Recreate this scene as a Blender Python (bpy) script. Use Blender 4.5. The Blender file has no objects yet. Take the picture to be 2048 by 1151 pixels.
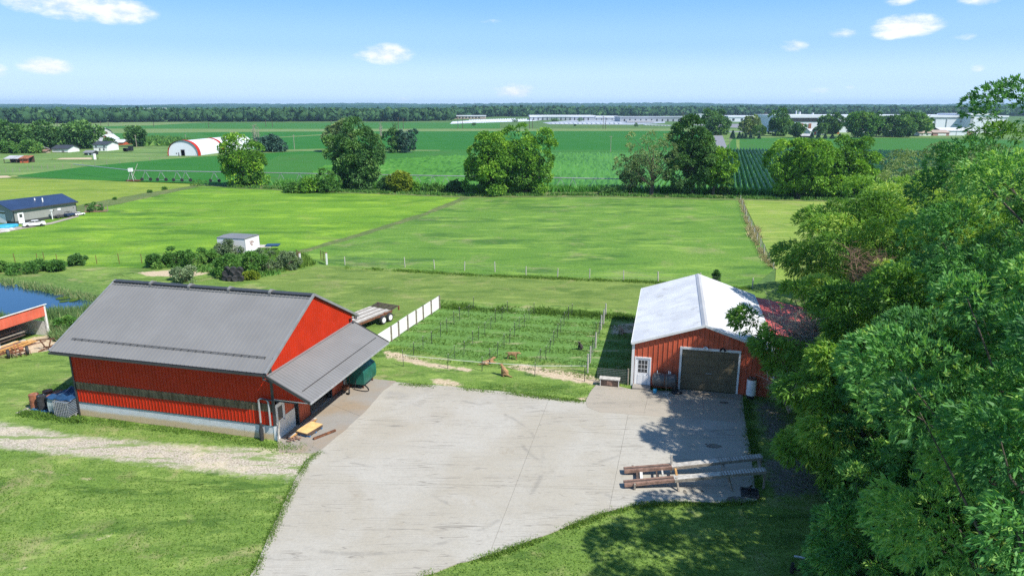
import bpy, bmesh, math, random
import numpy as np
from mathutils import Vector, Matrix

S = bpy.context.scene
C = S.collection
PI = math.pi
rnd = random.Random(7)

# ------------------------------------------------------------ camera
CAM_H = 18.5
PITCH = math.atan((575.5 - 214) / 1365.0)
FPX = 1365.0
cd = bpy.data.cameras.new('camera'); cam = bpy.data.objects.new('camera', cd); C.objects.link(cam)
cam.location = (0, 0, CAM_H); cam.rotation_euler = (PI / 2 - PITCH, 0, 0)
cd.sensor_width = 36; cd.lens = 36 * FPX / 2048; cd.clip_start = 0.3; cd.clip_end = 30000
S.camera = cam

# ------------------------------------------------------------ world, sun, exposure
SUN_EL = math.radians(49.6)
SUN_AZ = math.radians(124.8)          # clockwise from +Y
SKY_STRENGTH = 0.10
W = bpy.data.worlds.new('World'); S.world = W; W.use_nodes = True
wn, wl = W.node_tree.nodes, W.node_tree.links
wn.clear()
def G(x, y, z=0.0):                   # photograph pixel -> point on the level z (used only to survey the site)
    u = (x - 1024) / FPX; v = (y - 575.5) / FPX
    c, s = math.cos(PITCH), math.sin(PITCH)
    d = (u, c - v * s, -(v * c + s)); t = (z - CAM_H) / d[2]
    return Vector((d[0] * t, d[1] * t, z))
def sky_nodes():
    out = wn.new('ShaderNodeOutputWorld'); bg = wn.new('ShaderNodeBackground')
    sky = wn.new('ShaderNodeTexSky'); sky.sky_type = 'NISHITA'; sky.sun_disc = False
    sky.sun_elevation = SUN_EL; sky.sun_rotation = SUN_AZ
    sky.altitude = 200; sky.air_density = 1.25; sky.dust_density = 0.6; sky.ozone_density = 2.2
    tc = wn.new('ShaderNodeTexCoord'); sep = wn.new('ShaderNodeSeparateXYZ')
    wl.new(tc.outputs['Generated'], sep.inputs[0])
    def m(op, a, b=None, c=None):
        n = wn.new('ShaderNodeMath'); n.operation = op
        for i, v in enumerate((a, b, c)):
            if v is None: continue
            if isinstance(v, (int, float)): n.inputs[i].default_value = v
            else: wl.new(v, n.inputs[i])
        return n.outputs[0]
    az = m('ARCTAN2', sep.outputs[0], sep.outputs[1]); el = m('ARCSINE', sep.outputs[2])
    cmb = wn.new('ShaderNodeCombineXYZ')
    wl.new(m('MULTIPLY', az, 1.0), cmb.inputs[0]); wl.new(m('MULTIPLY', el, 2.2), cmb.inputs[1])
    n1 = wn.new('ShaderNodeTexNoise'); n1.inputs['Scale'].default_value = 34; n1.inputs['Detail'].default_value = 9; n1.inputs['Roughness'].default_value = .62
    wl.new(cmb.outputs[0], n1.inputs['Vector'])
    n2 = wn.new('ShaderNodeTexNoise'); n2.inputs['Scale'].default_value = 9; n2.inputs['Detail'].default_value = 3
    wl.new(cmb.outputs[0], n2.inputs['Vector'])
    # x, y, half width, half height (pixels of the photograph), strength
    clouds = [(140, 8, 90, 26, 1.1), (230, 22, 85, 22, .95), (55, 2, 60, 18, .9), (92, 132, 58, 15, 1.0), (-12, 142, 30, 14, .8), (775, 108, 56, 20, 1.0),
              (725, 113, 28, 9, .5), (1028, 182, 46, 15, .9), (992, 43, 34, 5, .45), (1815, 52, 74, 20, 1.15), (1790, 66, 50, 12, .9),
              (1588, 92, 30, 12, .75), (1686, 68, 34, 9, .7), (1802, 0, 36, 11, .9), (1960, 0, 46, 9, .8), (1925, 74, 34, 7, .4),
              (1640, 181, 26, 6, .42), (1700, 176, 20, 6, .4), (1955, 137, 18, 7, .42), (1955, 192, 16, 5, .45), (800, 197, 26, 7, .38), (150, 208, 40, 5, .4),
              (-260, 60, 120, 26, 1.0), (2330, 90, 120, 28, 1.0), (430, -160, 130, 34, 1.0), (1100, -220, 150, 40, 1.0)]
    tot = None
    for x, y, w, h, k in clouds:
        d = (G(x, y, -1000) - Vector((0, 0, CAM_H))) if y > 300 else None
        u = (x - 1024) / FPX; v = (y - 575.5) / FPX
        c, s = math.cos(PITCH), math.sin(PITCH)
        dv = Vector((u, c - v * s, -(v * c + s))).normalized()
        a0 = math.atan2(dv.x, dv.y); e0 = math.asin(dv.z)
        wa = w / FPX * math.cos(math.atan(u)) ** 2 * 1.15; ha = h / FPX * 1.15
        da = m('DIVIDE', m('SUBTRACT', az, a0), wa); de = m('DIVIDE', m('SUBTRACT', el, e0), ha)
        r = m('ADD', m('MULTIPLY', da, da), m('MULTIPLY', de, de))
        f = m('MULTIPLY', m('SUBTRACT', 1.0, m('MINIMUM', r, 1.0)), k)
        tot = f if tot is None else m('MAXIMUM', tot, f)
    nz = m('ADD', m('MULTIPLY', m('SUBTRACT', n1.outputs[0], .5), 1.7), m('MULTIPLY', m('SUBTRACT', n2.outputs[0], .5), .9))
    val = m('ADD', tot, m('MULTIPLY', nz, m('MINIMUM', m('MULTIPLY', tot, 3.0), 1.0)))
    mr = wn.new('ShaderNodeMapRange'); mr.interpolation_type = 'SMOOTHSTEP'
    wl.new(val, mr.inputs[0]); mr.inputs[1].default_value = .12; mr.inputs[2].default_value = 1.15; mr.inputs[4].default_value = .96
    mix = wn.new('ShaderNodeMix'); mix.data_type = 'RGBA'
    # the low sky of the photograph is a clean pale blue: tint the physical sky slightly towards it
    tint = wn.new('ShaderNodeMix'); tint.data_type = 'RGBA'; tint.blend_type = 'MULTIPLY'; tint.inputs[0].default_value = 1
    tint.inputs[7].default_value = SKY_TINT
    wl.new(sky.outputs[0], tint.inputs[6])
    # clear blue summer air: pale at the horizon, deepening towards the zenith, laid over the physical sky on the whole dome
    cr = wn.new('ShaderNodeValToRGB'); e = cr.color_ramp; e.interpolation = 'EASE'
    k = .80 / SKY_STRENGTH
    stops = [(0.0, (.72, .98, 1.34)), (.035, (.54, .80, 1.20)), (.085, (.31, .60, 1.10)), (.15, (.17, .47, 1.0)), (.35, (.12, .30, .66)), (1.0, (.08, .19, .42))]
    while len(e.elements) < len(stops): e.elements.new(.5)
    for el_, (p, c3) in zip(e.elements, stops): el_.position = p; el_.color = (*c3, 1)
    wl.new(m('MAXIMUM', sep.outputs[2], 0.0), cr.inputs[0])
    sc_ = wn.new('ShaderNodeMix'); sc_.data_type = 'RGBA'; sc_.blend_type = 'MULTIPLY'; sc_.inputs[0].default_value = 1; sc_.inputs[7].default_value = (k, k, k, 1)
    wl.new(cr.outputs[0], sc_.inputs[6])
    mx = wn.new('ShaderNodeMix'); mx.data_type = 'RGBA'; mx.inputs[0].default_value = .8
    wl.new(tint.outputs[2], mx.inputs[6]); wl.new(sc_.outputs[2], mx.inputs[7])
    wl.new(mr.outputs[0], mix.inputs[0]); wl.new(mx.outputs[2], mix.inputs[6]); cm = wn.new('ShaderNodeMix'); cm.data_type = 'RGBA'; cm.inputs[6].default_value = (6.3, 6.7, 7.6, 1); cm.inputs[7].default_value = (8.0, 8.05, 8.2, 1)
    cf = wn.new('ShaderNodeMapRange'); wl.new(n1.outputs[0], cf.inputs[0]); cf.inputs[1].default_value = .36; cf.inputs[2].default_value = .58; wl.new(cf.outputs[0], cm.inputs[0]); wl.new(cm.outputs[2], mix.inputs[7])
    wl.new(mix.outputs[2], bg.inputs[0]); bg.inputs[1].default_value = SKY_STRENGTH
    wl.new(bg.outputs[0], out.inputs[0])
SKY_TINT = (1.0, 1.0, 1.0, 1)
sky_nodes()
sd = bpy.data.lights.new('sun', 'SUN'); sun = bpy.data.objects.new('sun', sd); C.objects.link(sun)
sd.energy = 4.6; sd.angle = math.radians(.55); sd.color = (1.0, .955, .88)
sdir = Vector((math.sin(SUN_AZ) * math.cos(SUN_EL), math.cos(SUN_AZ) * math.cos(SUN_EL), math.sin(SUN_EL)))
sun.rotation_euler = sdir.to_track_quat('Z', 'Y').to_euler(); sun.location = (40, -30, 60)
S.view_settings.view_transform = 'Standard'; S.view_settings.look = 'None'; S.view_settings.gamma = 1
S.view_settings.exposure = 0.56; S.view_settings.use_curve_mapping = False
S.render.engine = 'CYCLES'
S.cycles.max_bounces = 6; S.cycles.diffuse_bounces = 3; S.cycles.transparent_max_bounces = 6; S.cycles.volume_bounces = 0
S.cycles.use_denoising = False

# ------------------------------------------------------------ materials
def srgb(r, g, b):
    f = lambda c: (c / 255 / 12.92) if c / 255 <= .04045 else ((c / 255 + .055) / 1.055) ** 2.4
    return (f(r), f(g), f(b), 1)
class NT:
    def __init__(s, name):
        s.m = bpy.data.materials.new(name); s.m.use_nodes = True
        s.n, s.l = s.m.node_tree.nodes, s.m.node_tree.links
        s.b = s.n['Principled BSDF']; s.out = s.n['Material Output']
        s._c = {}
    def put(s, sock, v):
        if isinstance(v, (int, float, tuple, list)): sock.default_value = v
        elif v is not None: s.l.new(v, sock)
    def co(s, kind='Object'):
        if kind not in s._c:
            if kind == 'World': s._c[kind] = s.n.new('ShaderNodeNewGeometry').outputs['Position']
            else: s._c[kind] = s.n.new('ShaderNodeTexCoord').outputs[kind]
        return s._c[kind]
    def mapped(s, vec, scale=(1, 1, 1), rz=0, loc=(0, 0, 0)):
        n = s.n.new('ShaderNodeMapping'); s.l.new(vec, n.inputs[0])
        n.inputs['Scale'].default_value = scale; n.inputs['Rotation'].default_value = (0, 0, rz); n.inputs['Location'].default_value = loc
        return n.outputs[0]
    def noise(s, vec, scale, detail=4, rough=.55, dist=0):
        n = s.n.new('ShaderNodeTexNoise'); s.l.new(vec, n.inputs['Vector'])
        n.inputs['Scale'].default_value = scale; n.inputs['Detail'].default_value = detail
        n.inputs['Roughness'].default_value = rough; n.inputs['Distortion'].default_value = dist
        return n.outputs[0]
    def vor(s, vec, scale, feat='F1', out=0):
        n = s.n.new('ShaderNodeTexVoronoi'); s.l.new(vec, n.inputs['Vector']); n.inputs['Scale'].default_value = scale; n.feature = feat
        return n.outputs[out]
    def wave(s, vec, scale, dist=0, detail=1):
        n = s.n.new('ShaderNodeTexWave'); s.l.new(vec, n.inputs['Vector']); n.inputs['Scale'].default_value = scale
        n.inputs['Distortion'].default_value = dist; n.inputs['Detail'].default_value = detail
        return n.outputs[1]
    def ramp(s, fac, lo, hi, a=0., b=1.):
        n = s.n.new('ShaderNodeMapRange'); n.interpolation_type = 'SMOOTHSTEP'
        s.l.new(fac, n.inputs[0]); n.inputs[1].default_value = lo; n.inputs[2].default_value = hi; n.inputs[3].default_value = a; n.inputs[4].default_value = b
        return n.outputs[0]
    def math(s, op, a, b=None):
        n = s.n.new('ShaderNodeMath'); n.operation = op; s.put(n.inputs[0], a)
        if b is not None: s.put(n.inputs[1], b)
        return n.outputs[0]
    def mix(s, f, a, b, mode='MIX'):
        n = s.n.new('ShaderNodeMix'); n.data_type = 'RGBA'; n.blend_type = mode
        s.put(n.inputs[0], f); s.put(n.inputs[6], a); s.put(n.inputs[7], b); return n.outputs[2]
    def attr(s, name):
        n = s.n.new('ShaderNodeAttribute'); n.attribute_name = name; return n.outputs['Fac']
    def bump(s, h, strength=.3, dist=.02):
        n = s.n.new('ShaderNodeBump'); s.l.new(h, n.inputs['Height']); n.inputs['Strength'].default_value = strength; n.inputs['Distance'].default_value = dist
        s.l.new(n.outputs[0], s.b.inputs['Normal'])
    def fin(s, col, rough=.8, metal=0., spec=.5):
        s.put(s.b.inputs['Base Color'], col); s.put(s.b.inputs['Roughness'], rough); s.put(s.b.inputs['Metallic'], metal)
        s.b.inputs['Specular IOR Level'].default_value = spec
        return s.m
def paint(name, col, rough=.5, var=.12, scale=3., dirt=None, dirt_amt=.25, metal=0., bump=0., spec=.5):
    t = NT(name); o = t.co('Object')
    n = t.noise(o, scale, 6, .6)
    dark = tuple(c * (1 - var * 1.6) for c in col[:3]) + (1,); light = tuple(min(1, c * (1 + var)) for c in col[:3]) + (1,)
    c = t.mix(t.ramp(n, .3, .7), dark, light)
    if dirt:
        n2 = t.noise(t.mapped(o, (1, 1, .35)), scale * 1.7, 8, .7)
        c = t.mix(t.ramp(n2, .52, .78, 0, dirt_amt * 2.2), c, dirt)
    if bump: t.bump(t.noise(o, scale * 8, 4), bump, .02)
    return t.fin(c, rough, metal, spec)

M = {}
RUST = (.16, .065, .03, 1)
M['red_front'] = paint('red_steel', (.45, .028, .008, 1), .5, .08, .9, (.35, .05, .02, 1), .10, spec=.2)
M['red_gable'] = M['red_front']
M['red_faded'] = paint('faded_red_steel', (.54, .115, .055, 1), .5, .14, .8, (.62, .25, .17, 1), .3, spec=.25)
M['red_shed'] = paint('salmon_red_steel', (.62, .13, .075, 1), .5, .1, .9, (.65, .28, .2, 1), .25)
M['roof_grey'] = paint('grey_steel_roof', (.200, .197, .192, 1), .42, .05, .45, (.19, .185, .175, 1), .10, metal=.0)
M['roof_white'] = paint('white_steel_roof', (.66, .665, .675, 1), .42, .08, .5, (.42, .41, .38, 1), .4)
M['roof_red'] = paint('red_steel_roof', (.68, .15, .14, 1), .5, .1, .7, (.6, .25, .22, 1), .3)
M['trim_dark'] = paint('charcoal_trim', (.045, .047, .05, 1), .5, .1, 2)
M['trim_grey'] = paint('grey_trim', (.22, .225, .23, 1), .45, .08, 2)
M['white'] = paint('white_paint', (.78, .78, .76, 1), .5, .05, 2, (.45, .42, .36, 1), .2)
M['white_clean'] = paint('clean_white', (.8, .8, .8, 1), .4, .03, 2)
M['white_wood'] = paint('weathered_white_wood', (.68, .66, .62, 1), .8, .1, 5, (.3, .27, .22, 1), .5)
M['wood_grey'] = paint('weathered_grey_wood', (.27, .235, .19, 1), .85, .22, 6, (.1, .08, .06, 1), .5, bump=.3)
M['wood_pale'] = paint('pale_grey_wood', (.50, .47, .42, 1), .85, .2, 5, (.2, .17, .13, 1), .45, bump=.3)
M['wood_brown'] = paint('brown_plank', (.27, .165, .12, 1), .8, .25, 5, (.16, .06, .035, 1), .5, bump=.3)
M['wood_new'] = paint('fresh_plywood', (.72, .47, .20, 1), .7, .12, 4, (.5, .3, .12, 1), .3)
M['wood_orange'] = paint('orange_board', (.55, .30, .10, 1), .75, .2, 4, (.3, .15, .06, 1), .4)
M['wood_dark'] = paint('dark_wood', (.09, .06, .045, 1), .8, .3, 6, (.3, .2, .14, 1), .3)
M['rust'] = paint('rusty_iron', RUST, .85, .45, 5, (.05, .03, .025, 1), .5, bump=.3)
M['rust_light'] = paint('orange_rust', (.33, .12, .055, 1), .8, .3, 3, (.16, .06, .04, 1), .5)
M['rubber'] = paint('tyre_rubber', (.028, .028, .03, 1), .75, .3, 6, (.12, .11, .1, 1), .15)
M['black'] = paint('black_plastic', (.018, .018, .02, 1), .5, .2, 4, (.1, .1, .1, 1), .15)
M['steel'] = paint('galvanised_steel', (.42, .43, .44, 1), .45, .12, 4, (.25, .22, .2, 1), .2, metal=.35)
M['tank_green'] = paint('green_tank_paint', (.012, .115, .085, 1), .4, .18, 1.4, (.03, .17, .16, 1), .4)
M['tank_grey'] = paint('oil_tank_grey', (.085, .09, .09, 1), .5, .2, 2, (.2, .17, .14, 1), .3)
M['tarp_blue'] = paint('blue_tarp', (.015, .055, .13, 1), .45, .25, 3, (.05, .12, .22, 1), .3)
M['pallet_blue'] = paint('blue_pallet', (.04, .17, .36, 1), .7, .2, 4)
M['tote'] = paint('milky_tote_plastic', (.36, .42, .42, 1), .4, .15, 3, (.2, .22, .2, 1), .3)
M['tote_dark'] = paint('dark_tote_plastic', (.05, .09, .14, 1), .4, .3, 5, (.25, .3, .32, 1), .4)
M['glass'] = paint('window_glass', (.05, .055, .06, 1), .12, .2, 1)
M['dark_in'] = paint('dark_interior', (.035, .032, .03, 1), .9, .2, 2)
M['door_brown'] = paint('brown_door', (.16, .125, .07, 1), .6, .12, 1.5, (.13, .115, .09, 1), .2)
M['navy_roof'] = paint('navy_steel_roof', (.024, .045, .105, 1), .4, .1, .5)
M['grey_wall'] = paint('grey_steel_wall', (.27, .275, .26, 1), .5, .06, .6)
M['car_white'] = paint('white_car_paint', (.82, .82, .82, 1), .25, .02, 1)
M['car_dark'] = paint('dark_blue_paint', (.02, .04, .1, 1), .3, .15, 2)
M['pool_blue'] = paint('blue_vinyl', (.05, .40, .62, 1), .4, .12, 2)
M['bark'] = paint('bark', (.11, .085, .065, 1), .9, .35, 5, (.2, .17, .14, 1), .3, bump=.5)
M['bark_pale'] = paint('pale_dead_wood', (.36, .31, .26, 1), .9, .2, 5)
M['twig_brown'] = paint('dead_brown_twigs', (.24, .15, .10, 1), .9, .3, 3)
M['pink_brick'] = paint('pinkish_brick', (.40, .22, .19, 1), .85, .12, 1)
M['far_white'] = paint('far_white_steel', (.70, .73, .78, 1), .5, .04, .05)
M['far_grey'] = paint('far_grey_steel', (.36, .39, .42, 1), .5, .06, .05)
M['far_tan'] = paint('far_tan_wall', (.42, .33, .27, 1), .7, .08, .05)
M['asphalt'] = paint('old_asphalt', (.22, .22, .24, 1), .85, .1, .3)
M['silver_roof'] = paint('silver_roof', (.45, .45, .46, 1), .5, .1, .3)
M['fur_gold'] = paint('golden_fur', (.36, .21, .10, 1), .9, .3, 9, (.52, .38, .22, 1), .3, bump=.4)
M['fur_dark'] = paint('black_and_white_fur', (.03, .028, .026, 1), .9, .3, 9, (.55, .5, .45, 1), .5, bump=.4)
M['fur_pale'] = paint('cream_fur', (.5, .42, .33, 1), .9, .2, 9, bump=.4)
M['rope'] = paint('white_rope', (.7, .7, .68, 1), .7, .1, 5)
M['wire'] = paint('fence_wire', (.20, .20, .20, 1), .6, .1, 5)

def grass_color(t, dark, mid, light, dry=None, dry_amt=.3, fine=1.0, streak=None, seed=0., big=.035, blotch=None):
    w = t.mapped(t.co('World'), (1, 1, 1), 0, (seed, seed * 1.7, 0))
    a = t.noise(w, big, 4, .6, .4); b = t.noise(w, big * 8, 5, .62); f = t.noise(w, 7 * fine, 5, .75)
    c = t.mix(t.ramp(b, .32, .68), mid, light)
    c = t.mix(t.ramp(a, .38, .62, 0, .75), c, mid)
    c = t.mix(t.ramp(f, .36, .64, .72, 0), c, dark)
    if streak is not None:
        ws = t.mapped(t.co('World'), (.05, .8, 1), streak)
        s1 = t.noise(ws, 1.2, 5, .65, .3)
        c = t.mix(t.ramp(s1, .5, .72, 0, .55), c, dark)
        ws2 = t.mapped(t.co('World'), (.035, .55, 1), streak, (7, 3, 0))
        c = t.mix(t.ramp(t.noise(ws2, .9, 5, .6, .3), .52, .72, 0, .5), c, light)
    if blotch:
        wb = t.mapped(t.co('World'), (.35, 1, 1), .1, (seed, 2, 0))
        c = t.mix(t.ramp(t.noise(wb, blotch, 8, .72, .3), .49, .62, 0, .9), c, dark)
        c = t.mix(t.ramp(t.noise(t.mapped(wb, (1, 1, 1), 0, (9, 4, 0)), blotch * 1.7, 8, .74, .2), .51, .63, 0, .85), c, light)
    if dry:
        d = t.noise(w, big * 5, 7, .72, .5)
        c = t.mix(t.ramp(d, .52, .70, 0, dry_amt), c, dry)
    return c, f
LAWN = dict(dark=(.062, .128, .024, 1), mid=(.160, .262, .048, 1), light=(.245, .345, .078, 1), dry=(.34, .31, .15, 1), dry_amt=.75)
def grass_mat(name, dark, mid, light, dry=None, dry_amt=.3, fine=1.0, streak=None, seed=0., big=.035, patches=None, flowers=False, blotch=None):
    t = NT(name)
    c, f = grass_color(t, dark, mid, light, dry, dry_amt, fine, streak, seed, big, blotch)
    if patches:
        w = t.mapped(t.co('World'), (1, 1, 1), 0, (11, 5, 0))
        p = t.noise(w, .32, 8, .68, .3)
        c = t.mix(t.ramp(p, .685, .72), c, patches)
    if flowers:
        w = t.co('World'); v = t.noise(w, 2.6, 3, .8); g = t.noise(w, .06, 3, .5)
        c = t.mix(t.math('MULTIPLY', t.ramp(v, .66, .72), t.ramp(g, .5, .62, 0, .6)), c, (.55, .58, .5, 1))
    t.bump(f, .55, .12)
    return t.fin(c, .95, 0, .15)
M['lawn'] = grass_mat('mown_lawn', fine=1.3, streak=.25, big=.05, blotch=.55, patches=(.50, .42, .28, 1), **LAWN)
def blend_mat(name, make, lo=0., hi=.8, namp=1.6, nscale=1.1):
    """a surface that gives way to the lawn along a ragged edge (attribute edge = metres inside its outline)"""
    t = NT(name)
    g, f = grass_color(t, LAWN['dark'], LAWN['mid'], LAWN['light'], LAWN['dry'], LAWN['dry_amt'], 1.3, .25, 0., .05, .55)
    c, h = make(t)
    w = t.co('World')
    n = t.noise(w, nscale, 8, .72, .2)
    e = t.math('ADD', t.attr('edge'), t.math('MULTIPLY', t.math('SUBTRACT', n, .5), namp * 2))
    k = t.ramp(e, lo, hi)
    col = t.mix(k, g, c)
    t.bump(t.mix(k, f, h), .5, .06)
    return t.fin(col, .95, 0, .15)
def gravel(t):
    w = t.co('World')
    v = t.noise(w, 11, 5, .8); n = t.noise(w, .5, 5, .6)
    c = t.mix(t.ramp(v, .35, .66), (.24, .205, .155, 1), (.62, .565, .475, 1))
    c = t.mix(t.ramp(n, .45, .7, 0, .6), c, (.62, .53, .38, 1))
    ws = t.mapped(w, (.16, .75, 1), .24)
    gz = t.noise(ws, 1.1, 8, .75, .3)
    c = t.mix(t.ramp(gz, .51, .59, 0, .85), c, (.16, .25, .06, 1))
    c = t.mix(t.ramp(t.noise(w, 4, 7, .78), .54, .62, 0, .7), c, (.16, .235, .06, 1))
    return c, v
M['gravel'] = blend_mat('gravel_and_grass', gravel, -.2, .6, .9, 1.6)
def dirt(t):
    w = t.co('World'); v = t.noise(w, 6, 6, .75)
    c = t.mix(t.ramp(v, .3, .7), (.36, .27, .17, 1), (.62, .52, .37, 1)); return c, v
M['dirt'] = blend_mat('sandy_dirt', dirt, .1, .5, .8, 1.3)
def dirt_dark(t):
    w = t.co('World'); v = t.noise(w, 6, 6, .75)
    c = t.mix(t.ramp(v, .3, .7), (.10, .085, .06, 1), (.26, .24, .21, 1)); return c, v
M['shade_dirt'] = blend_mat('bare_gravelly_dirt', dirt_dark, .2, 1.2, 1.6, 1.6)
def weeds(t):
    w = t.co('World'); v = t.noise(w, 5, 6, .75); b = t.noise(t.mapped(w, (.35, 1.2, 1), .2), .55, 5, .6)
    c = t.mix(t.ramp(v, .3, .7), (.055, .13, .03, 1), (.16, .285, .065, 1))
    c = t.mix(t.ramp(b, .42, .62, 0, .7), c, (.12, .24, .05, 1))
    c = t.mix(t.ramp(t.noise(t.mapped(w, (.3, 1.1, 1), .2, (5, 2, 0)), .9, 7, .7), .56, .68, 0, .8), c, (.40, .36, .21, 1))
    return c, v
M['garden'] = blend_mat('garden_weeds', weeds, 0, .8, .5, 1.2)
def rough_bank(t):
    w = t.co('World'); v = t.noise(w, 3, 6, .75); b = t.noise(w, .25, 5, .6)
    c = t.mix(t.ramp(v, .3, .7), (.04, .10, .02, 1), (.17, .27, .06, 1))
    c = t.mix(t.ramp(b, .5, .7, 0, .7), c, (.30, .28, .13, 1)); return c, v
M['bank'] = blend_mat('rough_bank_grass', rough_bank, 0, 1.0, .8, .8)

M['pasture_left'] = grass_mat('bright_pasture', (.062, .155, .018, 1), (.145, .30, .025, 1), (.235, .39, .035, 1), (0.275, 0.288, 0.095, 1), .3, .5, .05, 3., .022, blotch=.11)
M['pasture_right'] = grass_mat('flowering_pasture', (.055, .135, .025, 1), (.125, .255, .035, 1), (.205, .335, .055, 1), (0.275, 0.272, 0.129, 1), .5, .6, None, 9., .028, flowers=True, blotch=.16)
M['mown_strip'] = grass_mat('mown_strip_grass', (0.086, 0.152, 0.030, 1), (0.163, 0.240, 0.052, 1), (0.224, 0.296, 0.069, 1), (0.310, 0.280, 0.129, 1), .5, 1., .15, 5., .05, blotch=.35)
M['mown_right'] = grass_mat('pale_mown_grass', (0.120, 0.208, 0.034, 1), (0.232, 0.336, 0.052, 1), (0.310, 0.376, 0.086, 1), (0.361, 0.320, 0.155, 1), .5, .6, .9, 2., .04, blotch=.14)
M['hay'] = grass_mat('hayfield', (0.120, 0.200, 0.026, 1), (0.206, 0.296, 0.043, 1), (0.267, 0.336, 0.052, 1), (0.284, 0.288, 0.103, 1), .4, .5, .1, 1., .03, blotch=.1)
M['far_pasture'] = grass_mat('far_pasture_grass', (0.077, 0.152, 0.039, 1), (0.146, 0.248, 0.069, 1), (0.206, 0.296, 0.086, 1), (0.327, 0.280, 0.172, 1), .35, .25, .1, 4., .012, blotch=.04)
M['soy'] = grass_mat('soybean_field', (.015, .10, .012, 1), (.026, .155, .017, 1), (.042, .185, .022, 1), None, 0, .35, .1, 6., .008)
M['soy_far'] = grass_mat('far_crop_field', (.028, .12, .02, 1), (.045, .17, .027, 1), (.065, .20, .032, 1), None, 0, .1, .1, 6., .005)
M['pale_far'] = grass_mat('far_pale_grass', (0.103, 0.176, 0.052, 1), (0.163, 0.240, 0.077, 1), (0.215, 0.280, 0.103, 1), (0.310, 0.288, 0.172, 1), .4, .1, .1, 8., .006)
M['verge'] = grass_mat('rough_verge', (0.052, 0.096, 0.026, 1), (0.120, 0.176, 0.052, 1), (0.206, 0.240, 0.086, 1), (0.310, 0.256, 0.138, 1), .7, .8, None, 8., .1)
M['base_ground'] = grass_mat('farmland', (0.052, 0.112, 0.030, 1), (0.086, 0.168, 0.043, 1), (0.129, 0.216, 0.060, 1), None, 0, .1, .1, 8., .003)

M['corn_soil'] = grass_mat('ground_under_corn', (.028, .12, .016, 1), (.042, .16, .022, 1), (.055, .19, .03, 1), (.10, .09, .05, 1), .3, .35, .1, 6., .02)
def leaf_mat(name, dark, light, tip, rough=.5, trans=.34, spec=.4):
    t = NT(name); a = t.attr('tone')
    c = t.mix(t.ramp(a, .0, .62), dark, light); c = t.mix(t.ramp(a, .72, 1.0), c, tip)
    t.fin(c, rough, 0, spec)
    tr = t.n.new('ShaderNodeBsdfTranslucent'); t.l.new(t.mix(1., c, (1.25, 1.2, .55, 1), 'MULTIPLY'), tr.inputs[0])
    ms = t.n.new('ShaderNodeMixShader'); ms.inputs[0].default_value = trans
    t.l.new(t.b.outputs[0], ms.inputs[1]); t.l.new(tr.outputs[0], ms.inputs[2]); t.l.new(ms.outputs[0], t.out.inputs[0])
    return t.m
M['leaf_walnut'] = leaf_mat('walnut_leaves', (0.066, 0.178, 0.030, 1), (0.209, 0.400, 0.060, 1), (0.484, 0.626, 0.130, 1), .5, .36, .22)
M['leaf_locust'] = leaf_mat('locust_leaves', (0.053, 0.171, 0.055, 1), (0.150, 0.366, 0.094, 1), (0.375, 0.590, 0.143, 1), .5, .36, .22)
M['leaf_olive'] = leaf_mat('olive_leaves', (0.094, 0.163, 0.056, 1), (0.213, 0.312, 0.106, 1), (0.362, 0.450, 0.163, 1), .5, .3)
M['leaf_maple'] = leaf_mat('maple_leaves', (0.062, 0.178, 0.028, 1), (0.163, 0.349, 0.039, 1), (0.326, 0.542, 0.054, 1), .55, .3, .25)
M['leaf_dark'] = leaf_mat('dark_leaves', (0.041, 0.118, 0.033, 1), (0.101, 0.227, 0.059, 1), (0.182, 0.336, 0.081, 1), .55, .25, .25)
M['leaf_yellow'] = leaf_mat('yellow_green_leaves', (0.100, 0.170, 0.020, 1), (0.230, 0.310, 0.030, 1), (0.360, 0.420, 0.050, 1), .6, .3, .2)
M['leaf_spruce'] = leaf_mat('spruce_needles', (0.026, 0.078, 0.054, 1), (0.060, 0.138, 0.096, 1), (0.108, 0.204, 0.144, 1), .6, .1, .2)
M['leaf_far'] = leaf_mat('far_leaves', (0.023, 0.064, 0.028, 1), (0.048, 0.118, 0.043, 1), (0.087, 0.174, 0.065, 1), .8, .15, .1)
M['leaf_hill'] = leaf_mat('hill_woods', (0.012, 0.045, 0.030, 1), (0.030, 0.088, 0.048, 1), (0.050, 0.120, 0.060, 1), .9, .0, .05)
M['leaf_bush'] = leaf_mat('bush_leaves', (0.050, 0.138, 0.028, 1), (0.110, 0.259, 0.050, 1), (0.220, 0.363, 0.077, 1), .6, .3, .2)
M['leaf_russian'] = leaf_mat('grey_green_leaves', (0.100, 0.160, 0.080, 1), (0.180, 0.260, 0.130, 1), (0.280, 0.360, 0.200, 1), .6, .25, .2)
M['leaf_reed'] = leaf_mat('reeds', (0.060, 0.140, 0.050, 1), (0.150, 0.260, 0.090, 1), (0.340, 0.360, 0.170, 1), .6, .3, .2)
M['leaf_dry'] = leaf_mat('dry_grass', (0.240, 0.250, 0.100, 1), (0.420, 0.370, 0.190, 1), (0.560, 0.500, 0.320, 1), .8, .2, .1)
M['leaf_grass'] = leaf_mat('grass_blades', (0.060, 0.130, 0.025, 1), (0.160, 0.280, 0.050, 1), (0.280, 0.380, 0.090, 1), .8, .35, .1)
M['leaf_corn'] = leaf_mat('corn_leaves', (0.040, 0.165, 0.020, 1), (0.100, 0.310, 0.040, 1), (0.220, 0.440, 0.110, 1), .5, .25, .3)

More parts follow.
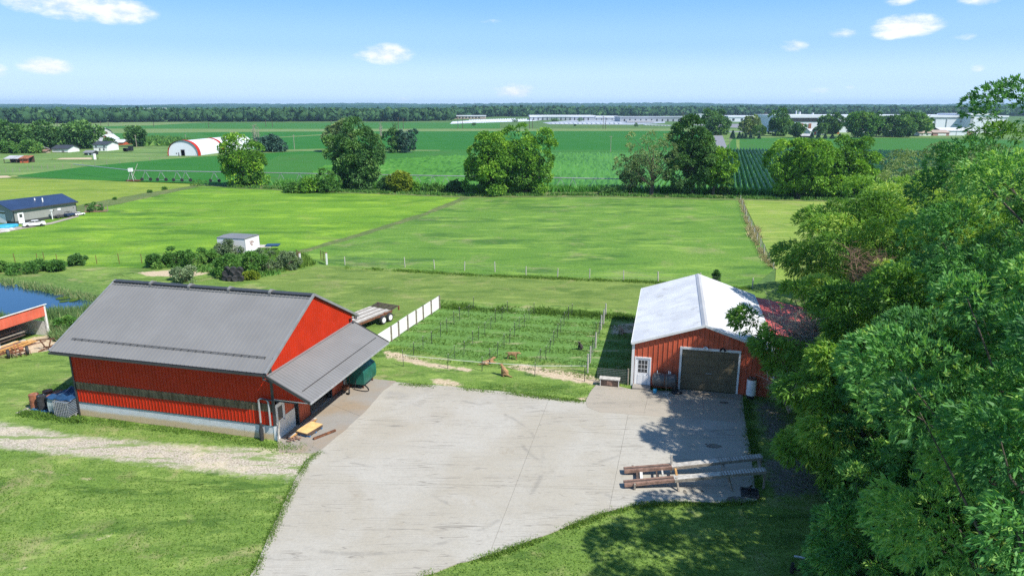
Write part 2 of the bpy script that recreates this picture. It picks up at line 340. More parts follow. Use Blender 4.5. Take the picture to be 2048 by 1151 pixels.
def concrete_mat(name, base, warm, stain_amt):
    t = NT(name); w = t.co('World')
    c = t.mix(t.ramp(t.noise(w, .22, 6, .6, .4), .35, .65), base, warm)
    c = t.mix(t.ramp(t.noise(t.mapped(w, (.12, 1.3, 1), .22), .8, 6, .65), .48, .75, 0, .5), c, tuple(x * .86 for x in base[:3]) + (1,))
    c = t.mix(t.ramp(t.noise(t.mapped(w, (.25, 1.0, 1), -.9, (3, 8, 0)), 1.0, 7, .7, .6), .6, .72, 0, .4), c, tuple(x * .8 for x in warm[:3]) + (1,))
    c = t.mix(t.ramp(t.noise(w, .45, 8, .7, 1.0), .60, .74, 0, stain_amt), c, (.30, .25, .18, 1))
    c = t.mix(t.ramp(t.noise(t.mapped(w, (1, 1, 1), 0, (13, 31, 0)), .16, 4, .6, .5), .62, .72, 0, stain_amt * .6), c, (.27, .26, .25, 1))
    # hairline scratches
    for k, (rz, sc) in enumerate(((.5, 1.3), (1.15, .9), (-.6, 1.1))):
        vv = t.mapped(w, (.10 * sc, 2.2 * sc, 1), rz, (k * 7, k * 3, 0))
        n = t.noise(vv, .9, 2, .5, 1.2)
        d = t.math('ABSOLUTE', t.math('SUBTRACT', n, .5))
        msk = t.ramp(t.noise(w, .3 + .1 * k, 3, .6), .47, .58)
        c = t.mix(t.math('MULTIPLY', t.ramp(d, .0, .012, .85, 0), msk), c, (.22, .20, .17, 1))
    # tyre marks: broad curved arcs of faint rubber
    for k, (ox, oy, rr) in enumerate(((6.5, 33.5, 8.2), (9.5, 22, 9.6), (-12, 40, 12.5), (2, 46, 14.5))):
        mp = t.mapped(w, (1, 1, 0), 0, (ox, -oy, 0)); ln = t.n.new('ShaderNodeVectorMath'); ln.operation = 'LENGTH'; t.l.new(mp, ln.inputs[0])
        dd = t.math('ABSOLUTE', t.math('SUBTRACT', ln.outputs['Value'], rr))
        msk = t.ramp(t.noise(w, .45, 5, .7), .48, .62); c = t.mix(t.math('MULTIPLY', t.ramp(dd, .02, .2, .4, 0), msk), c, (.20, .19, .17, 1))
    c = t.mix(t.ramp(t.noise(t.mapped(w, (1, 1, 1), 0, (2, 9, 0)), 1.6, 6, .75, .4), .68, .76, 0, .55), c, (.24, .19, .13, 1))
    f = t.noise(w, 9, 6, .75)
    c = t.mix(t.ramp(f, .3, .62, .34, 0), c, (.25, .24, .21, 1))
    t.bump(f, .12, .01)
    return t.fin(c, .9, 0, .25)
M['concrete'] = concrete_mat('pale_concrete', (.43, .408, .355, 1), (.385, .352, .285, 1), .75)
M['concrete_old'] = concrete_mat('older_stained_concrete', (.29, .28, .26, 1), (.31, .24, .165, 1), .8)
M['concrete_tan'] = concrete_mat('tan_concrete', (.35, .315, .255, 1), (.38, .335, .27, 1), .35)
M['joint'] = paint('joint_filler', (.17, .155, .13, 1), .95, .3, 2)

def foundation_mat():
    t = NT('form_block_foundation'); o = t.co('Object'); sep = t.n.new('ShaderNodeSeparateXYZ'); t.l.new(o, sep.inputs[0])
    c = t.mix(t.ramp(t.noise(o, 1.2, 5, .6), .3, .7), (.56, .58, .58, 1), (.64, .655, .65, 1))
    z = t.math('ADD', sep.outputs[2], t.math('MULTIPLY', t.noise(o, 1.0, 4, .6), .22))
    c = t.mix(t.ramp(z, .42, .66, .9, 0), c, (.60, .45, .24, 1))     # mud splashed up from the soil
    return t.fin(c, .85, 0, .2)
M['foundation'] = foundation_mat()
def clear_mat():
    t = NT('smoky_clear_panel'); o = t.co('Object')
    c = t.mix(t.ramp(t.noise(t.mapped(o, (1, 1, .4)), 2.5, 5, .7), .35, .65), (.050, .040, .024, 1), (.17, .14, .09, 1))
    return t.fin(c, .3, 0, .4)
M['clear'] = clear_mat()
def water_mat():
    t = NT('pond_water'); w = t.co('World')
    t.bump(t.noise(t.mapped(w, (.6, 1.6, 1), .2), 3, 4, .6), .05, .02)
    return t.fin((.008, .045, .11, 1), .05, 0, .9)
M['water'] = water_mat()

# ------------------------------------------------------------ helpers
def tag(o, label=None, cat=None, group=None, kind=None):
    if label: o['label'] = label
    if cat: o['category'] = cat
    if group: o['group'] = group
    if kind: o['kind'] = kind
    return o
def thing(name, label, cat, loc=(0, 0, 0), rz=0., group=None):
    o = bpy.data.objects.new(name, None); C.objects.link(o); o.empty_display_size = .2
    o.location = loc; o.rotation_euler = (0, 0, rz)
    return tag(o, label, cat, group)
def link(name, me, mat=None, parent=None):
    if mat is not None: me.materials.append(mat)
    o = bpy.data.objects.new(name, me); C.objects.link(o)
    if parent: o.parent = parent
    return o
def again(o, parent, loc=None, rz=None, name=None):      # another piece sharing mesh data
    c = o.copy(); C.objects.link(c); c.parent = parent
    if loc is not None: c.location = loc
    if rz is not None: c.rotation_euler = (0, 0, rz)
    return c
def dup(root, loc, rz=None, label=None, scale=None, group=None):
    r = root.copy(); C.objects.link(r); r.location = loc
    if rz is not None: r.rotation_euler = (0, 0, rz)
    if label: r['label'] = label
    if group: r['group'] = group
    if scale: r.scale = scale if not isinstance(scale, (int, float)) else (scale,) * 3
    for ch in list(root.children):
        c = ch.copy(); C.objects.link(c); c.parent = r
        for g in list(ch.children):
            d = g.copy(); C.objects.link(d); d.parent = c
    return r
class MB:
    def __init__(s): s.v = []; s.f = []
    def add(s, vs, fs):
        n = len(s.v); s.v += [tuple(v) for v in vs]; s.f += [tuple(i + n for i in f) for f in fs]; return s
    def box(s, c, d, rz=0, rot=None):
        x, y, z = d[0] / 2, d[1] / 2, d[2] / 2
        R = rot if rot is not None else Matrix.Rotation(rz, 3, 'Z')
        vs = [R @ Vector(p) + Vector(c) for p in ((-x, -y, -z), (x, -y, -z), (x, y, -z), (-x, y, -z), (-x, -y, z), (x, -y, z), (x, y, z), (-x, y, z))]
        return s.add(vs, [(0, 3, 2, 1), (4, 5, 6, 7), (0, 1, 5, 4), (1, 2, 6, 5), (2, 3, 7, 6), (3, 0, 4, 7)])
    def span(s, a, b):           # box from corner to corner
        return s.box([(a[i] + b[i]) / 2 for i in range(3)], [abs(a[i] - b[i]) for i in range(3)])
    def bar(s, a, b, w, h=None, up=(0, 0, 1)):
        a, b = Vector(a), Vector(b); d = b - a; L = d.length
        if L < 1e-6: return s
        x = d / L; u = Vector(up)
        if abs(x.dot(u)) > .98: u = Vector((1, 0, 0))
        y = u.cross(x).normalized(); z = x.cross(y)
        R = Matrix((x, y, z)).transposed()
        return s.box((a + b) / 2, (L, w, h or w), rot=R)
    def tube(s, pts, rad, n=6, cap=True):
        pts = [Vector(p) for p in pts]; rs = rad if isinstance(rad, (list, tuple)) else [rad] * len(pts)
        base = len(s.v); u = None
        for i, p in enumerate(pts):
            d = (pts[min(i + 1, len(pts) - 1)] - pts[max(i - 1, 0)]).normalized()
            if u is None: u = Vector((0, 0, 1)) if abs(d.z) < .9 else Vector((1, 0, 0))
            a = d.cross(u).normalized(); b = a.cross(d).normalized(); u = b
            for k in range(n):
                t = 2 * PI * k / n; s.v.append(tuple(p + (a * math.cos(t) + b * math.sin(t)) * rs[i]))
        for i in range(len(pts) - 1):
            for k in range(n):
                s.f.append((base + i * n + k, base + i * n + (k + 1) % n, base + (i + 1) * n + (k + 1) % n, base + (i + 1) * n + k))
        if cap:
            s.f.append(tuple(base + k for k in range(n))[::-1]); s.f.append(tuple(base + (len(pts) - 1) * n + k for k in range(n)))
        return s
    def cyl(s, a, b, r, n=16, r2=None): return s.tube([a, b], [r, r2 if r2 is not None else r], n)
    def lathe(s, prof, c=(0, 0, 0), n=20, axis='z'):      # prof: (radius, height)
        base = len(s.v)
        for r, h in prof:
            for k in range(n):
                t = 2 * PI * k / n; p = (r * math.cos(t), r * math.sin(t), h)
                if axis == 'x': p = (h, r * math.cos(t), r * math.sin(t))
                if axis == 'y': p = (r * math.cos(t), h, r * math.sin(t))
                s.v.append((p[0] + c[0], p[1] + c[1], p[2] + c[2]))
        m = len(prof)
        for i in range(m - 1):
            for k in range(n):
                q = (base + i * n + k, base + i * n + (k + 1) % n, base + (i + 1) * n + (k + 1) % n, base + (i + 1) * n + k)
                s.f.append(q)
        s.f.append(tuple(base + k for k in range(n))[::-1]); s.f.append(tuple(base + (m - 1) * n + k for k in range(n)))
        return s
    def prism(s, poly, y0, y1, axis='y'):      # polygon in (x, z) pushed along y (or polygon (y,z) along x)
        n = len(poly)
        P = (lambda a, b, c: (a, c, b)) if axis == 'y' else (lambda a, b, c: (c, a, b))
        vs = [P(a, b, y0) for a, b in poly] + [P(a, b, y1) for a, b in poly]
        fs = [tuple(range(n)), tuple(range(2 * n - 1, n - 1, -1))] + [(i, (i + 1) % n + 0, (i + 1) % n + n, i + n) for i in range(n)]
        return s.add(vs, fs)
    def ribs(s, s0, s1, zb, zt, pitch, rw, rh, place, kinks=()):
        """profiled steel sheet: s along the sheet, zb(s)..zt(s) across it, ribs of width rw and height rh"""
        pr = [(s0, 0)]
        n = max(1, int((s1 - s0) / pitch)); p = (s1 - s0) / n
        for i in range(n):
            c = s0 + p * (i + .5)
            pr += [(c - rw, 0), (c - rw * .5, rh), (c + rw * .5, rh), (c + rw, 0)]
        pr.append((s1, 0))
        for k in kinks: pr.append((k, None))
        pr.sort(key=lambda q: q[0])
        q = []
        for i, (a, o) in enumerate(pr):
            if o is None: o = q[-1][1] if q else 0
            q.append((a, o))
        vs, fs = [], []
        for a, o in q: vs += [place(a, o, zb(a)), place(a, o, zt(a))]
        for i in range(len(q) - 1): fs.append((2 * i, 2 * i + 2, 2 * i + 3, 2 * i + 1))
        return s.add(vs, fs)
    def build(s, name, mat=None, parent=None, smooth=False, bevel=0):
        me = bpy.data.meshes.new(name); me.from_pydata(s.v, [], s.f); me.update()
        if smooth:
            me.polygons.foreach_set('use_smooth', [True] * len(me.polygons)); 
            try: me.set_sharp_from_angle(angle=math.radians(40))
            except Exception: pass
        bm = bmesh.new(); bm.from_mesh(me); bmesh.ops.recalc_face_normals(bm, faces=bm.faces); bm.to_mesh(me); bm.free()
        o = link(name, me, mat, parent)
        if bevel:
            b = o.modifiers.new('bevel', 'BEVEL'); b.width = bevel; b.segments = 1; b.limit_method = 'ANGLE'
        return o
def B(): return MB()

def poly_sheet(name, pts, z, mat, kind='structure', parent=None, jitter=0., step=.6, thick=0.):
    """flat polygon on level z; edges may wander by jitter metres"""
    pts = [Vector((p[0], p[1], 0)) for p in pts]; out = []
    r = random.Random(len(pts) * 13 + int(pts[0].x * 10))
    for i, a in enumerate(pts):
        b = pts[(i + 1) % len(pts)]; n = max(1, int((b - a).length / step)) if jitter else 1
        d = (b - a); nn = Vector((-d.y, d.x, 0)).normalized() if d.length else Vector((0, 0, 0))
        for k in range(n):
            p = a + d * k / n
            if jitter: p = p + nn * r.uniform(-jitter, jitter)
            out.append((p.x, p.y, z))
    bm = bmesh.new(); f = bm.faces.new([bm.verts.new(p) for p in out])
    bmesh.ops.triangulate(bm, faces=[f])
    bmesh.ops.recalc_face_normals(bm, faces=bm.faces)
    if sum(fc.normal.z for fc in bm.faces) < 0: bmesh.ops.reverse_faces(bm, faces=bm.faces)
    me = bpy.data.meshes.new(name); bm.to_mesh(me); bm.free()
    o = link(name, me, mat, parent)
    if kind: o['kind'] = kind
    return o
def px(*pts): return [tuple(G(x, y)[:2]) for x, y in pts]
def inside(P, poly):
    x, y = P[:, 0], P[:, 1]; r = np.zeros(len(P), bool); n = len(poly)
    for i in range(n):
        x0, y0 = poly[i]; x1, y1 = poly[(i + 1) % n]
        if y0 == y1: continue
        c = ((y0 > y) != (y1 > y)) & (x < (x1 - x0) * (y - y0) / (y1 - y0) + x0); r ^= c
    return r
def dist(P, poly, closed=True):
    d = np.full(len(P), 1e9); n = len(poly)
    for i in range(n if closed else n - 1):
        a = np.array(poly[i]); b = np.array(poly[(i + 1) % n]); ab = b - a
        t = np.clip(((P - a) @ ab) / max(ab @ ab, 1e-9), 0, 1)[:, None]
        d = np.minimum(d, np.linalg.norm(P - (a + t * ab), axis=1))
    return d
def np_mesh(name, V, F, attrs=None):
    """V (n,3), F (m,k) numpy -> mesh"""
    me = bpy.data.meshes.new(name); m, k = F.shape
    me.vertices.add(len(V)); me.vertices.foreach_set('co', np.ascontiguousarray(V, np.float32).ravel())
    me.loops.add(m * k); me.loops.foreach_set('vertex_index', np.ascontiguousarray(F, np.int32).ravel())
    me.polygons.add(m); me.polygons.foreach_set('loop_start', np.arange(0, m * k, k, dtype=np.int32))
    try: me.polygons.foreach_set('loop_total', np.full(m, k, np.int32))
    except Exception: pass
    for n, a in (attrs or {}).items():
        at = me.attributes.new(n, 'FLOAT', 'POINT'); at.data.foreach_set('value', np.ascontiguousarray(a, np.float32))
    me.update(calc_edges=True); return me
_zc = [0]
def blend_sheet(name, poly, z, mat, step=.4, kind='structure', ragged=1.0):
    _zc[0] += 1; z += _zc[0] * .0004
    """grid sheet over a polygon carrying its distance to the outline"""
    A = np.array(poly); x0, y0 = A.min(0) - ragged; x1, y1 = A.max(0) + ragged
    nx, ny = int((x1 - x0) / step) + 2, int((y1 - y0) / step) + 2
    gx, gy = np.meshgrid(x0 + np.arange(nx) * step, y0 + np.arange(ny) * step)
    P = np.stack([gx.ravel(), gy.ravel()], 1)
    sd_ = dist(P, poly); sd_ = np.where(inside(P, poly), sd_, -sd_)
    idx = np.arange(nx * ny).reshape(ny, nx)
    F = np.stack([idx[:-1, :-1], idx[:-1, 1:], idx[1:, 1:], idx[1:, :-1]], -1).reshape(-1, 4)
    F = F[(sd_[F] > -ragged).any(1)]
    u, inv = np.unique(F, return_inverse=True); F = inv.reshape(F.shape)
    V = np.column_stack([P[u], np.full(len(u), z)])
    me = np_mesh(name, V, F, {'edge': sd_[u]}); o = link(name, me, mat)
    if kind: o['kind'] = kind
    return o

_o1 = ['', 'first', 'second', 'third', 'fourth', 'fifth', 'sixth', 'seventh', 'eighth', 'ninth', 'tenth', 'eleventh', 'twelfth', 'thirteenth', 'fourteenth', 'fifteenth', 'sixteenth', 'seventeenth', 'eighteenth', 'nineteenth', 'twentieth']
def ordw(n): return _o1[n] if n <= 20 else 'twenty-' + _o1[n - 20]
# ------------------------------------------------------------ foliage
def unit(a): return a / np.maximum(np.linalg.norm(a, axis=-1, keepdims=True), 1e-9)
def leaves(P, O, k, ln, wd, spread, droop, rs, tone, name='crown'):
    """k leaves round each point P, pointing outward O with a spread and a droop; 4-vertex leaf blades"""
    n = len(P)
    Pk = np.repeat(P, k, 0); Ok = np.repeat(O, k, 0); Tk = np.repeat(tone, k)
    d = unit(Ok * 1.0 + rs.normal(0, spread, (n * k, 3)) + np.array([0, 0, -droop]))
    L = ln * rs.uniform(.65, 1.25, (n * k, 1)); w = unit(np.cross(d, rs.normal(0, 1, (n * k, 3)) + np.array([0, 0, .8]))) * (wd * rs.uniform(.7, 1.3, (n * k, 1))) * .5
    base = Pk + rs.normal(0, ln * .15, (n * k, 3))
    V = np.stack([base, base + d * L * .45 + w, base + d * L + np.array([0, 0, -1]) * L * droop * .15, base + d * L * .45 - w], 1).reshape(-1, 3)
    F = np.arange(n * k * 4).reshape(-1, 4)
    T = np.clip(Tk + rs.uniform(-.16, .16, n * k), 0, 1)
    return V, F, np.repeat(T, 4)
def crown_points(rs, rx, ry, rz, zc, clumps, per, cr, flat=.75, top_bias=.25, lop=.18):
    i = np.arange(clumps) + .5; ph = np.arccos(1 - 2 * i / clumps); th = PI * (1 + 5 ** .5) * i + rs.uniform(0, 6)
    D = np.stack([np.cos(th) * np.sin(ph), np.sin(th) * np.sin(ph), np.cos(ph)], 1)
    lump = 1 + lop * np.sin(D[:, 0] * 3.1 + rs.uniform(0, 6)) * np.cos(D[:, 1] * 2.7 + rs.uniform(0, 6)) + lop * .8 * np.sin(D[:, 2] * 4 + rs.uniform(0, 6))
    R = np.where(rs.uniform(0, 1, clumps) < .78, rs.uniform(.72, 1.0, clumps), rs.uniform(.2, .7, clumps)) * lump
    Cc = D * R[:, None] * np.array([rx, ry, rz]) + rs.normal(0, .06 * rx, (clumps, 3)) + np.array([0, 0, zc])
    crs = cr * rs.uniform(.6, 1.35, clumps)
    N = rs.poisson(per * (crs / cr) ** 2)
    ci = np.repeat(np.arange(clumps), N)
    dd = unit(rs.normal(0, 1, (len(ci), 3)) + D[ci] * .8 + np.array([0, 0, top_bias]))
    rr = (crs[ci] * (1 - rs.uniform(0, 1, len(ci)) ** 2.2 * .55))[:, None]
    P = Cc[ci] + dd * rr * np.array([1, 1, flat])
    ctone = rs.uniform(.12, .92, clumps)[ci]
    return Cc, crs, P, unit(dd + D[ci] * .5), np.clip(ctone + rs.normal(0, .12, len(ci)), 0, 1)
def trunk_mb(rs, h0, r, targets, bend=.35, sides=8, maxb=26):
    mb = MB(); top = max(t[2] for t in targets) * .8 if len(targets) else h0
    pts = [Vector((0, 0, -.3))]; n = 7
    for i in range(1, n + 1):
        z = top * i / n; pts.append(Vector((rs.normal(0, bend * .25) * i / n * 2, rs.normal(0, bend * .25) * i / n * 2, z)))
    rad = [r * 1.35] + [r * (1 - .85 * i / n) + .02 for i in range(1, n + 1)]
    mb.tube(pts, rad, sides)
    tg = list(targets); rs.shuffle(tg)
    for t in tg[:maxb]:
        t = Vector(t); zs = max(h0 * .55, t.z * .45 + rs.uniform(-.6, .3)); zs = min(zs, top * .92)
        f = zs / top * n; i = min(int(f), n - 1); s = pts[i].lerp(pts[i + 1], f - i) if i else Vector((0, 0, zs))
        mid = s.lerp(t, .5) + Vector((0, 0, (t - s).length * .08 * rs.choice([-1, 1.5])))
        rb = max(.03, r * .33 * (1 - .5 * zs / top))
        q = [s, s.lerp(mid, .55), mid, mid.lerp(t, .55) + Vector((rs.normal(0, .15), rs.normal(0, .15), 0)), t]
        mb.tube(q, [rb, rb * .85, rb * .65, rb * .4, rb * .15], 5, False)
    return mb
def make_tree(name, label, loc, seed, rx, rz, zc, mat, clumps, per, cr, k, ln, wd, spread, droop, trunk_r, cat='tree', group=None, ry=None, bark='bark', flat=.75, lop=.18, top_bias=.25, holes=None, h0=None, maxb=26, trunk_name='trunk'):
    rs = np.random.RandomState(seed); ry = ry or rx
    Cc, crs, P, O, T = crown_points(rs, rx, ry, rz, zc, clumps, per, cr, flat, top_bias, lop)
    keep = P[:, 2] > .15
    if holes is not None: keep &= holes(P)
    P, O, T = P[keep], O[keep], T[keep]
    V, F, A = leaves(P, O, k, ln, wd, spread, droop, rs, T)
    V[:, 2] = np.maximum(V[:, 2], .05)
    r = thing(name, label, cat, loc, 0, group)
    tb = trunk_mb(rs, h0 or max(1., zc - rz), trunk_r, [tuple(c) for c in Cc], maxb=maxb)
    tb.build(trunk_name, M[bark], r, smooth=True)
    link('crown', np_mesh('crown', V, F, {'tone': A}), M[mat], r)
    return r
def scatter(name, P, mat, seed, hgt, wid, k=3, lean=.5, hvar=.5, kind='stuff', label=None, tone=(.2, .9), parent=None, z0=0.):
    """upright tapering blades at ground points P (n,2)"""
    rs = np.random.RandomState(seed); n = len(P)
    P3 = np.column_stack([P, np.full(n, z0)]); P3 = np.repeat(P3, k, 0); m = n * k
    P3[:, :2] += rs.normal(0, wid * .8, (m, 2))
    h = hgt * rs.uniform(1 - hvar, 1 + hvar, m)[:, None]; a = rs.uniform(0, 2 * PI, m)
    side = np.stack([np.cos(a), np.sin(a), np.zeros(m)], 1) * wid * .5 * rs.uniform(.6, 1.4, (m, 1))
    ln = rs.normal(0, lean, (m, 3)); ln[:, 2] = 1; tip = P3 + unit(ln) * h
    V = np.stack([P3 - side, P3 + side, tip], 1).reshape(-1, 3); F = np.arange(m * 3).reshape(-1, 3)
    T = np.repeat(np.clip(np.repeat(rs.uniform(tone[0], tone[1], n), k) + rs.normal(0, .1, m), 0, 1), 3)
    o = link(name, np_mesh(name, V, F, {'tone': T}), M[mat] if isinstance(mat, str) else mat, parent)
    if kind: o['kind'] = kind
    if label: o['label'] = label
    return o
def rand_in(poly, n, seed, avoid=()):
    rs = np.random.RandomState(seed); A = np.array(poly); lo, hi = A.min(0), A.max(0)
    P = rs.uniform(lo, hi, (n, 2)); P = P[inside(P, poly)]
    for a in avoid: P = P[~inside(P, a)]
    return P
def bush(name, label, loc, seed, r, h, mat='leaf_bush', n=900, size=.28, cat='bush', group=None, holes=None):
    return make_tree(name, label, loc, seed, r, h * .5, h * .48, mat, 9, n / 9, r * .5, 3, size, size * .5, .8, .1, .05, cat, group, top_bias=.5, h0=.2, maxb=8, trunk_name='stem')

# ============================================================ THE SETTING
poly_sheet('ground', [(-9000, -300), (9000, -300), (9000, 14000), (-9000, 14000)], -.06, M['base_ground'])
LAWN_POLY = [(-75, 10)] + [(60, 10), (60, 62)] + px((1560, 560), (1500, 577), (1300, 560), (1100, 553), (950, 547), (800, 540), (655, 530), (600, 527), (400, 540), (200, 533), (0, 528)) + [(-95, 74), (-95, 40)]
poly_sheet('lawn', LAWN_POLY, 0, M['lawn'])
# fields, nearest first (each a little above the farmland)
poly_sheet('pasture', px((0, 456), (60, 446), (155, 424), (155, 411), (300, 388), (400, 371), (480, 373), (620, 380), (930, 393), (850, 428), (720, 470), (600, 505), (575, 518), (400, 540), (200, 533), (0, 528), (-260, 520), (-260, 500)), -.02, M['pasture_left'])
PR = px((940, 394), (1200, 392), (1480, 398), (1505, 450), (1548, 538), (1500, 577), (1300, 560), (1100, 553), (950, 547), (800, 540), (655, 530), (600, 527), (575, 518), (600, 505), (720, 470), (850, 428))
poly_sheet('pasture', PR, -.02, M['pasture_right'])
poly_sheet('mown_strip', px((655, 532), (800, 542), (950, 549), (1100, 555), (1300, 562), (1500, 579), (1500, 640), (1262, 632), (882, 614), (865, 600), (790, 640), (640, 600), (500, 560)), .004, M['mown_strip'], jitter=.15)
poly_sheet('mown_field', px((1484, 398), (1700, 400), (2300, 402)) + [(120, 60), (24, 60)] + px((1552, 538), (1510, 450)), -.016, M['mown_right'])
poly_sheet('hayfield', px((-300, 362), (0, 356), (120, 358), (390, 366), (400, 371), (300, 388), (155, 411), (0, 432), (-300, 470)), -.03, M['hay'])
poly_sheet('crop_field', px((25, 352), (170, 333), (330, 318), (440, 311), (650, 300), (700, 380), (400, 368), (230, 362)), -.03, M['soy'])
poly_sheet('farm_pasture', px((-600, 330), (-600, 300), (0, 296), (330, 292), (460, 296), (650, 298), (440, 311), (330, 318), (170, 333), (25, 352), (-600, 390)), -.035, M['far_pasture'])
CORN = px((560, 310), (700, 303), (880, 300), (1445, 303), (1468, 276), (1760, 275), (2250, 285), (2500, 400), (1700, 400), (1480, 396), (1200, 388), (930, 388), (760, 384), (640, 378), (540, 374), (440, 370))
poly_sheet('corn_field', CORN, -.028, M['corn_soil'])
poly_sheet('crop_field', px((150, 262), (640, 262), (1440, 259), (1440, 303), (880, 301), (700, 303), (520, 299), (400, 296), (380, 276), (160, 278)), -.03, M['soy_far'])
poly_sheet('crop_field', px((380, 262), (520, 262), (1440, 262), (1440, 300), (640, 299), (520, 299)), -.026, M['soy'])
poly_sheet('crop_field', px((-200, 250), (470, 246), (1000, 245), (1000, 257), (-200, 262)), -.02, M['soy_far'])
poly_sheet('grass_strip', px((-200, 256), (500, 258), (1440, 257), (1440, 261.5), (600, 263), (-200, 270)), -.014, M['pale_far'])
poly_sheet('grass_field', px((-400, 246), (0, 245), (420, 244), (300, 251), (0, 256), (-400, 258)), -.01, M['pale_far'])
poly_sheet('farm_track', px((560, 299.5), (640, 297.5), (700, 299), (880, 300), (880, 301.5), (660, 302), (560, 302)), -.012, M['pale_far'])
poly_sheet('farm_track', px((470, 279), (640, 269), (700, 266.5), (700, 267.5), (560, 275), (470, 281)), -.01, M['pale_far'])
poly_sheet('grass_field', px((1440, 259), (1700, 250), (2300, 248), (2300, 276), (1468, 275), (1445, 303), (1420, 303), (1424, 270)), -.015, M['far_pasture'])
poly_sheet('road', px((1428, 271), (1445, 271), (1457, 303), (1432, 303)), .0, M['asphalt'])
poly_sheet('road', px((1400, 262.6), (1600, 262), (2100, 262), (2100, 264), (1600, 264.2), (1400, 264.4)), .0, M['asphalt'])
poly_sheet('sandy_track', px((1472, 279), (1479, 279), (1479, 304), (1474, 304)), .0, M['dirt'])
poly_sheet('yard', px((1380, 249), (1420, 253), (1560, 259), (2000, 259), (2000, 244), (1660, 244), (1460, 248)), -.005, M['asphalt'])
poly_sheet('yard', px((900, 247.6), (1065, 242), (1100, 239), (985, 238.6), (905, 243)), -.004, M['far_white'])
poly_sheet('yard', px((1085, 245), (1150, 240), (1330, 239.5), (1330, 246), (1270, 249.5), (1100, 248.5)), -.004, M['far_grey'])
# verges: the old hedge line and the fence strips
VERGE = px((400, 371), (480, 377), (640, 384), (800, 390), (930, 395), (1200, 394), (1480, 400), (1700, 404), (1860, 408), (1860, 400), (1700, 396), (1480, 390), (1200, 384), (930, 382), (760, 378), (560, 371))
poly_sheet('verge', VERGE, -.008, M['verge'], jitter=.4, step=2)
poly_sheet('verge', px((155, 426), (300, 394), (404, 371.5), (398, 369.5), (290, 386), (155, 410)), -.008, M['verge'], jitter=.3, step=2)
poly_sheet('verge', px((600, 507), (720, 473), (850, 431), (944, 394), (926, 393), (845, 426), (715, 467), (590, 503)), -.012, M['verge'], jitter=.2, step=1.5)

# pond, bank, garden, drive
blend_sheet('bank', px((-180, 530), (0, 538), (130, 545), (205, 568), (250, 600), (260, 640), (170, 672), (100, 690), (0, 700), (-180, 740)), .002, M['bank'], .8, ragged=2)
POND = px((-200, 560), (0, 566), (50, 571), (105, 585), (150, 592), (192, 601), (205, 607), (190, 613), (120, 622), (40, 640), (-40, 650), (-200, 650))
poly_sheet('pond', POND, .012, M['water'], jitter=.25, step=.8)
GARDEN = px((762, 672), (882, 606), (1000, 612), (1150, 620), (1290, 630), (1290, 690), (1240, 772), (1196, 762), (1100, 745), (960, 732), (800, 716), (720, 712))
blend_sheet('garden', GARDEN, .006, M['garden'], .3)
for poly in (((1040, 724), (1120, 738), (1190, 748), (1215, 765), (1180, 772), (1120, 762), (1060, 750), (1000, 733)), ((850, 752), (900, 756), (945, 772), (900, 778), (860, 768)),
             ((760, 700), (800, 702), (860, 722), (960, 738), (940, 746), (840, 734), (765, 716)), ((1150, 792), (1185, 786), (1170, 806), (1140, 800)),
             ((1220, 650), (1290, 640), (1285, 665), (1215, 672))):
    blend_sheet('bare_soil', px(*poly), .01, M['dirt'], .2)
for poly in (((85, 1096), (125, 1098), (105, 1104), (80, 1102)), ((182, 1074), (228, 1066), (222, 1078), (190, 1084)), ((20, 1136), (76, 1124), (60, 1140), (22, 1146)), ((110, 1078), (160, 1068), (150, 1078), (116, 1084)),
             ((20, 934), (110, 940), (215, 958), (212, 966), (120, 952), (25, 942)), ((60, 968), (78, 968), (74, 976), (60, 974))):
    blend_sheet('bare_soil', px(*poly), .008, M['dirt'], .12, ragged=.5)
DRIVE = px((-260, 815), (0, 842), (150, 868), (300, 882), (450, 893), (560, 895), (640, 905), (600, 962), (520, 958), (400, 943), (250, 926), (100, 908), (0, 898), (-260, 880))
blend_sheet('gravel_drive', DRIVE, .012, M['gravel'], .25)
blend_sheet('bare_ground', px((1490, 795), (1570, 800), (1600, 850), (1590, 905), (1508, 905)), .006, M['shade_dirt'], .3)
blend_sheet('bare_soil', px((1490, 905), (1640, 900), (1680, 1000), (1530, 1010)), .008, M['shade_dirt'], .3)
blend_sheet('sandy_bank', px((262, 545), (330, 540), (420, 533), (445, 520), (460, 532), (430, 545), (380, 556), (290, 553)), .02, M['dirt'], .4)
blend_sheet('sandy_bank', px((15, 534), (40, 532), (44, 542), (20, 544)), .02, M['dirt'], .4)
blend_sheet('bare_soil', px((60, 672), (140, 668), (112, 700), (20, 716), (0, 706)), .01, M['dirt'], .3)
blend_sheet('bare_soil', px((1212, 382), (1275, 381), (1278, 389), (1210, 389)), .02, M['dirt'], .5)
blend_sheet('bare_soil', px((120, 316), (185, 315), (186, 319), (110, 319)), .02, M['dirt'], 1.)
blend_sheet('bare_soil', px((-20, 352), (18, 351), (26, 355), (-20, 357)), .02, M['dirt'], .6)

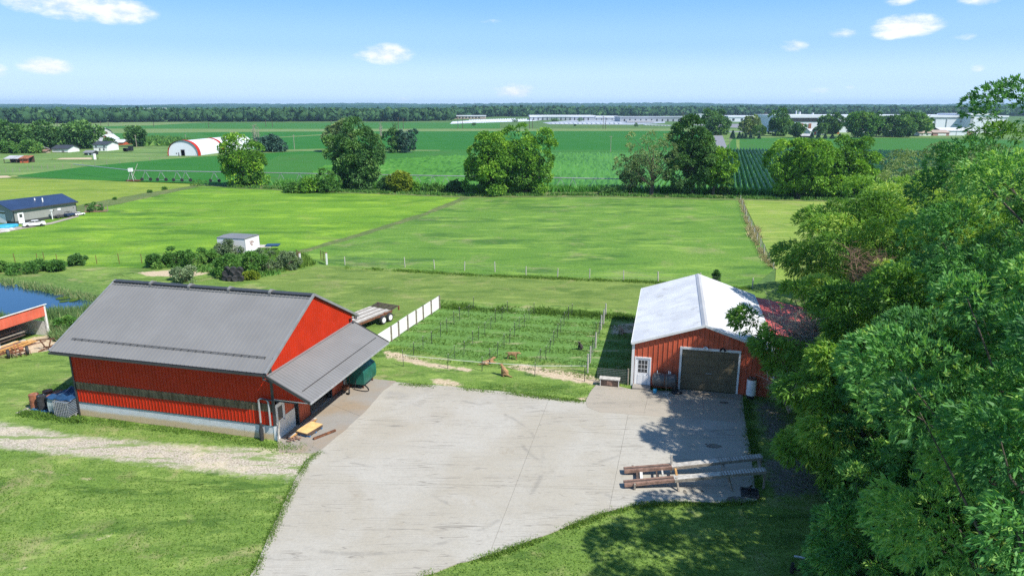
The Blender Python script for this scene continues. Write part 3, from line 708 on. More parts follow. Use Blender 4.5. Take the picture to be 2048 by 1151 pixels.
# concrete: slabs with real joints over a dark bed
def clip(poly, a, b):
    """keep the part of a polygon left of the line a->b"""
    out = []; n = len(poly); ax, ay = a; dx, dy = b[0] - a[0], b[1] - a[1]
    f = lambda p: dx * (p[1] - ay) - dy * (p[0] - ax)
    for i in range(n):
        p, q = poly[i], poly[(i + 1) % n]; fp, fq = f(p), f(q)
        if fp >= 0: out.append(p)
        if (fp >= 0) != (fq >= 0):
            t = fp / (fp - fq); out.append((p[0] + (q[0] - p[0]) * t, p[1] + (q[1] - p[1]) * t))
    return out
def slabs(poly, lines, gap=.007):
    parts = [poly]
    for a, b in lines:
        a, b = px(a)[0], px(b)[0]; d = Vector((b[0] - a[0], b[1] - a[1])).normalized(); nx, ny = -d.y * gap, d.x * gap
        new = []
        for p in parts:
            l = clip(p, (a[0] + nx, a[1] + ny), (b[0] + nx, b[1] + ny)); r = clip(p, (b[0] - nx, b[1] - ny), (a[0] - nx, a[1] - ny))
            for q in (l, r):
                if len(q) > 2: new.append(q)
        parts = new
    return parts
def ragged(poly, amp, step=.35, seed=3):
    r = random.Random(seed); out = []
    for i, a in enumerate(poly):
        b = poly[(i + 1) % len(poly)]; L = math.dist(a, b); n = max(1, int(L / step))
        nx, ny = (-(b[1] - a[1]) / L, (b[0] - a[0]) / L)
        w = 0
        for k in range(n):
            w = .6 * w + r.uniform(-amp, amp) * .6
            out.append((a[0] + (b[0] - a[0]) * k / n + nx * w, a[1] + (b[1] - a[1]) * k / n + ny * w))
    return out
YARD = px((470, 1200), (502, 1151), (530, 1090), (553, 1040), (572, 1000), (590, 960), (612, 925), (640, 903), (668, 880), (700, 852), (728, 826), (752, 800), (770, 780), (792, 765), (900, 773), (1000, 783), (1100, 795), (1166, 803), (1190, 806), (1210, 812), (1310, 822), (1400, 828), (1489, 836), (1502, 905), (1508, 960), (1514, 1002), (1440, 1006), (1380, 1004), (1310, 1006), (1262, 1012), (1200, 1028), (1140, 1050), (1060, 1082), (980, 1110), (900, 1132), (850, 1151), (780, 1180), (740, 1215))
def yard(name, poly, lines, mat, z=.05, amp=.05, seed=3):
    base = poly_sheet(name, ragged(poly, .02, .35, seed), z - .012, M['joint'])
    for q in slabs(ragged(poly, amp, .35, seed), lines):
        bm = bmesh.new(); top = [bm.verts.new((x, y, z)) for x, y in q]; bot = [bm.verts.new((x, y, z - .09)) for x, y in q]
        f = bm.faces.new(top)
        for i in range(len(q)): bm.faces.new((top[i], bot[i], bot[(i + 1) % len(q)], top[(i + 1) % len(q)]))
        if f.calc_area() < .05: bm.free(); continue
        f.normal_update()
        if f.normal.z < 0: bmesh.ops.reverse_faces(bm, faces=bm.faces)
        bmesh.ops.triangulate(bm, faces=[f])
        me = bpy.data.meshes.new('slab'); bm.to_mesh(me); bm.free()
        link('slab', me, mat, base)
    return base
yard('concrete_yard', YARD, [((560, 966), (950, 971)), ((950, 971), (1530, 990)), ((1246, 880), (1219, 1015)), ((1032, 970), (986, 1090)), ((905, 850), (1300, 872))], M['concrete'])
yard('garage_apron', px((1172, 801), (1180, 786), (1192, 770), (1240, 774), (1262, 779), (1360, 784), (1484, 791), (1490, 847), (1400, 839), (1310, 833), (1200, 825), (1174, 815)), [((1405, 785), (1407, 842)), ((1300, 778), (1285, 838))], M['concrete_tan'], .058, .02, 5)
OLD = px((560, 905), (554, 885), (600, 830), (660, 790), (700, 762), (735, 757), (790, 762), (800, 770), (785, 785), (765, 805), (740, 830), (712, 856), (680, 884), (650, 905), (622, 906))
yard('barn_apron', OLD, [((640, 800), (720, 832))], M['concrete_old'], .036, .02, 6)

# dark stains soaked into the slabs
def stain(x, y, rx, ry, z=.0605):
    c = G(x, y); r = random.Random(int(x)); n = 22; q = []
    for i in range(n):
        k = r.uniform(.78, 1.12); q.append((c.x + rx * k * math.cos(2 * PI * i / n), c.y + ry * k * math.sin(2 * PI * i / n)))
    poly_sheet('oil_stain', q, z, M['stain'])
M['stain'] = paint('oil_soaked_concrete', (.16, .145, .12, 1), .8, .35, 3, (.26, .24, .2, 1), .4)
for a_ in ((1428, 893, .42, .26), (1412, 889, .07, .06), (1448, 806, .32, .16), (1320, 800, .12, .1), (1474, 1000, .5, .3), (1370, 985, .1, .18), (1404, 983, .08, .07)): stain(*a_)

# air
hz = B().span((-7500, -250, -2.2), (7500, 9000, 95)).build('haze'); hz['kind'] = 'stuff'
hm = bpy.data.materials.new('haze_air'); hm.use_nodes = True
for n in list(hm.node_tree.nodes):
    if n.type == 'BSDF_PRINCIPLED': hm.node_tree.nodes.remove(n)
vo = hm.node_tree.nodes.new('ShaderNodeVolumePrincipled'); vo.inputs['Color'].default_value = (.50, .76, 1.0, 1); vo.inputs['Density'].default_value = 1.05e-4
vo.inputs['Anisotropy'].default_value = 0.1
hm.node_tree.links.new(vo.outputs[0], hm.node_tree.nodes['Material Output'].inputs['Volume']); hz.data.materials.append(hm)

# ------------------------------------------------------------ hills and woods
def crown_lump(seed, sub=1):
    bm = bmesh.new(); bmesh.ops.create_icosphere(bm, subdivisions=sub, radius=1); r = np.random.RandomState(seed)
    v = np.array([q.co[:] for q in bm.verts]); f = np.array([[q.index for q in p.verts] for p in bm.faces]); bm.free()
    v *= (1 + r.uniform(-.32, .32, (len(v), 1))); return v, f
LUMPS = [crown_lump(i, 2) for i in range(4)]; LUMPS1 = [crown_lump(i, 1) for i in range(4)]
def wood(name, P, Z, R, H, mat, seed, lumps=LUMPS1):
    """many merged far crowns; P (n,2), Z ground level, R radius, H height"""
    rs = np.random.RandomState(seed); Vs, Fs, Ts, off = [], [], [], 0
    for i in range(len(P)):
        v, f = lumps[i % 4]; a = rs.uniform(0, 6.28); c, s = math.cos(a), math.sin(a)
        w = v @ np.array([[c, s, 0], [-s, c, 0], [0, 0, 1]]) * np.array([R[i], R[i], H[i] * .5]) + np.array([P[i, 0], P[i, 1], Z[i] + H[i] * .52])
        Vs.append(w); Fs.append(f + off); off += len(v)
        Ts.append(np.clip(rs.uniform(.15, .85) + rs.uniform(-.12, .12, len(v)), 0, 1))
    # tattered leaf clumps over every crown
    q = 16; n = len(P); D = unit(rs.normal(0, 1, (n * q, 3)) + np.array([0, -.5, .5])); Rr = np.repeat(np.column_stack([R, R, H * .5]), q, 0)
    ctr = np.repeat(np.column_stack([P, Z + H * .52]), q, 0) + D * Rr * rs.uniform(.9, 1.22, (n * q, 1)); sz = np.repeat(R, q)[:, None] * rs.uniform(.22, .5, (n * q, 1))
    u = unit(rs.normal(0, 1, (n * q, 3))) * sz; w = unit(np.cross(u, rs.normal(0, 1, (n * q, 3)))) * sz * .8
    ctr[:, 2] = np.maximum(ctr[:, 2], .5)
    VV = np.stack([ctr - u, ctr + w, ctr + u * .9, ctr - w], 1).reshape(-1, 3); FF = np.arange(n * q * 4).reshape(-1, 4); TT = np.repeat(np.clip(np.repeat(rs.uniform(0, 1, n), q) + rs.normal(0, .22, n * q), 0, 1), 4)
    V3 = np.concatenate(Vs); F3 = np.concatenate(Fs); F4 = np.concatenate([F3, F3[:, :1]], 1)
    me = np_mesh(name, np.concatenate([V3, VV]), np.concatenate([F3, FF[:, :3] + len(V3), FF[:, [0, 2, 3]] + len(V3)]), {'tone': np.concatenate([np.concatenate(Ts), TT])})
    return link(name, me, M[mat])
def belt(pxs, n, depth, r, h, seed, jit=.4):
    """crowns along a belt given by base pixels; returns positions"""
    rs = np.random.RandomState(seed); g = [G(x, y) for x, y in pxs]; L = [0]
    for a, b in zip(g, g[1:]): L.append(L[-1] + (b - a).length)
    t = rs.uniform(0, L[-1], n); P = np.zeros((n, 2))
    for i, u in enumerate(t):
        k = max(j for j in range(len(L) - 1) if L[j] <= u); q = g[k].lerp(g[k + 1], (u - L[k]) / (L[k + 1] - L[k])); P[i] = q.x, q.y
    d = rs.uniform(0, 1, n) ** 1.1 * depth; P *= (1 + d / np.linalg.norm(P, axis=1))[:, None]
    return P, np.zeros(n), r * rs.uniform(.55, 1.5, n), h * rs.uniform(.45, 1.2, n)
w = belt([(-300, 246), (0, 247), (130, 247), (300, 244), (420, 244), (600, 243), (800, 243), (905, 241)], 2900, 420, 6, 13.5, 1)
tag(wood('woods', *w, 'leaf_far', 1), kind='stuff', label='dark green woodland belt beyond the crop fields, left and centre')
w = belt([(900, 235), (1100, 233), (1400, 232), (1700, 232), (2200, 233)], 2400, 900, 9, 16, 2)
tag(wood('woods', *w, 'leaf_far', 2), kind='stuff', label='woodland belt rising behind the white industrial buildings')
def hill(name, y0, depth, base, amp, seed, mat, nx=260, ny=10, x0=-5600, x1=5600, rough=6.):
    """a long wooded ridge, its crest at y0+depth/2"""
    rs = np.random.RandomState(seed); X = np.linspace(x0, x1, nx); ph = rs.uniform(0, 6.3, 8)
    crest = base + amp * (.5 * np.sin(X / 900 + ph[0]) + .3 * np.sin(X / 390 + ph[1]) + .2 * np.sin(X / 170 + ph[2]))
    V = []
    for j in range(ny):
        t = j / (ny - 1); s = math.sin(PI * min(1, t * 1.0) * .5) if t <= 1 else 1
        V.append(np.column_stack([X * (1 + t * .1), np.full(nx, y0 + depth * t) + rs.normal(0, depth / ny * .2, nx), -3 + (crest + 3) * s + (rs.uniform(-.5, .5, nx) * rough if j else 0)]))
    V.append(np.column_stack([X * 1.2, np.full(nx, y0 + depth * 2.2), np.full(nx, -5.)]))
    V = np.concatenate(V); idx = np.arange(nx * (ny + 1)).reshape(ny + 1, nx)
    F = np.stack([idx[:-1, :-1], idx[:-1, 1:], idx[1:, 1:], idx[1:, :-1]], -1).reshape(-1, 4)
    T = np.clip(rs.uniform(.0, 1., len(V)), 0, 1)
    o = link(name, np_mesh(name, V, F, {'tone': T}), M[mat]); o['kind'] = 'structure'; return o
hill('hills', 1900, 500, 13, 5, 3, 'leaf_hill', 900, 8, rough=7)
hill('hills', 2800, 600, 24, 5, 4, 'leaf_hill', 900, 8, rough=8)
hill('hills', 4200, 1200, 41, 11, 5, 'leaf_hill', 900, 8, -7000, 7000, rough=9)

# ============================================================ THE RED BARN
# local frame: x along the long front wall, y towards the back, z up
BARN = G(160, 830); BRZ = math.atan2(-.245, .9695)
def barn_world(x, y, z=0):
    return Matrix.Rotation(BRZ, 4, 'Z') @ Vector((x, y, z)) + Vector((BARN.x, BARN.y, 0))
BL, BD, RZ, SL = 13.8, 9.8, 7.4, .5405      # length, depth, ridge height, roof slope
zr = lambda y: RZ - SL * abs(y - BD / 2)
barn = thing('barn', 'large red steel barn with grey ribbed roof and lean-to canopy beside the concrete yard', 'barn', (BARN.x, BARN.y, 0), BRZ)
# foundation of cast panels with a coursed face
fx = [0, 2.05, 4.5, 6.95, 9.4, 11.7, 13.66]
for a, b in zip(fx, fx[1:]):
    mb = B(); mb.span((a + .008, .03, -.2), (b - .008, .25, .95))
    for k in range(12):
        z0 = .02 + k * .078; mb.span((a + .01, .008, z0 + .008), (b - .01, .03, z0 + .074))
    mb.build('foundation_panel', M['foundation'], barn)
P_ = lambda y0: (lambda s, o, z: (s, y0 - o, z))
B().ribs(.06, 13.7, lambda s: .95, lambda s: 1.78, .235, .03, .028, P_(0)).build('lower_siding', M['red_front'], barn)
B().ribs(.06, 13.7, lambda s: 1.78, lambda s: 2.28, .235, .03, .026, P_(0)).build('clear_panel', M['clear'], barn)
B().ribs(.06, 13.7, lambda s: 2.28, lambda s: 4.7, .235, .03, .028, P_(-.004)).build('upper_siding', M['red_front'], barn)
B().span((.02, -.035, .93), (13.7, .02, .965)).span((.02, -.03, 2.265), (13.7, .0, 2.285)).build('base_trim', M['trim_dark'], barn)
# right gable wall (x = 13.8), with openings for the entry door and the bay
XG = BL
def gable_sheet(name, y0, y1, zb, zt, mat, x=XG, kinks=()):
    return B().ribs(y0, y1, zb, zt, .235, .03, .028, lambda s, o, z: (x + o, s, z), kinks).build(name, mat, barn)
gable_sheet('gable_siding', 0, BD, lambda s: 2.75, lambda s: zr(s) - .06, M['red_gable'], kinks=(BD / 2,))
gable_sheet('end_siding', .95, 1.98, lambda s: 1.22, lambda s: 2.75, M['red_faded'])
gable_sheet('end_siding', 7.75, BD, lambda s: .95, lambda s: 2.75, M['red_faded'])
B().span((XG - .1, .99, 0), (XG + .03, 1.97, 1.21)).build('white_wainscot', M['white'], barn)
B().span((XG - .1, 7.8, 0), (XG + .03, BD, .95)).build('white_wainscot', M['white'], barn)
B().span((XG - .14, -.02, -.1), (XG + .02, .07, .96)).build('corner_post', M['white'], barn)
B().span((XG - .1, -.04, .97), (XG + .045, .05, 4.7)).build('corner_trim', M['trim_dark'], barn)
B().span((-.03, -.045, -.1), (.08, .04, 4.7)).build('corner_trim', M['trim_dark'], barn)
# far walls
B().span((0.02, BD - .05, 0), (BL - .02, BD, 4.6)).build('back_wall', M['red_gable'], barn)
B().prism([(0.02, -.1), (BD - .02, -.1), (BD - .02, zr(BD) - .1), (BD / 2, RZ - .1), (0.02, zr(0) - .1)], 0.0, .06, 'x').build('left_wall', M['red_gable'], barn)
B().span((0.1, .3, .0), (BL - .1, BD - .1, .045)).build('floor', M['concrete_old'], barn)
B().span((XG - 4.2, 1.5, 0), (XG - 4.1, 9.5, 3.0)).build('inner_partition', M['dark_in'], barn)
B().span((XG - 4.1, .2, 2.9), (XG - .1, BD - .2, 3.0)).build('ceiling', M['dark_in'], barn)
# entry door
door = B().span((XG + .0, .06, .04), (XG + .05, .16, 2.2)).span((XG, .86, .04), (XG + .05, .95, 2.2)).span((XG, .16, 2.1), (XG + .05, .86, 2.2)).span((XG, .16, .04), (XG + .035, .86, 1.15)).span((XG, .16, 1.95), (XG + .035, .86, 2.1)).span((XG, .16, 1.15), (XG + .035, .27, 1.95)).span((XG, .75, 1.15), (XG + .035, .86, 1.95)).build('entry_door', M['white_clean'], barn, bevel=.006)
B().span((XG - .01, .27, 1.15), (XG + .015, .75, 1.95)).build('door_window', M['glass'], door)
B().span((XG + .035, .80, 1.02), (XG + .09, .83, 1.08)).span((XG + .07, .72, 1.035), (XG + .09, .83, 1.06)).build('handle', M['steel'], door)
# sliding doors on their track
for y0, y1 in ((2.1, 3.5), (6.1, 7.72)):
    d = B().ribs(y0 + .05, y1 - .05, lambda s: .1, lambda s: 2.62, .235, .03, .026, lambda s, o, z: (XG + .14 + o, s, z)).build('sliding_door', M['red_faded'], barn)
    B().span((XG + .09, y0, .07), (XG + .135, y1, 2.64)).span((XG + .135, y0, .07), (XG + .185, y0 + .05, 2.64)).span((XG + .135, y1 - .05, .07), (XG + .185, y1, 2.64)).build('door_frame', M['trim_dark'], d)
B().span((XG + .04, 1.9, 2.66), (XG + .2, 9.0, 2.76)).build('door_track', M['trim_grey'], barn)
B().span((XG - .1, 1.98, 0), (XG + .03, 2.08, 2.75)).build('jamb', M['trim_dark'], barn); B().span((XG - .1, 6.05, 0), (XG + .03, 6.15, 2.75)).build('jamb', M['trim_dark'], barn)
B().span((XG - .02, 3.5, .045), (XG + .12, 6.1, .075)).build('door_sill', M['steel'], barn)
B().span((XG + .05, 7.82, .1), (XG + .13, 7.9, 2.7)).build('corner_post', M['white'], barn)
# roof
X0, X1, E0 = -.66, BL + .14, -.66
slope_len = math.hypot(BD / 2 - E0, (BD / 2 - E0) * SL); ca, sa = (BD / 2 - E0) / slope_len, (BD / 2 - E0) * SL / slope_len
def roof_pt(front, lift=0.):
    sg = 1 if front else -1
    return lambda s, o, q: (s, BD / 2 - sg * (ca * (slope_len - q) + sa * (o + lift)), RZ - sa * (slope_len - q) + ca * (o + lift))
for fr in (True, False):
    rf = B().ribs(X0, X1, lambda s: 0, lambda s: slope_len, .262, .024, .03, roof_pt(fr)).build('roof_slope', M['roof_grey'], barn)
    f = roof_pt(fr); g = roof_pt(fr, -.09)
    vs = [g(X0, 0, 0), g(X1, 0, 0), g(X1, 0, slope_len), g(X0, 0, slope_len)]
    B().add(vs, [(0, 1, 2, 3)]).build('soffit', M['trim_dark'], rf)
    # rake trim on both gable ends
    for x in (X0, X1):
        a, b = Vector(f(x, .012, -.02)), Vector(f(x, .012, slope_len)); B().bar(a, b, .11, .15, up=(0, 0, 1)).build('rake_trim', M['trim_grey'], rf)
# snow guard rails near the eave
sgd = B()
for q in (1.02, 1.12):
    sgd.bar(roof_pt(True)(X0 + .75, .055, q), roof_pt(True)(X1 - .55, .05, q), .016, .022)
for i in range(28):
    x = X0 + 1 + i * .5; sgd.bar(roof_pt(True)(x, .03, 1.0), roof_pt(True)(x, .03, 1.14), .03, .03)
sgd.build('snow_guard', M['trim_dark'], barn)
# ridge: four vent lengths with lighter joints
n = 5; L = (X1 - X0) / n
for i in range(n):
    a = X0 + i * L + .06; b = a + L - .12
    B().prism([(BD / 2 - .24, RZ - .07), (BD / 2 - .26, RZ + .02), (BD / 2, RZ + .07), (BD / 2 + .26, RZ + .02), (BD / 2 + .26, RZ - .07)], a, b, 'x').build('ridge_vent', M['trim_dark'], barn)
    if i: B().prism([(BD / 2 - .28, RZ - .1), (BD / 2 - .28, RZ + .05), (BD / 2, RZ + .17), (BD / 2 + .28, RZ + .05), (BD / 2 + .28, RZ - .1)], a - .15, a + .02, 'x').build('ridge_cap', M['roof_grey'], barn)
B().bar((X0, BD / 2 - .36, RZ - .145), (X1, BD / 2 - .36, RZ - .145), .03, .04).build('ridge_flashing', M['trim_grey'], barn)
# gutter and downpipe
gy = E0 - .07; gz = zr(E0) - .08
gt = B().span((X0, gy - .06, gz - .06), (X1, gy + .055, gz - .045)).span((X0, gy - .075, gz - .06), (X1, gy - .06, gz + .06)).span((X0, gy + .05, gz - .06), (X1, gy + .062, gz + .06)).build('gutter', M['trim_dark'], barn)
B().tube([(X1 - .15, gy, gz - .04), (X1 - .12, gy, gz - .25), (X1 - .12, gy + .4, gz - .5), (X1 + .1, -.2, gz - .62)], .05, 8).build('gutter_outlet', M['trim_dark'], barn)
B().tube([(15.5, -.42, 2.72), (14.6, -.25, 2.64), (12.98, -.12, 2.58)], .045, 8).build('drain_pipe', M['trim_dark'], barn)
dp = B().tube([(13.55, -.12, 1.0), (13.55, -.12, 2.45), (13.45, -.12, 2.58), (13.05, -.12, 2.6), (12.93, -.12, 2.5), (12.93, -.12, 1.05)], .055, 8).build('downpipe', M['steel'], barn, smooth=True)
B().tube([(12.93, -.13, 1.12), (12.93, -.14, .85), (12.93, -.16, .6), (12.93, -.16, 0)], [.06, .085, .13, .11], 10).build('drain_boot', M['rubber'], dp, smooth=True)
# lean-to canopy over the doors
Y0, Y1 = -.55, 9.78; LX0, LX1, LZ0, LZ1 = BL + .02, BL + 2.65, 4.2, 2.9
ll = math.hypot(LX1 - LX0, LZ0 - LZ1); lc, ls = (LX1 - LX0) / ll, (LZ0 - LZ1) / ll
LP = lambda s, o, q: (LX0 + lc * q + ls * o, s, LZ0 - ls * q + lc * o)
lt = B().ribs(Y0, Y1, lambda s: 0, lambda s: ll, .262, .024, .026, LP).build('canopy_roof', M['roof_grey'], barn)
B().add([LP(Y0, -.1, 0), LP(Y1, -.1, 0), LP(Y1, -.1, ll), LP(Y0, -.1, ll)], [(0, 1, 2, 3)]).build('soffit', M['white'], lt)
for y in (Y0, Y1): B().bar(LP(y, -.02, -.02), LP(y, -.02, ll + .02), .05, .15).build('rake_trim', M['trim_dark'], lt)
B().bar(LP(Y0, -.05, ll + .03), LP(Y1, -.05, ll + .03), .10, .11).build('canopy_gutter', M['steel'], lt)
B().bar(LP(Y0 + .5, .045, ll * .72), LP(Y1 - .4, .045, ll * .72), .025, .03).build('snow_guard', M['trim_dark'], lt)
B().bar(LP(Y0, .02, .07), LP(Y1, .02, .07), .16, .012).build('wall_flashing', M['trim_grey'], lt)
zl = lambda x: LZ0 - (x - LX0) * (LZ0 - LZ1) / (LX1 - LX0)
B().ribs(BL + .06, 16.05, lambda s: 2.6, lambda s: zl(s) - .1, .235, .03, .028, P_(.0)).build('canopy_end_siding', M['red_front'], barn)
B().span((BL + .05, -.03, 2.56), (16.1, .04, 2.61)).build('canopy_end_trim', M['white'], barn)
for y in (3.4, 6.2, 9.2):
    B().bar((XG + .05, y, 2.85), (LX1 - .5, y, 3.02), .06, .09).build('canopy_brace', M['wood_grey'], barn)
# security lamp at the back corner of the gable
l = B().span((XG + .03, 9.3, 4.35), (XG + .16, 9.4, 4.5)).tube([(XG + .1, 9.35, 4.5), (XG + .4, 9.45, 4.6)], .03, 6).lathe([(.09, 0), (.12, .08), (.05, .16)], (XG + .45, 9.45, 4.5), 10).build('wall_lamp', M['black'], barn)

# things standing by the barn ------------------------------------------------
def at_barn(x, y, z=0): v = barn_world(x, y, z); return (v.x, v.y, z)
# green tank
t = thing('fuel_tank', 'dark green oblong fuel tank with rounded top under the canopy end', 'tank', at_barn(14.75, 8.85), BRZ)
prof = [(-.62, .35), (.62, .35), (.68, .6), (.68, 1.15), (.58, 1.42), (.3, 1.58), (0, 1.62), (-.3, 1.58), (-.58, 1.42), (-.68, 1.15), (-.68, .6)]
B().prism([(a, b) for a, b in prof], -.95, .95, 'y').build('tank_body', M['tank_green'], t, smooth=True, bevel=.03)
for y in (-.7, 0, .7): B().prism([(a * 1.012, .35 + (b - .35) * 1.012) for a, b in prof], y - .02, y + .02, 'y').build('band', M['tank_green'], t)
for sx in (-.45, .45):
    for sy in (-.7, .7): B().bar((sx, sy, .04), (sx, sy, .38), .08).build('leg', M['rust'], t)
B().cyl((0, .4, 1.6), (0, .4, 1.8), .05, 8).build('vent_pipe', M['steel'], t); B().cyl((0, -.5, 1.6), (0, -.5, 1.7), .08, 8).build('filler_cap', M['steel'], t)
hose = [Vector((.75 + 1.05 * math.sin(a * .95) * (1), -.9 + .55 - .95 * math.cos(a), .1)) for a in [i * PI / 14 for i in range(15)]]
hs = B().tube([(.3, -.95, .7), (.35, -1.1, .2)] + [(.3 + .95 * math.sin(PI * i / 14) ** .8, -1.15 + .9 * (i / 14), .085) for i in range(15)] + [(.3, -.2, .085)], .025, 6).build('hose', M['black'])
hs.location = at_barn(15.0, 8.9); hs.rotation_euler = (0, 0, BRZ - .5); tag(hs, 'black hose looping over the concrete beside the green tank', 'hose')
# spreader on wheels
t = thing('push_spreader', 'small rusty push spreader leaning by the sliding door near the green tank', 'spreader', at_barn(14.5, 6.95), BRZ + .4)
B().lathe([(.06, .25), (.25, .5), (.27, .62)], (0, 0, 0), 14).build('hopper', M['rust'], t)
B().bar((0, 0, .35), (.1, .75, 1.15), .03).bar((.2, 0, .35), (.3, .75, 1.15), .03).bar((-.02, .75, 1.15), (.42, .75, 1.15), .035).build('handle', M['rust'], t)
w = B().lathe([(.02, -.04), (.16, -.04), (.19, 0), (.16, .04), (.02, .04)], (0, 0, 0), 14, 'x').build('wheel', M['rubber'], t); w.location = (-.2, -.1, .24)
again(w, t, (.25, -.1, .24))
# pallet with plywood, leaning boards, pipe
t = thing('wood_pallet', 'blue-edged pallet on the stained concrete in front of the barn door', 'pallet', at_barn(15.0, 1.45, 0)[:2] + (.05,), BRZ - .12)
for y in (-.55, 0, .55): B().span((-.5, y - .05, 0), (.5, y + .05, .1)).build('stringer', M['pallet_blue'], t)
for i in range(6):
    o = B().span((-.52 + i * .18, -.62, .1), (-.39 + i * .18, .62, .122)).build('slat', M['wood_dark'] if i % 2 else M['pallet_blue'], t)
t2 = thing('plywood_stack', 'fresh orange plywood sheet lying on the pallet by the barn door', 'plywood', at_barn(15.0, 1.5, 0)[:2] + (.175,), BRZ - .2)
B().span((-.44, -.72, 0), (.46, .62, .09)).build('lower_boards', M['wood_dark'], t2); B().span((-.42, -.7, .092), (.42, .66, .13)).build('plywood_sheet', M['wood_new'], t2)
for i, (dx, c, z) in enumerate(((-.62, 'wood_brown', .22), (-.48, 'wood_orange', .14), (-.56, 'wood_pale', .1))):
    o = B().bar((dx, -1.1, .03 + .05 * i), (dx + .25 - i * .1, 1.15 + .2 * i, z), .12, .04).build('loose_board', M[c]); o.location = at_barn(15.0, 1.4, 0)[:2] + (.05,); o.rotation_euler = (0, 0, BRZ - .05)
    tag(o, ['long brown board leaning between the pallet and the barn wall', 'orange-brown board lying against the plywood sheet', 'pale thin board beside the pallet'][i], 'board')
o = B().bar((-.12, -.75, .06), (.1, .7, .06), .13, .10).build('iron_channel', M['rust']); o.location = at_barn(16.15, 1.25, 0)[:2] + (.05,); o.rotation_euler = (0, 0, BRZ - .35)
tag(o, 'short dark iron channel lying on the concrete right of the pallet', 'iron bar')
for i, (x, y, s) in enumerate(((14.35, .5, .28), (14.6, .25, .3), (14.9, .35, .22), (14.3, .9, .2), (14.7, .65, .2))):
    mb = B()
    for k in range(7): mb.bar((rnd.uniform(-s, s), rnd.uniform(-s, s), .02 + .01 * k), (rnd.uniform(-s, s), rnd.uniform(-s, s), .03 + .01 * k), .06, .02)
    o = mb.build('bark_scraps', M['wood_brown']); o.location = at_barn(x, y)[:2] + (.06,); tag(o, 'brown bark scraps on the concrete, ' + ['beside the wall below the white door', 'nearest the grass', 'largest, between door and pallet edge', 'farthest back under the sliding door', 'between wall and pallet'][i], 'scraps', 'bark scraps by the barn door')
o = B().bar((0, 0, .05), (.14, .1, 1.25), .14, .03).build('leaning_board', M['wood_pale']); o.location = at_barn(13.95, -.12); o.rotation_euler = (0, 0, BRZ + .2); tag(o, 'pale board leaning on the white corner post of the barn', 'board')

# drums, totes and tarp at the left end of the barn
def drum(label, loc, mat, rz=0, tilt=0):
    t = thing('steel_drum', label, 'drum', loc, rz)
    o = B().lathe([(.27, 0), (.285, .01), (.285, .28), (.30, .295), (.285, .31), (.285, .58), (.30, .595), (.285, .61), (.285, .87), (.295, .88), (.28, .89), (.275, .87)], n=20).build('drum_body', M[mat], t, smooth=True)
    B().cyl((.15, 0, .868), (.15, 0, .895), .035, 8).build('bung', M['steel'], o); B().cyl((-.15, .05, .868), (-.15, .05, .89), .02, 8).build('bung', M['steel'], o)
    t.rotation_euler = (0, tilt, rz); return t
drum('rusty red steel drum, leftmost of the drums by the barn end', at_barn(-3.55, .15, .1), 'rust_light', .3)
drum('dark weathered steel drum on the blue pallet, second from the left', at_barn(-2.75, .0, .17), 'rubber', 1.3)
drum('rusty-topped drum standing behind the dark drum on the pallet', at_barn(-3.05, .7, .17), 'rust_light', 2.)
drum('black drum under an orange rusty lid beside the white tote', at_barn(-2.1, .05, .17), 'black', .9)
o = B().lathe([(.3, 0), (.31, .02), (.2, .06), (.02, .07)], n=16).build('drum_lid', M['rust_light']); o.location = at_barn(-2.05, .12, 1.07); tag(o, 'orange rusty lid lying on the black drum', 'lid')
drum('orange rusty drum at the back between black drum and totes', at_barn(-2.25, .72, .17), 'rust_light', .1)
t = thing('blue_pallet', 'blue wooden pallet under the drums', 'pallet', at_barn(-2.6, .3, .02), BRZ + .03)
for y in (-.5, 0, .5): B().span((-.85, y - .05, 0), (.85, y + .05, .11)).build('stringer', M['pallet_blue'], t)
for i in range(8): B().span((-.86 + i * .235, -.58, .11), (-.76 + i * .235, .58, .135)).build('slat', M['pallet_blue'], t)
o = B().span((-4.15, -.75, -.05), (-.25, 1.5, .035)).build('slab_strip', M['concrete_tan']); o.location = (BARN.x, BARN.y, 0); o.rotation_euler = (0, 0, BRZ); o['kind'] = 'structure'
def tote(label, loc, mat, cage=True, rz=0):
    t = thing('water_tote', label, 'water tote', loc, rz)
    B().span((-.5, -.48, .16), (.5, .48, 1.06)).build('bottle', M[mat], t, bevel=.06)
    B().span((-.5, -.5, 0), (.5, -.4, .13)).span((-.5, .4, 0), (.5, .5, .13)).span((-.5, -.05, 0), (.5, .05, .13)).span((-.5, -.5, .13), (.5, .5, .15)).build('pallet_base', M['steel'], t)
    if cage:
        mb = B()
        for i in range(9):
            z = .2 + i * .105; mb.bar((-.53, -.51, z), (.53, -.51, z), .018); mb.bar((.53, -.51, z), (.53, .51, z), .018); mb.bar((-.53, -.51, z), (-.53, .51, z), .018)
        for i in range(9):
            x = -.53 + i * .1325; mb.bar((x, -.52, .16), (x, -.52, 1.06), .018); mb.bar((x, -.52, 1.06), (x, .51, 1.07), .014)
        mb.build('cage', M['steel'], t)
    return t
tote('milky white water tote without cage beside the drums', at_barn(-1.35, .2, .05), 'tote', False, BRZ)
tote('dark caged water tote at the barn corner', at_barn(-.62, -.15, .05), 'tote_dark', True, BRZ)
t = thing('rib_wrap', 'pale folded plastic sheeting hanging over the white tote', 'plastic sheet', at_barn(-1.35, .2, .05), BRZ)
mb = B()
for i in range(11): mb.tube([(-.52 + i * .1, -.56, .15 + .03 * (i % 3)), (-.51 + i * .1 + .02 * (i % 2), -.6, .6), (-.52 + i * .1, -.54, 1.08)], .05, 5)
mb.build('folds', M['tote'], t)
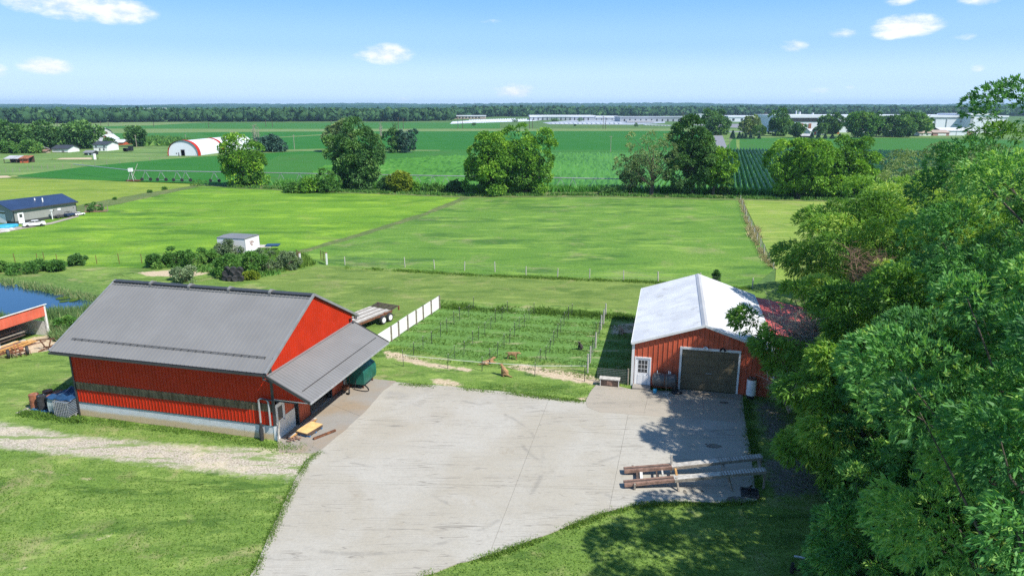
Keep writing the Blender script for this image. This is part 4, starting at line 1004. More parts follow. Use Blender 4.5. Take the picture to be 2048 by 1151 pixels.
mb = B(); pts = [(-.75, -.25, 1.08), (.1, -.55, 1.16), (1.2, -.6, 1.1), (1.25, .3, 1.5), (1.2, 1.1, 1.7), (.2, .9, 1.45), (-.65, .75, 1.2)]
import itertools
gx = 15; V_, F_ = [], []
for j in range(gx):
    for i in range(gx):
        u, v = i / (gx - 1), j / (gx - 1)
        x = -1.95 + 1.95 * u; y = -.5 + 1.6 * v
        z = 1.16 + .32 * v * u + .1 * math.sin(u * 17 + v * 3) * (.4 + v) + .05 * math.sin(v * 9) - (.3 if (i == 0 or j == gx - 1) else 0)
        V_.append((x, y, z))
for j in range(gx - 1):
    for i in range(gx - 1): a = j * gx + i; F_.append((a, a + 1, a + gx + 1, a + gx))
o = B().add(V_, F_).build('tarp', M['tarp_blue'], smooth=True); o.location = (BARN.x, BARN.y, 0); o.rotation_euler = (0, 0, BRZ)
tag(o, 'dark blue tarpaulin draped over the totes at the barn corner', 'tarp')
so = o.modifiers.new('thick', 'SOLIDIFY'); so.thickness = .01

# ============================================================ THE GARAGE
GAR = G(1262.5, 770); GRZ = math.atan2(-.2245, .9745)
def gar_world(x, y, z=0): v = Matrix.Rotation(GRZ, 4, 'Z') @ Vector((x, y, z)); return (v.x + GAR.x, v.y + GAR.y, z)
GW, GD, GP, GE = 9.17, 14.2, 4.72, 3.19
gz_ = lambda x: GP - (GP - GE) * abs(x - GW / 2) / (GW / 2)
gar = thing('garage', 'faded red steel garage with white roof and brown overhead door', 'garage', (GAR.x, GAR.y, 0), GRZ)
FP = lambda s, o, z: (s, -o, z)
def fsheet(name, a, b, zb, zt, kinks=()):
    return B().ribs(a, b, zb, zt, .30, .028, .035, FP, kinks).build(name, M['red_faded'], gar)
fsheet('front_siding', .12, .16, lambda s: 0, lambda s: gz_(s) - .08); fsheet('front_siding', 1.26, 3.14, lambda s: .03, lambda s: gz_(s) - .08)
fsheet('front_siding', .16, 1.26, lambda s: 2.14, lambda s: gz_(s) - .08)
fsheet('front_siding', 3.14, 6.92, lambda s: 3.07, lambda s: gz_(s) - .08, (GW / 2,)); fsheet('front_siding', 6.92, GW - .1, lambda s: 0, lambda s: gz_(s) - .08)
B().span((-.06, -.05, 0), (.12, .1, GE - .02)).build('corner_trim', M['white'], gar); B().span((GW - .1, -.05, 0), (GW + .06, .1, GE - .02)).build('corner_trim', M['white'], gar)
B().ribs(.1, GD, lambda s: 0, lambda s: GE - .05, .3, .028, .03, lambda s, o, z: (-o, s, z)).build('left_siding', M['red_faded'], gar)
B().ribs(.1, GD, lambda s: 0, lambda s: GE - .05, .3, .028, .03, lambda s, o, z: (GW + o, s, z)).build('right_siding', M['red_faded'], gar)
B().prism([(0, 0), (GW, 0), (GW, GE - .05), (GW / 2, GP - .08), (0, GE - .05)], GD - .06, GD, 'y').build('back_wall', M['red_faded'], gar)
B().span((.1, .25, 0), (GW - .1, GD - .1, .04)).build('floor', M['concrete_old'], gar)
# doors
f = B().span((.16, -.06, 0), (.25, .04, 2.14)).span((1.17, -.06, 0), (1.26, .04, 2.14)).span((.25, -.06, 2.05), (1.17, .04, 2.14)).build('door_frame', M['white_clean'], gar)
d = B().span((.25, -.02, .06), (1.17, .03, .98)).span((.25, -.02, .98), (.40, .03, 2.05)).span((1.02, -.02, .98), (1.17, .03, 2.05)).span((.40, -.02, 1.9), (1.02, .03, 2.05)).build('entry_door', M['white_clean'], gar)
for i in range(3):
    for j in range(3):
        B().span((.415 + i * .205, -.005, 1.0 + j * .3), (.6 + i * .205, .01, 1.28 + j * .3)).build('pane', M['glass'], d)
B().span((.4, -.015, .98), (1.02, .02, 1.0)).span((.4, -.02, 1.28), (1.02, .01, 1.3)).span((.4, -.02, 1.58), (1.02, .01, 1.6)).span((.6, -.021, 1.0), (.62, .01, 1.9)).span((.805, -.021, 1.0), (.825, .01, 1.9)).build('muntins', M['white_clean'], d)
for x in (.38, .78): B().span((x, -.035, .2), (x + .26, -.018, .85)).build('door_panel', M['white_clean'], d, bevel=.01)
B().cyl((1.1, -.02, 1.0), (1.1, -.09, 1.0), .03, 8).build('knob', M['steel'], d)
B().span((.1, -.75, .05), (1.3, -.06, .16)).build('door_step', M['concrete_old'], gar)
B().span((3.1, -.055, .04), (3.24, .04, 3.06)).build('door_trim', M['white'], gar); B().span((6.86, -.055, .04), (6.98, .04, 3.06)).build('door_trim', M['white'], gar)
B().span((3.1, -.06, 2.93), (6.98, .04, 3.09)).build('door_trim', M['white'], gar)
od = None
for k in range(5):
    z = .06 + k * .574
    mb = B().span((3.24, .05, z), (6.86, .09, z + .56))
    for i in range(6): mb.span((3.3 + i * .595, .035, z + .08), (3.3 + i * .595 + .53, .05, z + .48))
    o = mb.build('door_section', M['door_brown'], gar, bevel=.006)
B().span((4.85, .0, 1.28), (5.25, .035, 1.33)).build('door_handle', M['steel'], gar)
B().span((2.9, -1.0, .04), (7.2, -.05, .062)).build('threshold_slab', M['concrete_old'], gar)
for x in (4.72, 5.8):
    B().span((x - .06, -.1, 3.12), (x + .06, -.04, 3.22)).cyl((x - .08, -.12, 3.16), (x - .16, -.26, 3.06), .05, 8, .07).cyl((x + .08, -.12, 3.16), (x + .16, -.26, 3.06), .05, 8, .07).build('flood_lamp', M['white_clean'] if x < 5 else M['black'], gar)
# roof
gl = math.hypot(GW / 2 + .12, (GP - GE) * (GW / 2 + .12) / (GW / 2)); gc = (GW / 2 + .12) / gl; gs = (GP - GE) / (GW / 2) * gc
for sg in (-1, 1):
    GPp = lambda s, o, q, sg=sg: (GW / 2 + sg * (gc * q + gs * o), s, GP - gs * q + gc * o)
    r = B().ribs(-.18, GD + .15, lambda s: 0, lambda s: gl, .30, .02, .02, GPp).build('roof_slope', M['roof_white'], gar)
    B().bar(GPp(-.2, -.045, 0), GPp(-.2, -.045, gl), .05, .16).build('rake_trim', M['white'], r); B().bar(GPp(GD + .17, -.045, 0), GPp(GD + .17, -.045, gl), .05, .14).build('rake_trim', M['white'], r)
    B().bar(GPp(-.2, -.05, gl + .02), GPp(GD + .17, -.05, gl + .02), .05, .12).build('eave_trim', M['white'], r)
    B().add([GPp(-.18, -.06, 0), GPp(GD + .15, -.06, 0), GPp(GD + .15, -.06, gl), GPp(-.18, -.06, gl)], [(0, 1, 2, 3)]).build('soffit', M['white'], r)
B().prism([(GW / 2 - .2, GP - .03), (GW / 2, GP + .055), (GW / 2 + .2, GP - .03), (GW / 2, GP + .02)], -.2, GD + .17, 'y').build('ridge_cap', M['silver_roof'], gar)
# red roofed shed at the right of the garage, half hidden by the trees
t = thing('red_roofed_shed', 'low shed with weathered red steel roof between garage and trees', 'shed', (GAR.x, GAR.y, 0), GRZ)
zz = lambda x: 3.02 - .2 * (x - 9.3)
B().ribs(4.6, 14.4, lambda s: 0, lambda s: 4.6, .3, .02, .025, lambda s, o, q: (9.32 + q * .98, s, 3.0 + o - q * .17)).build('roof', M['roof_red'], t)
B().prism([(9.36, 0), (13.6, 0), (13.6, 2.1), (9.36, 2.85)], 5.0, 5.08, 'y').build('front_wall', M['red_faded'], t); B().span((13.5, 5.1, 0), (13.58, 14.1, 2.1)).build('side_wall', M['red_faded'], t)
B().prism([(9.36, 0), (13.6, 0), (13.6, 2.1), (9.36, 2.85)], 14.1, 14.18, 'y').build('back_wall', M['red_faded'], t)
mb = B()
for i in range(7): mb.box((11.6 + .3 * (i % 3), 3.4 + .2 * i, .15 + .12 * i), (1.9 - .1 * i, .9, .03), .15 * i)
o = mb.build('corrugated_sheets', M['steel']); o.location = (GAR.x, GAR.y, 0); o.rotation_euler = (0, 0, GRZ); tag(o, 'stack of grey corrugated sheets in front of the red roofed shed', 'sheet stack')

def at_gar(x, y, z=0): return gar_world(x, y, z)
# heating oil tanks against the garage front
t = thing('oil_tank', 'dark grey oil tank with domed ends standing between the garage doors', 'tank', at_gar(2.2, -.42, .05), GRZ)
B().lathe([(.02, -.82), (.2, -.81), (.38, -.76), (.46, -.68), (.46, .68), (.38, .76), (.2, .81), (.02, .82)], (0, 0, .72), 24, 'x').build('tank_body', M['tank_grey'], t, smooth=True)
B().bar((0, -.47, .4), (0, -.02, 1.19), .05, .012).lathe([(.468, -.03), (.468, .03)], (0, 0, .72), 24, 'x').build('band', M['rust'], t)
for x in (-.6, .6):
    for y in (-.25, .25): B().bar((x, y * 1.2, 0), (x, y, .4), .05).build('leg', M['rust'], t)
B().cyl((-.5, 0, 1.15), (-.5, 0, 1.35), .035, 8).cyl((.25, 0, 1.15), (.25, 0, 1.4), .03, 8).cyl((.35, .05, 1.15), (.35, .05, 1.32), .05, 8).build('pipe_fitting', M['white_clean'], t)
B().bar((.15, -.55, .02), (.1, -.4, 1.1), .03).build('strut', M['wood_grey'], t)
o = B().lathe([(.12, 0), (.14, .22), (.1, .25)], n=12).build('blue_bucket', M['pool_blue']); o.location = at_gar(1.62, -1.0, .05); tag(o, 'small pale blue bucket on the ground before the oil tank', 'bucket')
mb = B().lathe([(.03, 0), (.3, .02), (.33, .09), (.22, .16), (.03, .18)], n=14); o = mb.build('rubber_mat', M['black']); o.location = at_gar(3.05, -.85, .05); o.scale = (1.1, .7, 1); tag(o, 'black rubber tub lying by the left foot of the overhead door', 'tub')
mb = B().tube([(0, 0, .02), (.05, .02, .5), (-.02, 0, .75)], [.12, .16, .05], 8).tube([(.2, 0, .02), (.22, 0, .4)], [.1, .06], 8); o = mb.build('black_bags', M['black']); o.location = at_gar(2.85, -.75, .05); tag(o, 'black sacks slumped at the right end of the oil tank', 'sack')
mb = B().tube([(0, 0, .0), (.02, -.2, .03), (.0, -.9, .02), (.03, -1.4, .02)], .03, 6).box((0, .1, .05), (.4, .12, .08)); o = mb.build('broom', M['wood_pale']); o.location = at_gar(2.35, -1.2, .055); tag(o, 'long handled broom lying on the apron below the oil tank', 'broom')
# old chest planter
t = thing('chest_planter', 'weathered brown wooden chest used as planter at the corner of the apron', 'planter', at_gar(-1.45, -.45, .03), GRZ)
B().span((-.62, -.2, .08), (.62, .22, .5)).build('box', M['wood_brown'], t); B().span((-.7, -.26, .5), (.7, .28, .56)).build('top', M['wood_pale'], t)
for x in (-.64, .6): B().span((x, -.24, 0), (x + .05, -.19, .5)).build('leg', M['white_wood'], t)
for x in (-.54, -.18, .26): B().span((x, -.225, .14), (x + .3, -.2, .44)).build('drawer', M['wood_dark'] if x != -.18 else M['wood_brown'], t)
B().span((-.66, -.2, .04), (.66, .2, .08)).build('base', M['wood_dark'], t)
# white cylinder (old water heater)
t = thing('water_heater', 'old white cylindrical water heater standing against the red wall right of the overhead door', 'water heater', at_gar(7.75, -.45, .02), GRZ); t.scale = (1.2, 1.2, 1.12)
B().lathe([(.23, .22), (.25, .23), (.25, 1.18), (.24, 1.2)], n=20).build('jacket', M['white'], t, smooth=True); B().lathe([(.25, 1.2), (.26, 1.22), (.2, 1.28), (.02, 1.26)], n=20).build('lid', M['rust'], t)
B().lathe([(.2, 0), (.2, .22)], n=14).build('stand', M['black'], t); B().cyl((.1, 0, 1.25), (.1, 0, 1.34), .02, 6).cyl((-.1, 0, 1.25), (-.1, 0, 1.34), .02, 6).build('pipe_stub', M['steel'], t)
# wire fence panel left of the garage door
t = thing('wire_fence', 'low wire mesh fence between garage corner and garden in the shade', 'fence', at_gar(-.25, .0), GRZ)
mb = B()
for k in range(9): mb.bar((-2.1, 0, .1 + k * .12), (0, 0, .1 + k * .12), .012)
for k in range(22): mb.bar((-2.1 + k * .1, 0, .05), (-2.1 + k * .1, 0, 1.12), .009)
mb.build('mesh', M['wire'], t); B().cyl((0, 0, 0), (0, 0, 1.2), .06, 8).build('post', M['wood_grey'], t)

# ============================================================ GARDEN AND YARD THINGS
def gz_px(p, z=0): v = G(p[0], p[1], z); return v
# white panel fence
wf = [(757, 699), (780.3, 682), (798, 672.5), (815, 660), (831.6, 648.5), (846.5, 639.3), (862, 628.4), (878, 617.4)]
g0 = gz_px(wf[0]); g1 = gz_px(wf[-1])
t = thing('panel_fence', 'white board fence with weathered posts between barn and garden', 'fence', tuple(g0))
dirn = (g1 - g0).normalized(); nn = Vector((dirn.y, -dirn.x, 0))
pts = [g0 + dirn * (gz_px(p) - g0).dot(dirn) - g0 for p in wf]
for i, (a, b) in enumerate(zip(pts, pts[1:])):
    zo = rnd.uniform(-.03, .03)
    B().bar(a + dirn * .012 + Vector((0, 0, .68 + zo)), b - dirn * .012 + Vector((0, 0, .68 + zo)), .03, 1.2).build('panel', M['white_clean'] if i in (1, 5, 6) else M['white'], t)
for i, a in enumerate(pts[1:]):
    B().box(a + nn * .07 + Vector((0, 0, .65 + .03 * (i % 3))), (.11, .11, 1.36), math.atan2(dirn.y, dirn.x)).build('post', M['wood_grey'], t)
# garden stakes
Z2 = lambda x, y: (740 + x / 4.096, 560 + y / 4.096)
stakes = [(850, 240), (808, 300), (735, 330), (688, 365), (632, 425), (577, 465), (506, 520), (435, 570), (357, 615), (275, 705),
          (1125, 260), (1080, 325), (1027, 345), (988, 400), (940, 445), (890, 490), (838, 530), (770, 610), (695, 645), (637, 725),
          (1342, 280), (1305, 325), (1267, 385), (1222, 415), (1185, 455), (1145, 515), (1098, 550), (1043, 630), (983, 690), (918, 745),
          (1652, 285), (1626, 320), (1590, 375), (1562, 425), (1535, 470), (1505, 530), (1472, 590), (1438, 650), (1393, 670), (1350, 790),
          (1853, 455), (1817, 590), (1758, 830), (1880, 440)]
rowname = ['row nearest the white fence', 'second row from the white fence', 'third row from the white fence', 'fourth row, right of the dogs', 'right hand edge of the garden']
ordn = ['first', 'second', 'third', 'fourth', 'fifth', 'sixth', 'seventh', 'eighth', 'ninth', 'tenth']
st0 = None
for i, p in enumerate(stakes):
    v = gz_px(Z2(*p)); row = min(i // 10, 4); lab = '%s dark stake from the back in the %s' % (ordn[i % 10], rowname[row])
    if st0 is None:
        st0 = thing('garden_stake', lab, 'stake', tuple(v), 0, 'steel stakes of the garden')
        B().box((0, 0, .55), (.035, .045, 1.2)).box((0, .025, .55), (.01, .03, 1.2)).build('shaft', M['trim_dark'], st0); B().box((0, 0, 1.17), (.038, .05, .05)).build('tip', M['wood_pale'], st0)
        s_ = st0
    else: s_ = dup(st0, tuple(v), rnd.uniform(-.5, .5), lab)
    s_.rotation_euler = (rnd.uniform(-.05, .05), rnd.uniform(-.05, .05), rnd.uniform(-.5, .5)); s_.scale = (1, 1, rnd.uniform(.88, 1.08))
# wires strung along the stake rows
for r in range(4):
    A = [gz_px(Z2(*p)) for p in stakes[r * 10:r * 10 + 10]]; mb = B()
    for z in (.55, 1.0):
        mb.tube([(a.x, a.y, z) for a in A], .006, 3, False)
    tag(mb.build('trellis_wire', M['wire']), 'thin trellis wires strung along the ' + rowname[r], 'wire')
for i, (x, y, h) in enumerate([(1930, 290, 1.15), (1913, 360, 1.35), (1893, 405, 1.3), (1848, 555, 1.3), (1803, 675, 1.3), (1782, 760, 1.45)]):
    v = gz_px(Z2(x, y)); o = B().cyl((0, 0, -.2), (0, 0, h), .065, 9, .055).build('fence_post', M['wood_pale']); o.location = v
    tag(o, 'round pale wooden post along the garage side of the garden, ' + ['farthest', 'second farthest', 'third farthest', 'third nearest', 'second nearest', 'nearest'][i] + ' of six', 'post', 'wooden posts of the garden')
ra = [Z2(270, 612), Z2(600, 640), Z2(920, 672), Z2(1350, 695), Z2(1770, 700)]
o = B().tube([(G(x, y, .45).x, G(x, y, .45).y, .45 - (.05 if i % 2 else 0)) for i, (x, y) in enumerate(ra)], .018, 5).build('rope', M['rope']); tag(o, 'white rope stretched across the front of the garden', 'rope')
# netting on the right side of the garden
mb = B(); A = [gz_px(Z2(x, y)) for x, y in ((1930, 290), (1848, 555), (1782, 760))]
for z in (.2, .4, .6, .8, 1.0): mb.tube([(a.x, a.y, z) for a in A], .006, 3, False)
tag(mb.build('side_wires', M['wire']), 'wires along the wooden posts beside the garage shade', 'wire')

# weeds and grass (uncountable)
BARN_FP = [barn_world(x, y)[:2] for x, y in ((-.1, -.1), (BL + .2, -.1), (BL + .2, BD + .1), (-.1, BD + .1))]
GAR_FP = [gar_world(x, y)[:2] for x, y in ((-.1, -.1), (GW + .1, -.1), (GW + .1, GD), (-.1, GD))]
near = [(-34, 20)] + px((0, 900)) + [(-34, 60), (-8, 66), (14, 64), (30, 60), (30, 18)]
AV = [YARD, OLD, BARN_FP, GAR_FP]
P = rand_in([(-28, 20), (24, 20), (24, 44), (-32, 44)], 90000, 1, AV + [DRIVE])
scatter('grass', P, 'leaf_grass', 1, .075, .05, 2, .8, .5, tone=(.15, .85), label='short mown grass around the concrete yard')
P = rand_in(GARDEN, 26000, 2, AV); n_ = np.sin((P[:, 1] + P[:, 0] * .235) * 2.6) * 1.3 + np.random.RandomState(4).normal(0, .6, len(P)); P = P[n_ > -.3]
scatter('weeds', P, 'leaf_grass', 2, .10, .07, 3, .9, .6, tone=(.05, .75), label='rows of weeds growing between the garden stakes')
def strip_pts(pts, n, wdt, seed):
    rs = np.random.RandomState(seed); g = [G(x, y) for x, y in pts]; L = [0]
    for a, b in zip(g, g[1:]): L.append(L[-1] + (b - a).length)
    t = rs.uniform(0, L[-1], n); out = np.zeros((n, 2))
    for i, u in enumerate(t):
        k = max(j for j in range(len(L) - 1) if L[j] <= u); q = g[k].lerp(g[k + 1], (u - L[k]) / (L[k + 1] - L[k])); out[i] = q.x, q.y
    out = out + rs.normal(0, wdt, (n, 2))
    q = np.sin(out[:, 0] * 1.7 + seed) + np.sin(out[:, 0] * .63 + out[:, 1] * .9 + seed * 2) + np.sin(out[:, 1] * 2.3 + out[:, 0] * .4)
    return out[q + rs.normal(0, .7, len(q)) > -.4]
scatter('tall_grass', strip_pts([(882, 610), (920, 614), (1000, 618), (1100, 624), (1200, 630), (1262, 634)], 3500, .45, 3), 'leaf_grass', 3, .30, .08, 3, .7, tone=(.05, .6), label='tall dark grass along the back of the garden')
scatter('tall_grass', strip_pts([(690, 535), (800, 541), (950, 550), (1100, 556), (1300, 564), (1500, 578)], 6000, .28, 4), 'leaf_grass', 4, .20, .08, 3, .8, tone=(.2, .8), label='unmown grass under the pasture fence')
scatter('tall_grass', strip_pts([(166, 834), (300, 853), (420, 868), (540, 891), (610, 899)], 3200, .28, 5), 'leaf_grass', 5, .11, .06, 3, 1., tone=(.2, .9), label='grass and weeds along the barn foundation')
scatter('tall_grass', strip_pts([(45, 826), (100, 834), (160, 842)], 900, .2, 15), 'leaf_grass', 15, .2, .08, 3, .7, tone=(.1, .7), label='weeds along the slab of the drums')
scatter('tall_grass', strip_pts([(800, 768), (900, 775), (1000, 785), (1100, 797), (1165, 804)], 3500, .16, 6), 'leaf_grass', 6, .13, .06, 3, .8, tone=(.2, .9), label='grass creeping over the back edge of the concrete')
scatter('tall_grass', strip_pts([(508, 1151), (536, 1085), (560, 1035), (594, 962), (615, 925), (640, 905)], 3200, .11, 7), 'leaf_grass', 7, .11, .05, 3, .8, tone=(.1, .9), label='grass creeping over the left edge of the concrete')
scatter('tall_grass', strip_pts([(845, 1151), (900, 1134), (980, 1112), (1060, 1084), (1140, 1052), (1200, 1030), (1262, 1014), (1310, 1007), (1440, 1007), (1514, 1003)], 5200, .11, 8), 'leaf_grass', 8, .12, .05, 3, .8, tone=(.2, 1), label='grass fringe along the front curve of the concrete')
scatter('tall_grass', strip_pts([(1492, 800), (1498, 850), (1506, 905), (1516, 1000)], 1500, .2, 9), 'leaf_grass', 9, .15, .06, 3, .8, tone=(0, .6), label='grass along the right edge of the concrete')
scatter('dry_grass', strip_pts([(1482, 400), (1492, 430), (1500, 460), (1516, 490), (1532, 520), (1548, 538)], 2600, .22, 10), 'leaf_dry', 10, .32, .09, 3, .6, label='strip of pale dry grass along the wire fence at the right')
scatter('dry_grass', strip_pts([(1506, 455), (1512, 475)], 350, .45, 11), 'leaf_dry', 11, .6, .14, 3, .5, label='thick tuft of dry grass halfway along the right hand fence')
scatter('reeds', strip_pts([(-60, 645), (40, 645), (110, 637), (150, 630), (190, 625), (215, 614)], 2600, .8, 12), 'leaf_reed', 12, .8, .09, 3, .22, .4, label='green reeds on the near shore of the pond')
scatter('reeds', strip_pts([(-60, 563), (0, 566), (50, 571), (105, 584), (150, 591), (195, 601)], 1500, .35, 13), 'leaf_reed', 13, .5, .09, 3, .4, .5, tone=(.5, 1), label='low yellowish reeds on the far shore of the pond')
scatter('tall_grass', rand_in(px((100, 658), (170, 640), (240, 622), (235, 640), (180, 668), (140, 690), (105, 680)), 3000, 14), 'leaf_reed', 14, .7, .12, 3, .5, tone=(.2, 1), label='tall mixed weeds between lumber shed and barn')
scatter('tall_grass', rand_in(px((520, 505), (610, 510), (630, 530), (560, 545), (500, 540)), 2500, 16), 'leaf_grass', 16, .5, .14, 3, .5, tone=(.2, .8), label='long grass around the bushes by the gate')
scatter('joint_weeds', strip_pts([(560, 966), (640, 967), (705, 968)], 160, .02, 17), 'leaf_grass', 17, .06, .04, 3, .9, label='weeds in the concrete joint at the left of the yard')
# lily pads
mb = B()
for i in range(26):
    v = G(rnd.uniform(118, 156), rnd.uniform(594, 603)); n = 9; r = rnd.uniform(.18, .42); a0 = rnd.uniform(0, 6)
    mb.add([(v.x + r * math.cos(a0 + 2 * PI * k / n), v.y + r * math.sin(a0 + 2 * PI * k / n), .03 + .002 * i) for k in range(n)], [tuple(range(n))])
o = mb.build('lily_pads', M['leaf_yellow']); tag(o, 'yellow-green lily pads floating on the pond', kind='stuff')

# dogs
def skin_body(name, joints, edges, mat, parent, sub=2, root=0):
    me = bpy.data.meshes.new(name); me.from_pydata([j[0] for j in joints], edges, []); me.update()
    o = link(name, me, M[mat], parent)
    md = o.modifiers.new('skin', 'SKIN'); sk = me.skin_vertices[0].data
    for i, j in enumerate(joints): r = j[1]; sk[i].radius = (r, r) if isinstance(r, (int, float)) else r
    for i in range(len(joints)): sk[i].use_root = (i == root)
    md.use_smooth_shade = True
    s2 = o.modifiers.new('sub', 'SUBSURF'); s2.levels = sub; s2.render_levels = sub
    return o
def dog(label, loc, rz, pose, mat, scale=1.):
    t = thing('dog', label, 'dog', loc, rz); t.scale = (scale,) * 3
    if pose == 'sit':       # facing +x
        J = [((-.16, 0, .20), .15), ((-.05, 0, .36), .145), ((.07, 0, .50), .125), ((.12, 0, .62), .085), ((.17, 0, .72), .08), ((.26, 0, .72), .055), ((.35, 0, .69), .035),
             ((.10, .08, .42), .06), ((.12, .09, .22), .04), ((.12, .09, .05), .032), ((.17, .09, .02), .03), ((.10, -.08, .42), .06), ((.12, -.09, .22), .04), ((.12, -.09, .05), .032), ((.17, -.09, .02), .03),
             ((-.10, .13, .16), .085), ((.02, .15, .12), .06), ((-.08, .16, .04), .035), ((.05, .16, .025), .03), ((-.10, -.13, .16), .085), ((.02, -.15, .12), .06), ((-.08, -.16, .04), .035), ((.05, -.16, .025), .03),
             ((-.29, 0, .09), .045), ((-.45, .03, .05), .04), ((-.60, .06, .045), .02)]
        E = [(0, 1), (1, 2), (2, 3), (3, 4), (4, 5), (5, 6), (2, 7), (7, 8), (8, 9), (9, 10), (2, 11), (11, 12), (12, 13), (13, 14), (0, 15), (15, 16), (16, 17), (17, 18), (0, 19), (19, 20), (20, 21), (21, 22), (0, 23), (23, 24), (24, 25)]
        hd = (.17, .72)
    elif pose == 'stand':
        J = [((-.30, 0, .46), .12), ((0, 0, .45), .135), ((.24, 0, .48), .135), ((.36, 0, .56), .085), ((.46, 0, .60), .08), ((.56, 0, .56), .05), ((.65, 0, .53), .034),
             ((.24, .09, .34), .055), ((.24, .09, .17), .035), ((.27, .09, .02), .03), ((.24, -.09, .34), .055), ((.28, -.09, .17), .035), ((.32, -.09, .02), .03),
             ((-.30, .10, .34), .075), ((-.36, .10, .18), .038), ((-.32, .10, .02), .03), ((-.30, -.10, .34), .075), ((-.40, -.10, .18), .038), ((-.38, -.10, .02), .03), ((-.44, 0, .50), .035), ((-.58, 0, .44), .03), ((-.68, 0, .36), .018)]
        E = [(0, 1), (1, 2), (2, 3), (3, 4), (4, 5), (5, 6), (2, 7), (7, 8), (8, 9), (2, 10), (10, 11), (11, 12), (0, 13), (13, 14), (14, 15), (0, 16), (16, 17), (17, 18), (0, 19), (19, 20), (20, 21)]
        hd = (.46, .60)
    else:                   # lying on its belly
        J = [((-.32, 0, .15), .13), ((0, 0, .16), .14), ((.24, 0, .19), .135), ((.34, 0, .30), .09), ((.42, 0, .38), .08), ((.52, 0, .36), .05), ((.60, 0, .33), .034),
             ((.28, .13, .09), .05), ((.45, .13, .04), .035), ((.58, .12, .03), .03), ((.28, -.13, .09), .05), ((.45, -.13, .04), .035), ((.58, -.12, .03), .03),
             ((-.28, .17, .12), .09), ((-.12, .20, .05), .04), ((-.02, .20, .03), .03), ((-.28, -.17, .12), .09), ((-.12, -.20, .05), .04), ((-.02, -.20, .03), .03), ((-.46, 0, .08), .04), ((-.62, .05, .05), .035), ((-.74, .12, .04), .02)]
        E = [(0, 1), (1, 2), (2, 3), (3, 4), (4, 5), (5, 6), (2, 7), (7, 8), (8, 9), (2, 10), (10, 11), (11, 12), (0, 13), (13, 14), (14, 15), (0, 16), (16, 17), (17, 18), (0, 19), (19, 20), (20, 21)]
        hd = (.42, .38)
    skin_body('body', J, E, mat, t, root=1)
    for s in (-1, 1):
        B().add([(hd[0] - .03, s * .06, hd[1] + .06), (hd[0] + .03, s * .065, hd[1] + .05), (hd[0] + .01, s * .105, hd[1] - .06), (hd[0] - .05, s * .10, hd[1] - .05)], [(0, 1, 2, 3)]).build('ear', M[mat], t).modifiers.new('t', 'SOLIDIFY').thickness = .015
        B().box((hd[0] + .065, s * .035, hd[1] + .03), (.014, .014, .014)).build('eye', M['black'], t)
    nz = {'sit': (.385, .69), 'stand': (.685, .53), 'lie': (.635, .33)}[pose]
    B().box((nz[0], 0, nz[1] + .01), (.025, .035, .025)).build('nose', M['black'], t); return t
dog('golden dog sitting upright on the grass in front of the rope', tuple(gz_px((1008, 751))), PI * .86, 'sit', 'fur_gold', 1.15)
dog('reddish golden dog lying behind the rope near a stake', tuple(gz_px((976, 727))), PI * .15, 'lie', 'fur_gold', 1.1)
dog('golden dog sniffing in the weeds behind the other dogs', tuple(gz_px((1026, 718))), PI * -.12, 'stand', 'fur_gold', 1.0)
dog('small black and white dog sitting among the weeds toward the garage', tuple(gz_px((1160, 699))), PI * 1.3, 'sit', 'fur_dark', .95)
dog('cream coloured dog sitting in the shade beside the garage', tuple(gz_px((1241, 668))), PI * 1.2, 'sit', 'fur_pale', 1.1)

# flatbed trailer behind the barn
a = G(722, 645, .85); b = G(799, 614, .85); d = (b - a); L = d.length; rz = math.atan2(d.y, d.x)
t = thing('flatbed_trailer', 'flatbed trailer with grey plank deck and two white wheels behind the barn', 'trailer', (a.x, a.y, 0), rz)
WD = 2.5
for i in range(11):
    B().span((-1.2, .02 + i * WD / 11, .84 + rnd.uniform(-.008, .008)), (L - 1.1, (i + 1) * WD / 11, .885)).build('deck_plank', M['wood_pale'] if i % 3 else M['wood_grey'], t)
B().span((-1.25, -.05, .68), (L - 1.1, .015, .86)).span((-1.25, WD + .01, .68), (L - 1.1, WD + .07, .86)).span((-1.3, 0, .6), (-1.22, WD, .84)).span((0, .5, .5), (L - 1.3, .6, .7)).span((0, WD - .6, .5), (L - 1.3, WD - .5, .7)).build('frame', M['rust'], t)
for k in range(5): B().bar((L - 1.1 + k * .24, 0, .86 + k * .035), (L - 1.1 + k * .24, WD, .86 + k * .035), .16, .05).build('ramp_slat', M['wood_dark'], t)
B().span((L - .12, 0, .6), (L, .1, 1.02)).span((L - .12, WD - .1, .6), (L, WD, 1.02)).build('tail_bracket', M['rust_light'], t)
for wx in (L * .5, L * .5 + .92):
    for wy in (-.2, WD + .2):
        w = B().lathe([(.14, -.11), (.36, -.12), (.4, -.08), (.4, .08), (.36, .12), (.14, .11)], (0, 0, 0), 20, 'y').build('wheel', M['rubber'], t, smooth=True); w.location = (wx, wy, .4)
        B().lathe([(.02, -.125), (.2, -.122), (.24, -.13), (.25, -.1)] if wy < 0 else [(.25, .1), (.24, .13), (.2, .122), (.02, .125)], (0, 0, 0), 18, 'y').build('rim', M['white_clean'], w, smooth=True)
B().tube([(-1.2, .3, .6), (-2.4, WD / 2, .55)], .05, 6).tube([(-1.2, WD - .3, .6), (-2.4, WD / 2, .55)], .05, 6).build('drawbar', M['rust'], t)
B().bar((L * .5 + .4, -.04, .9), (L * .5 + .5, -.04, .9), .1).build('lamp', M['rust_light'], t)

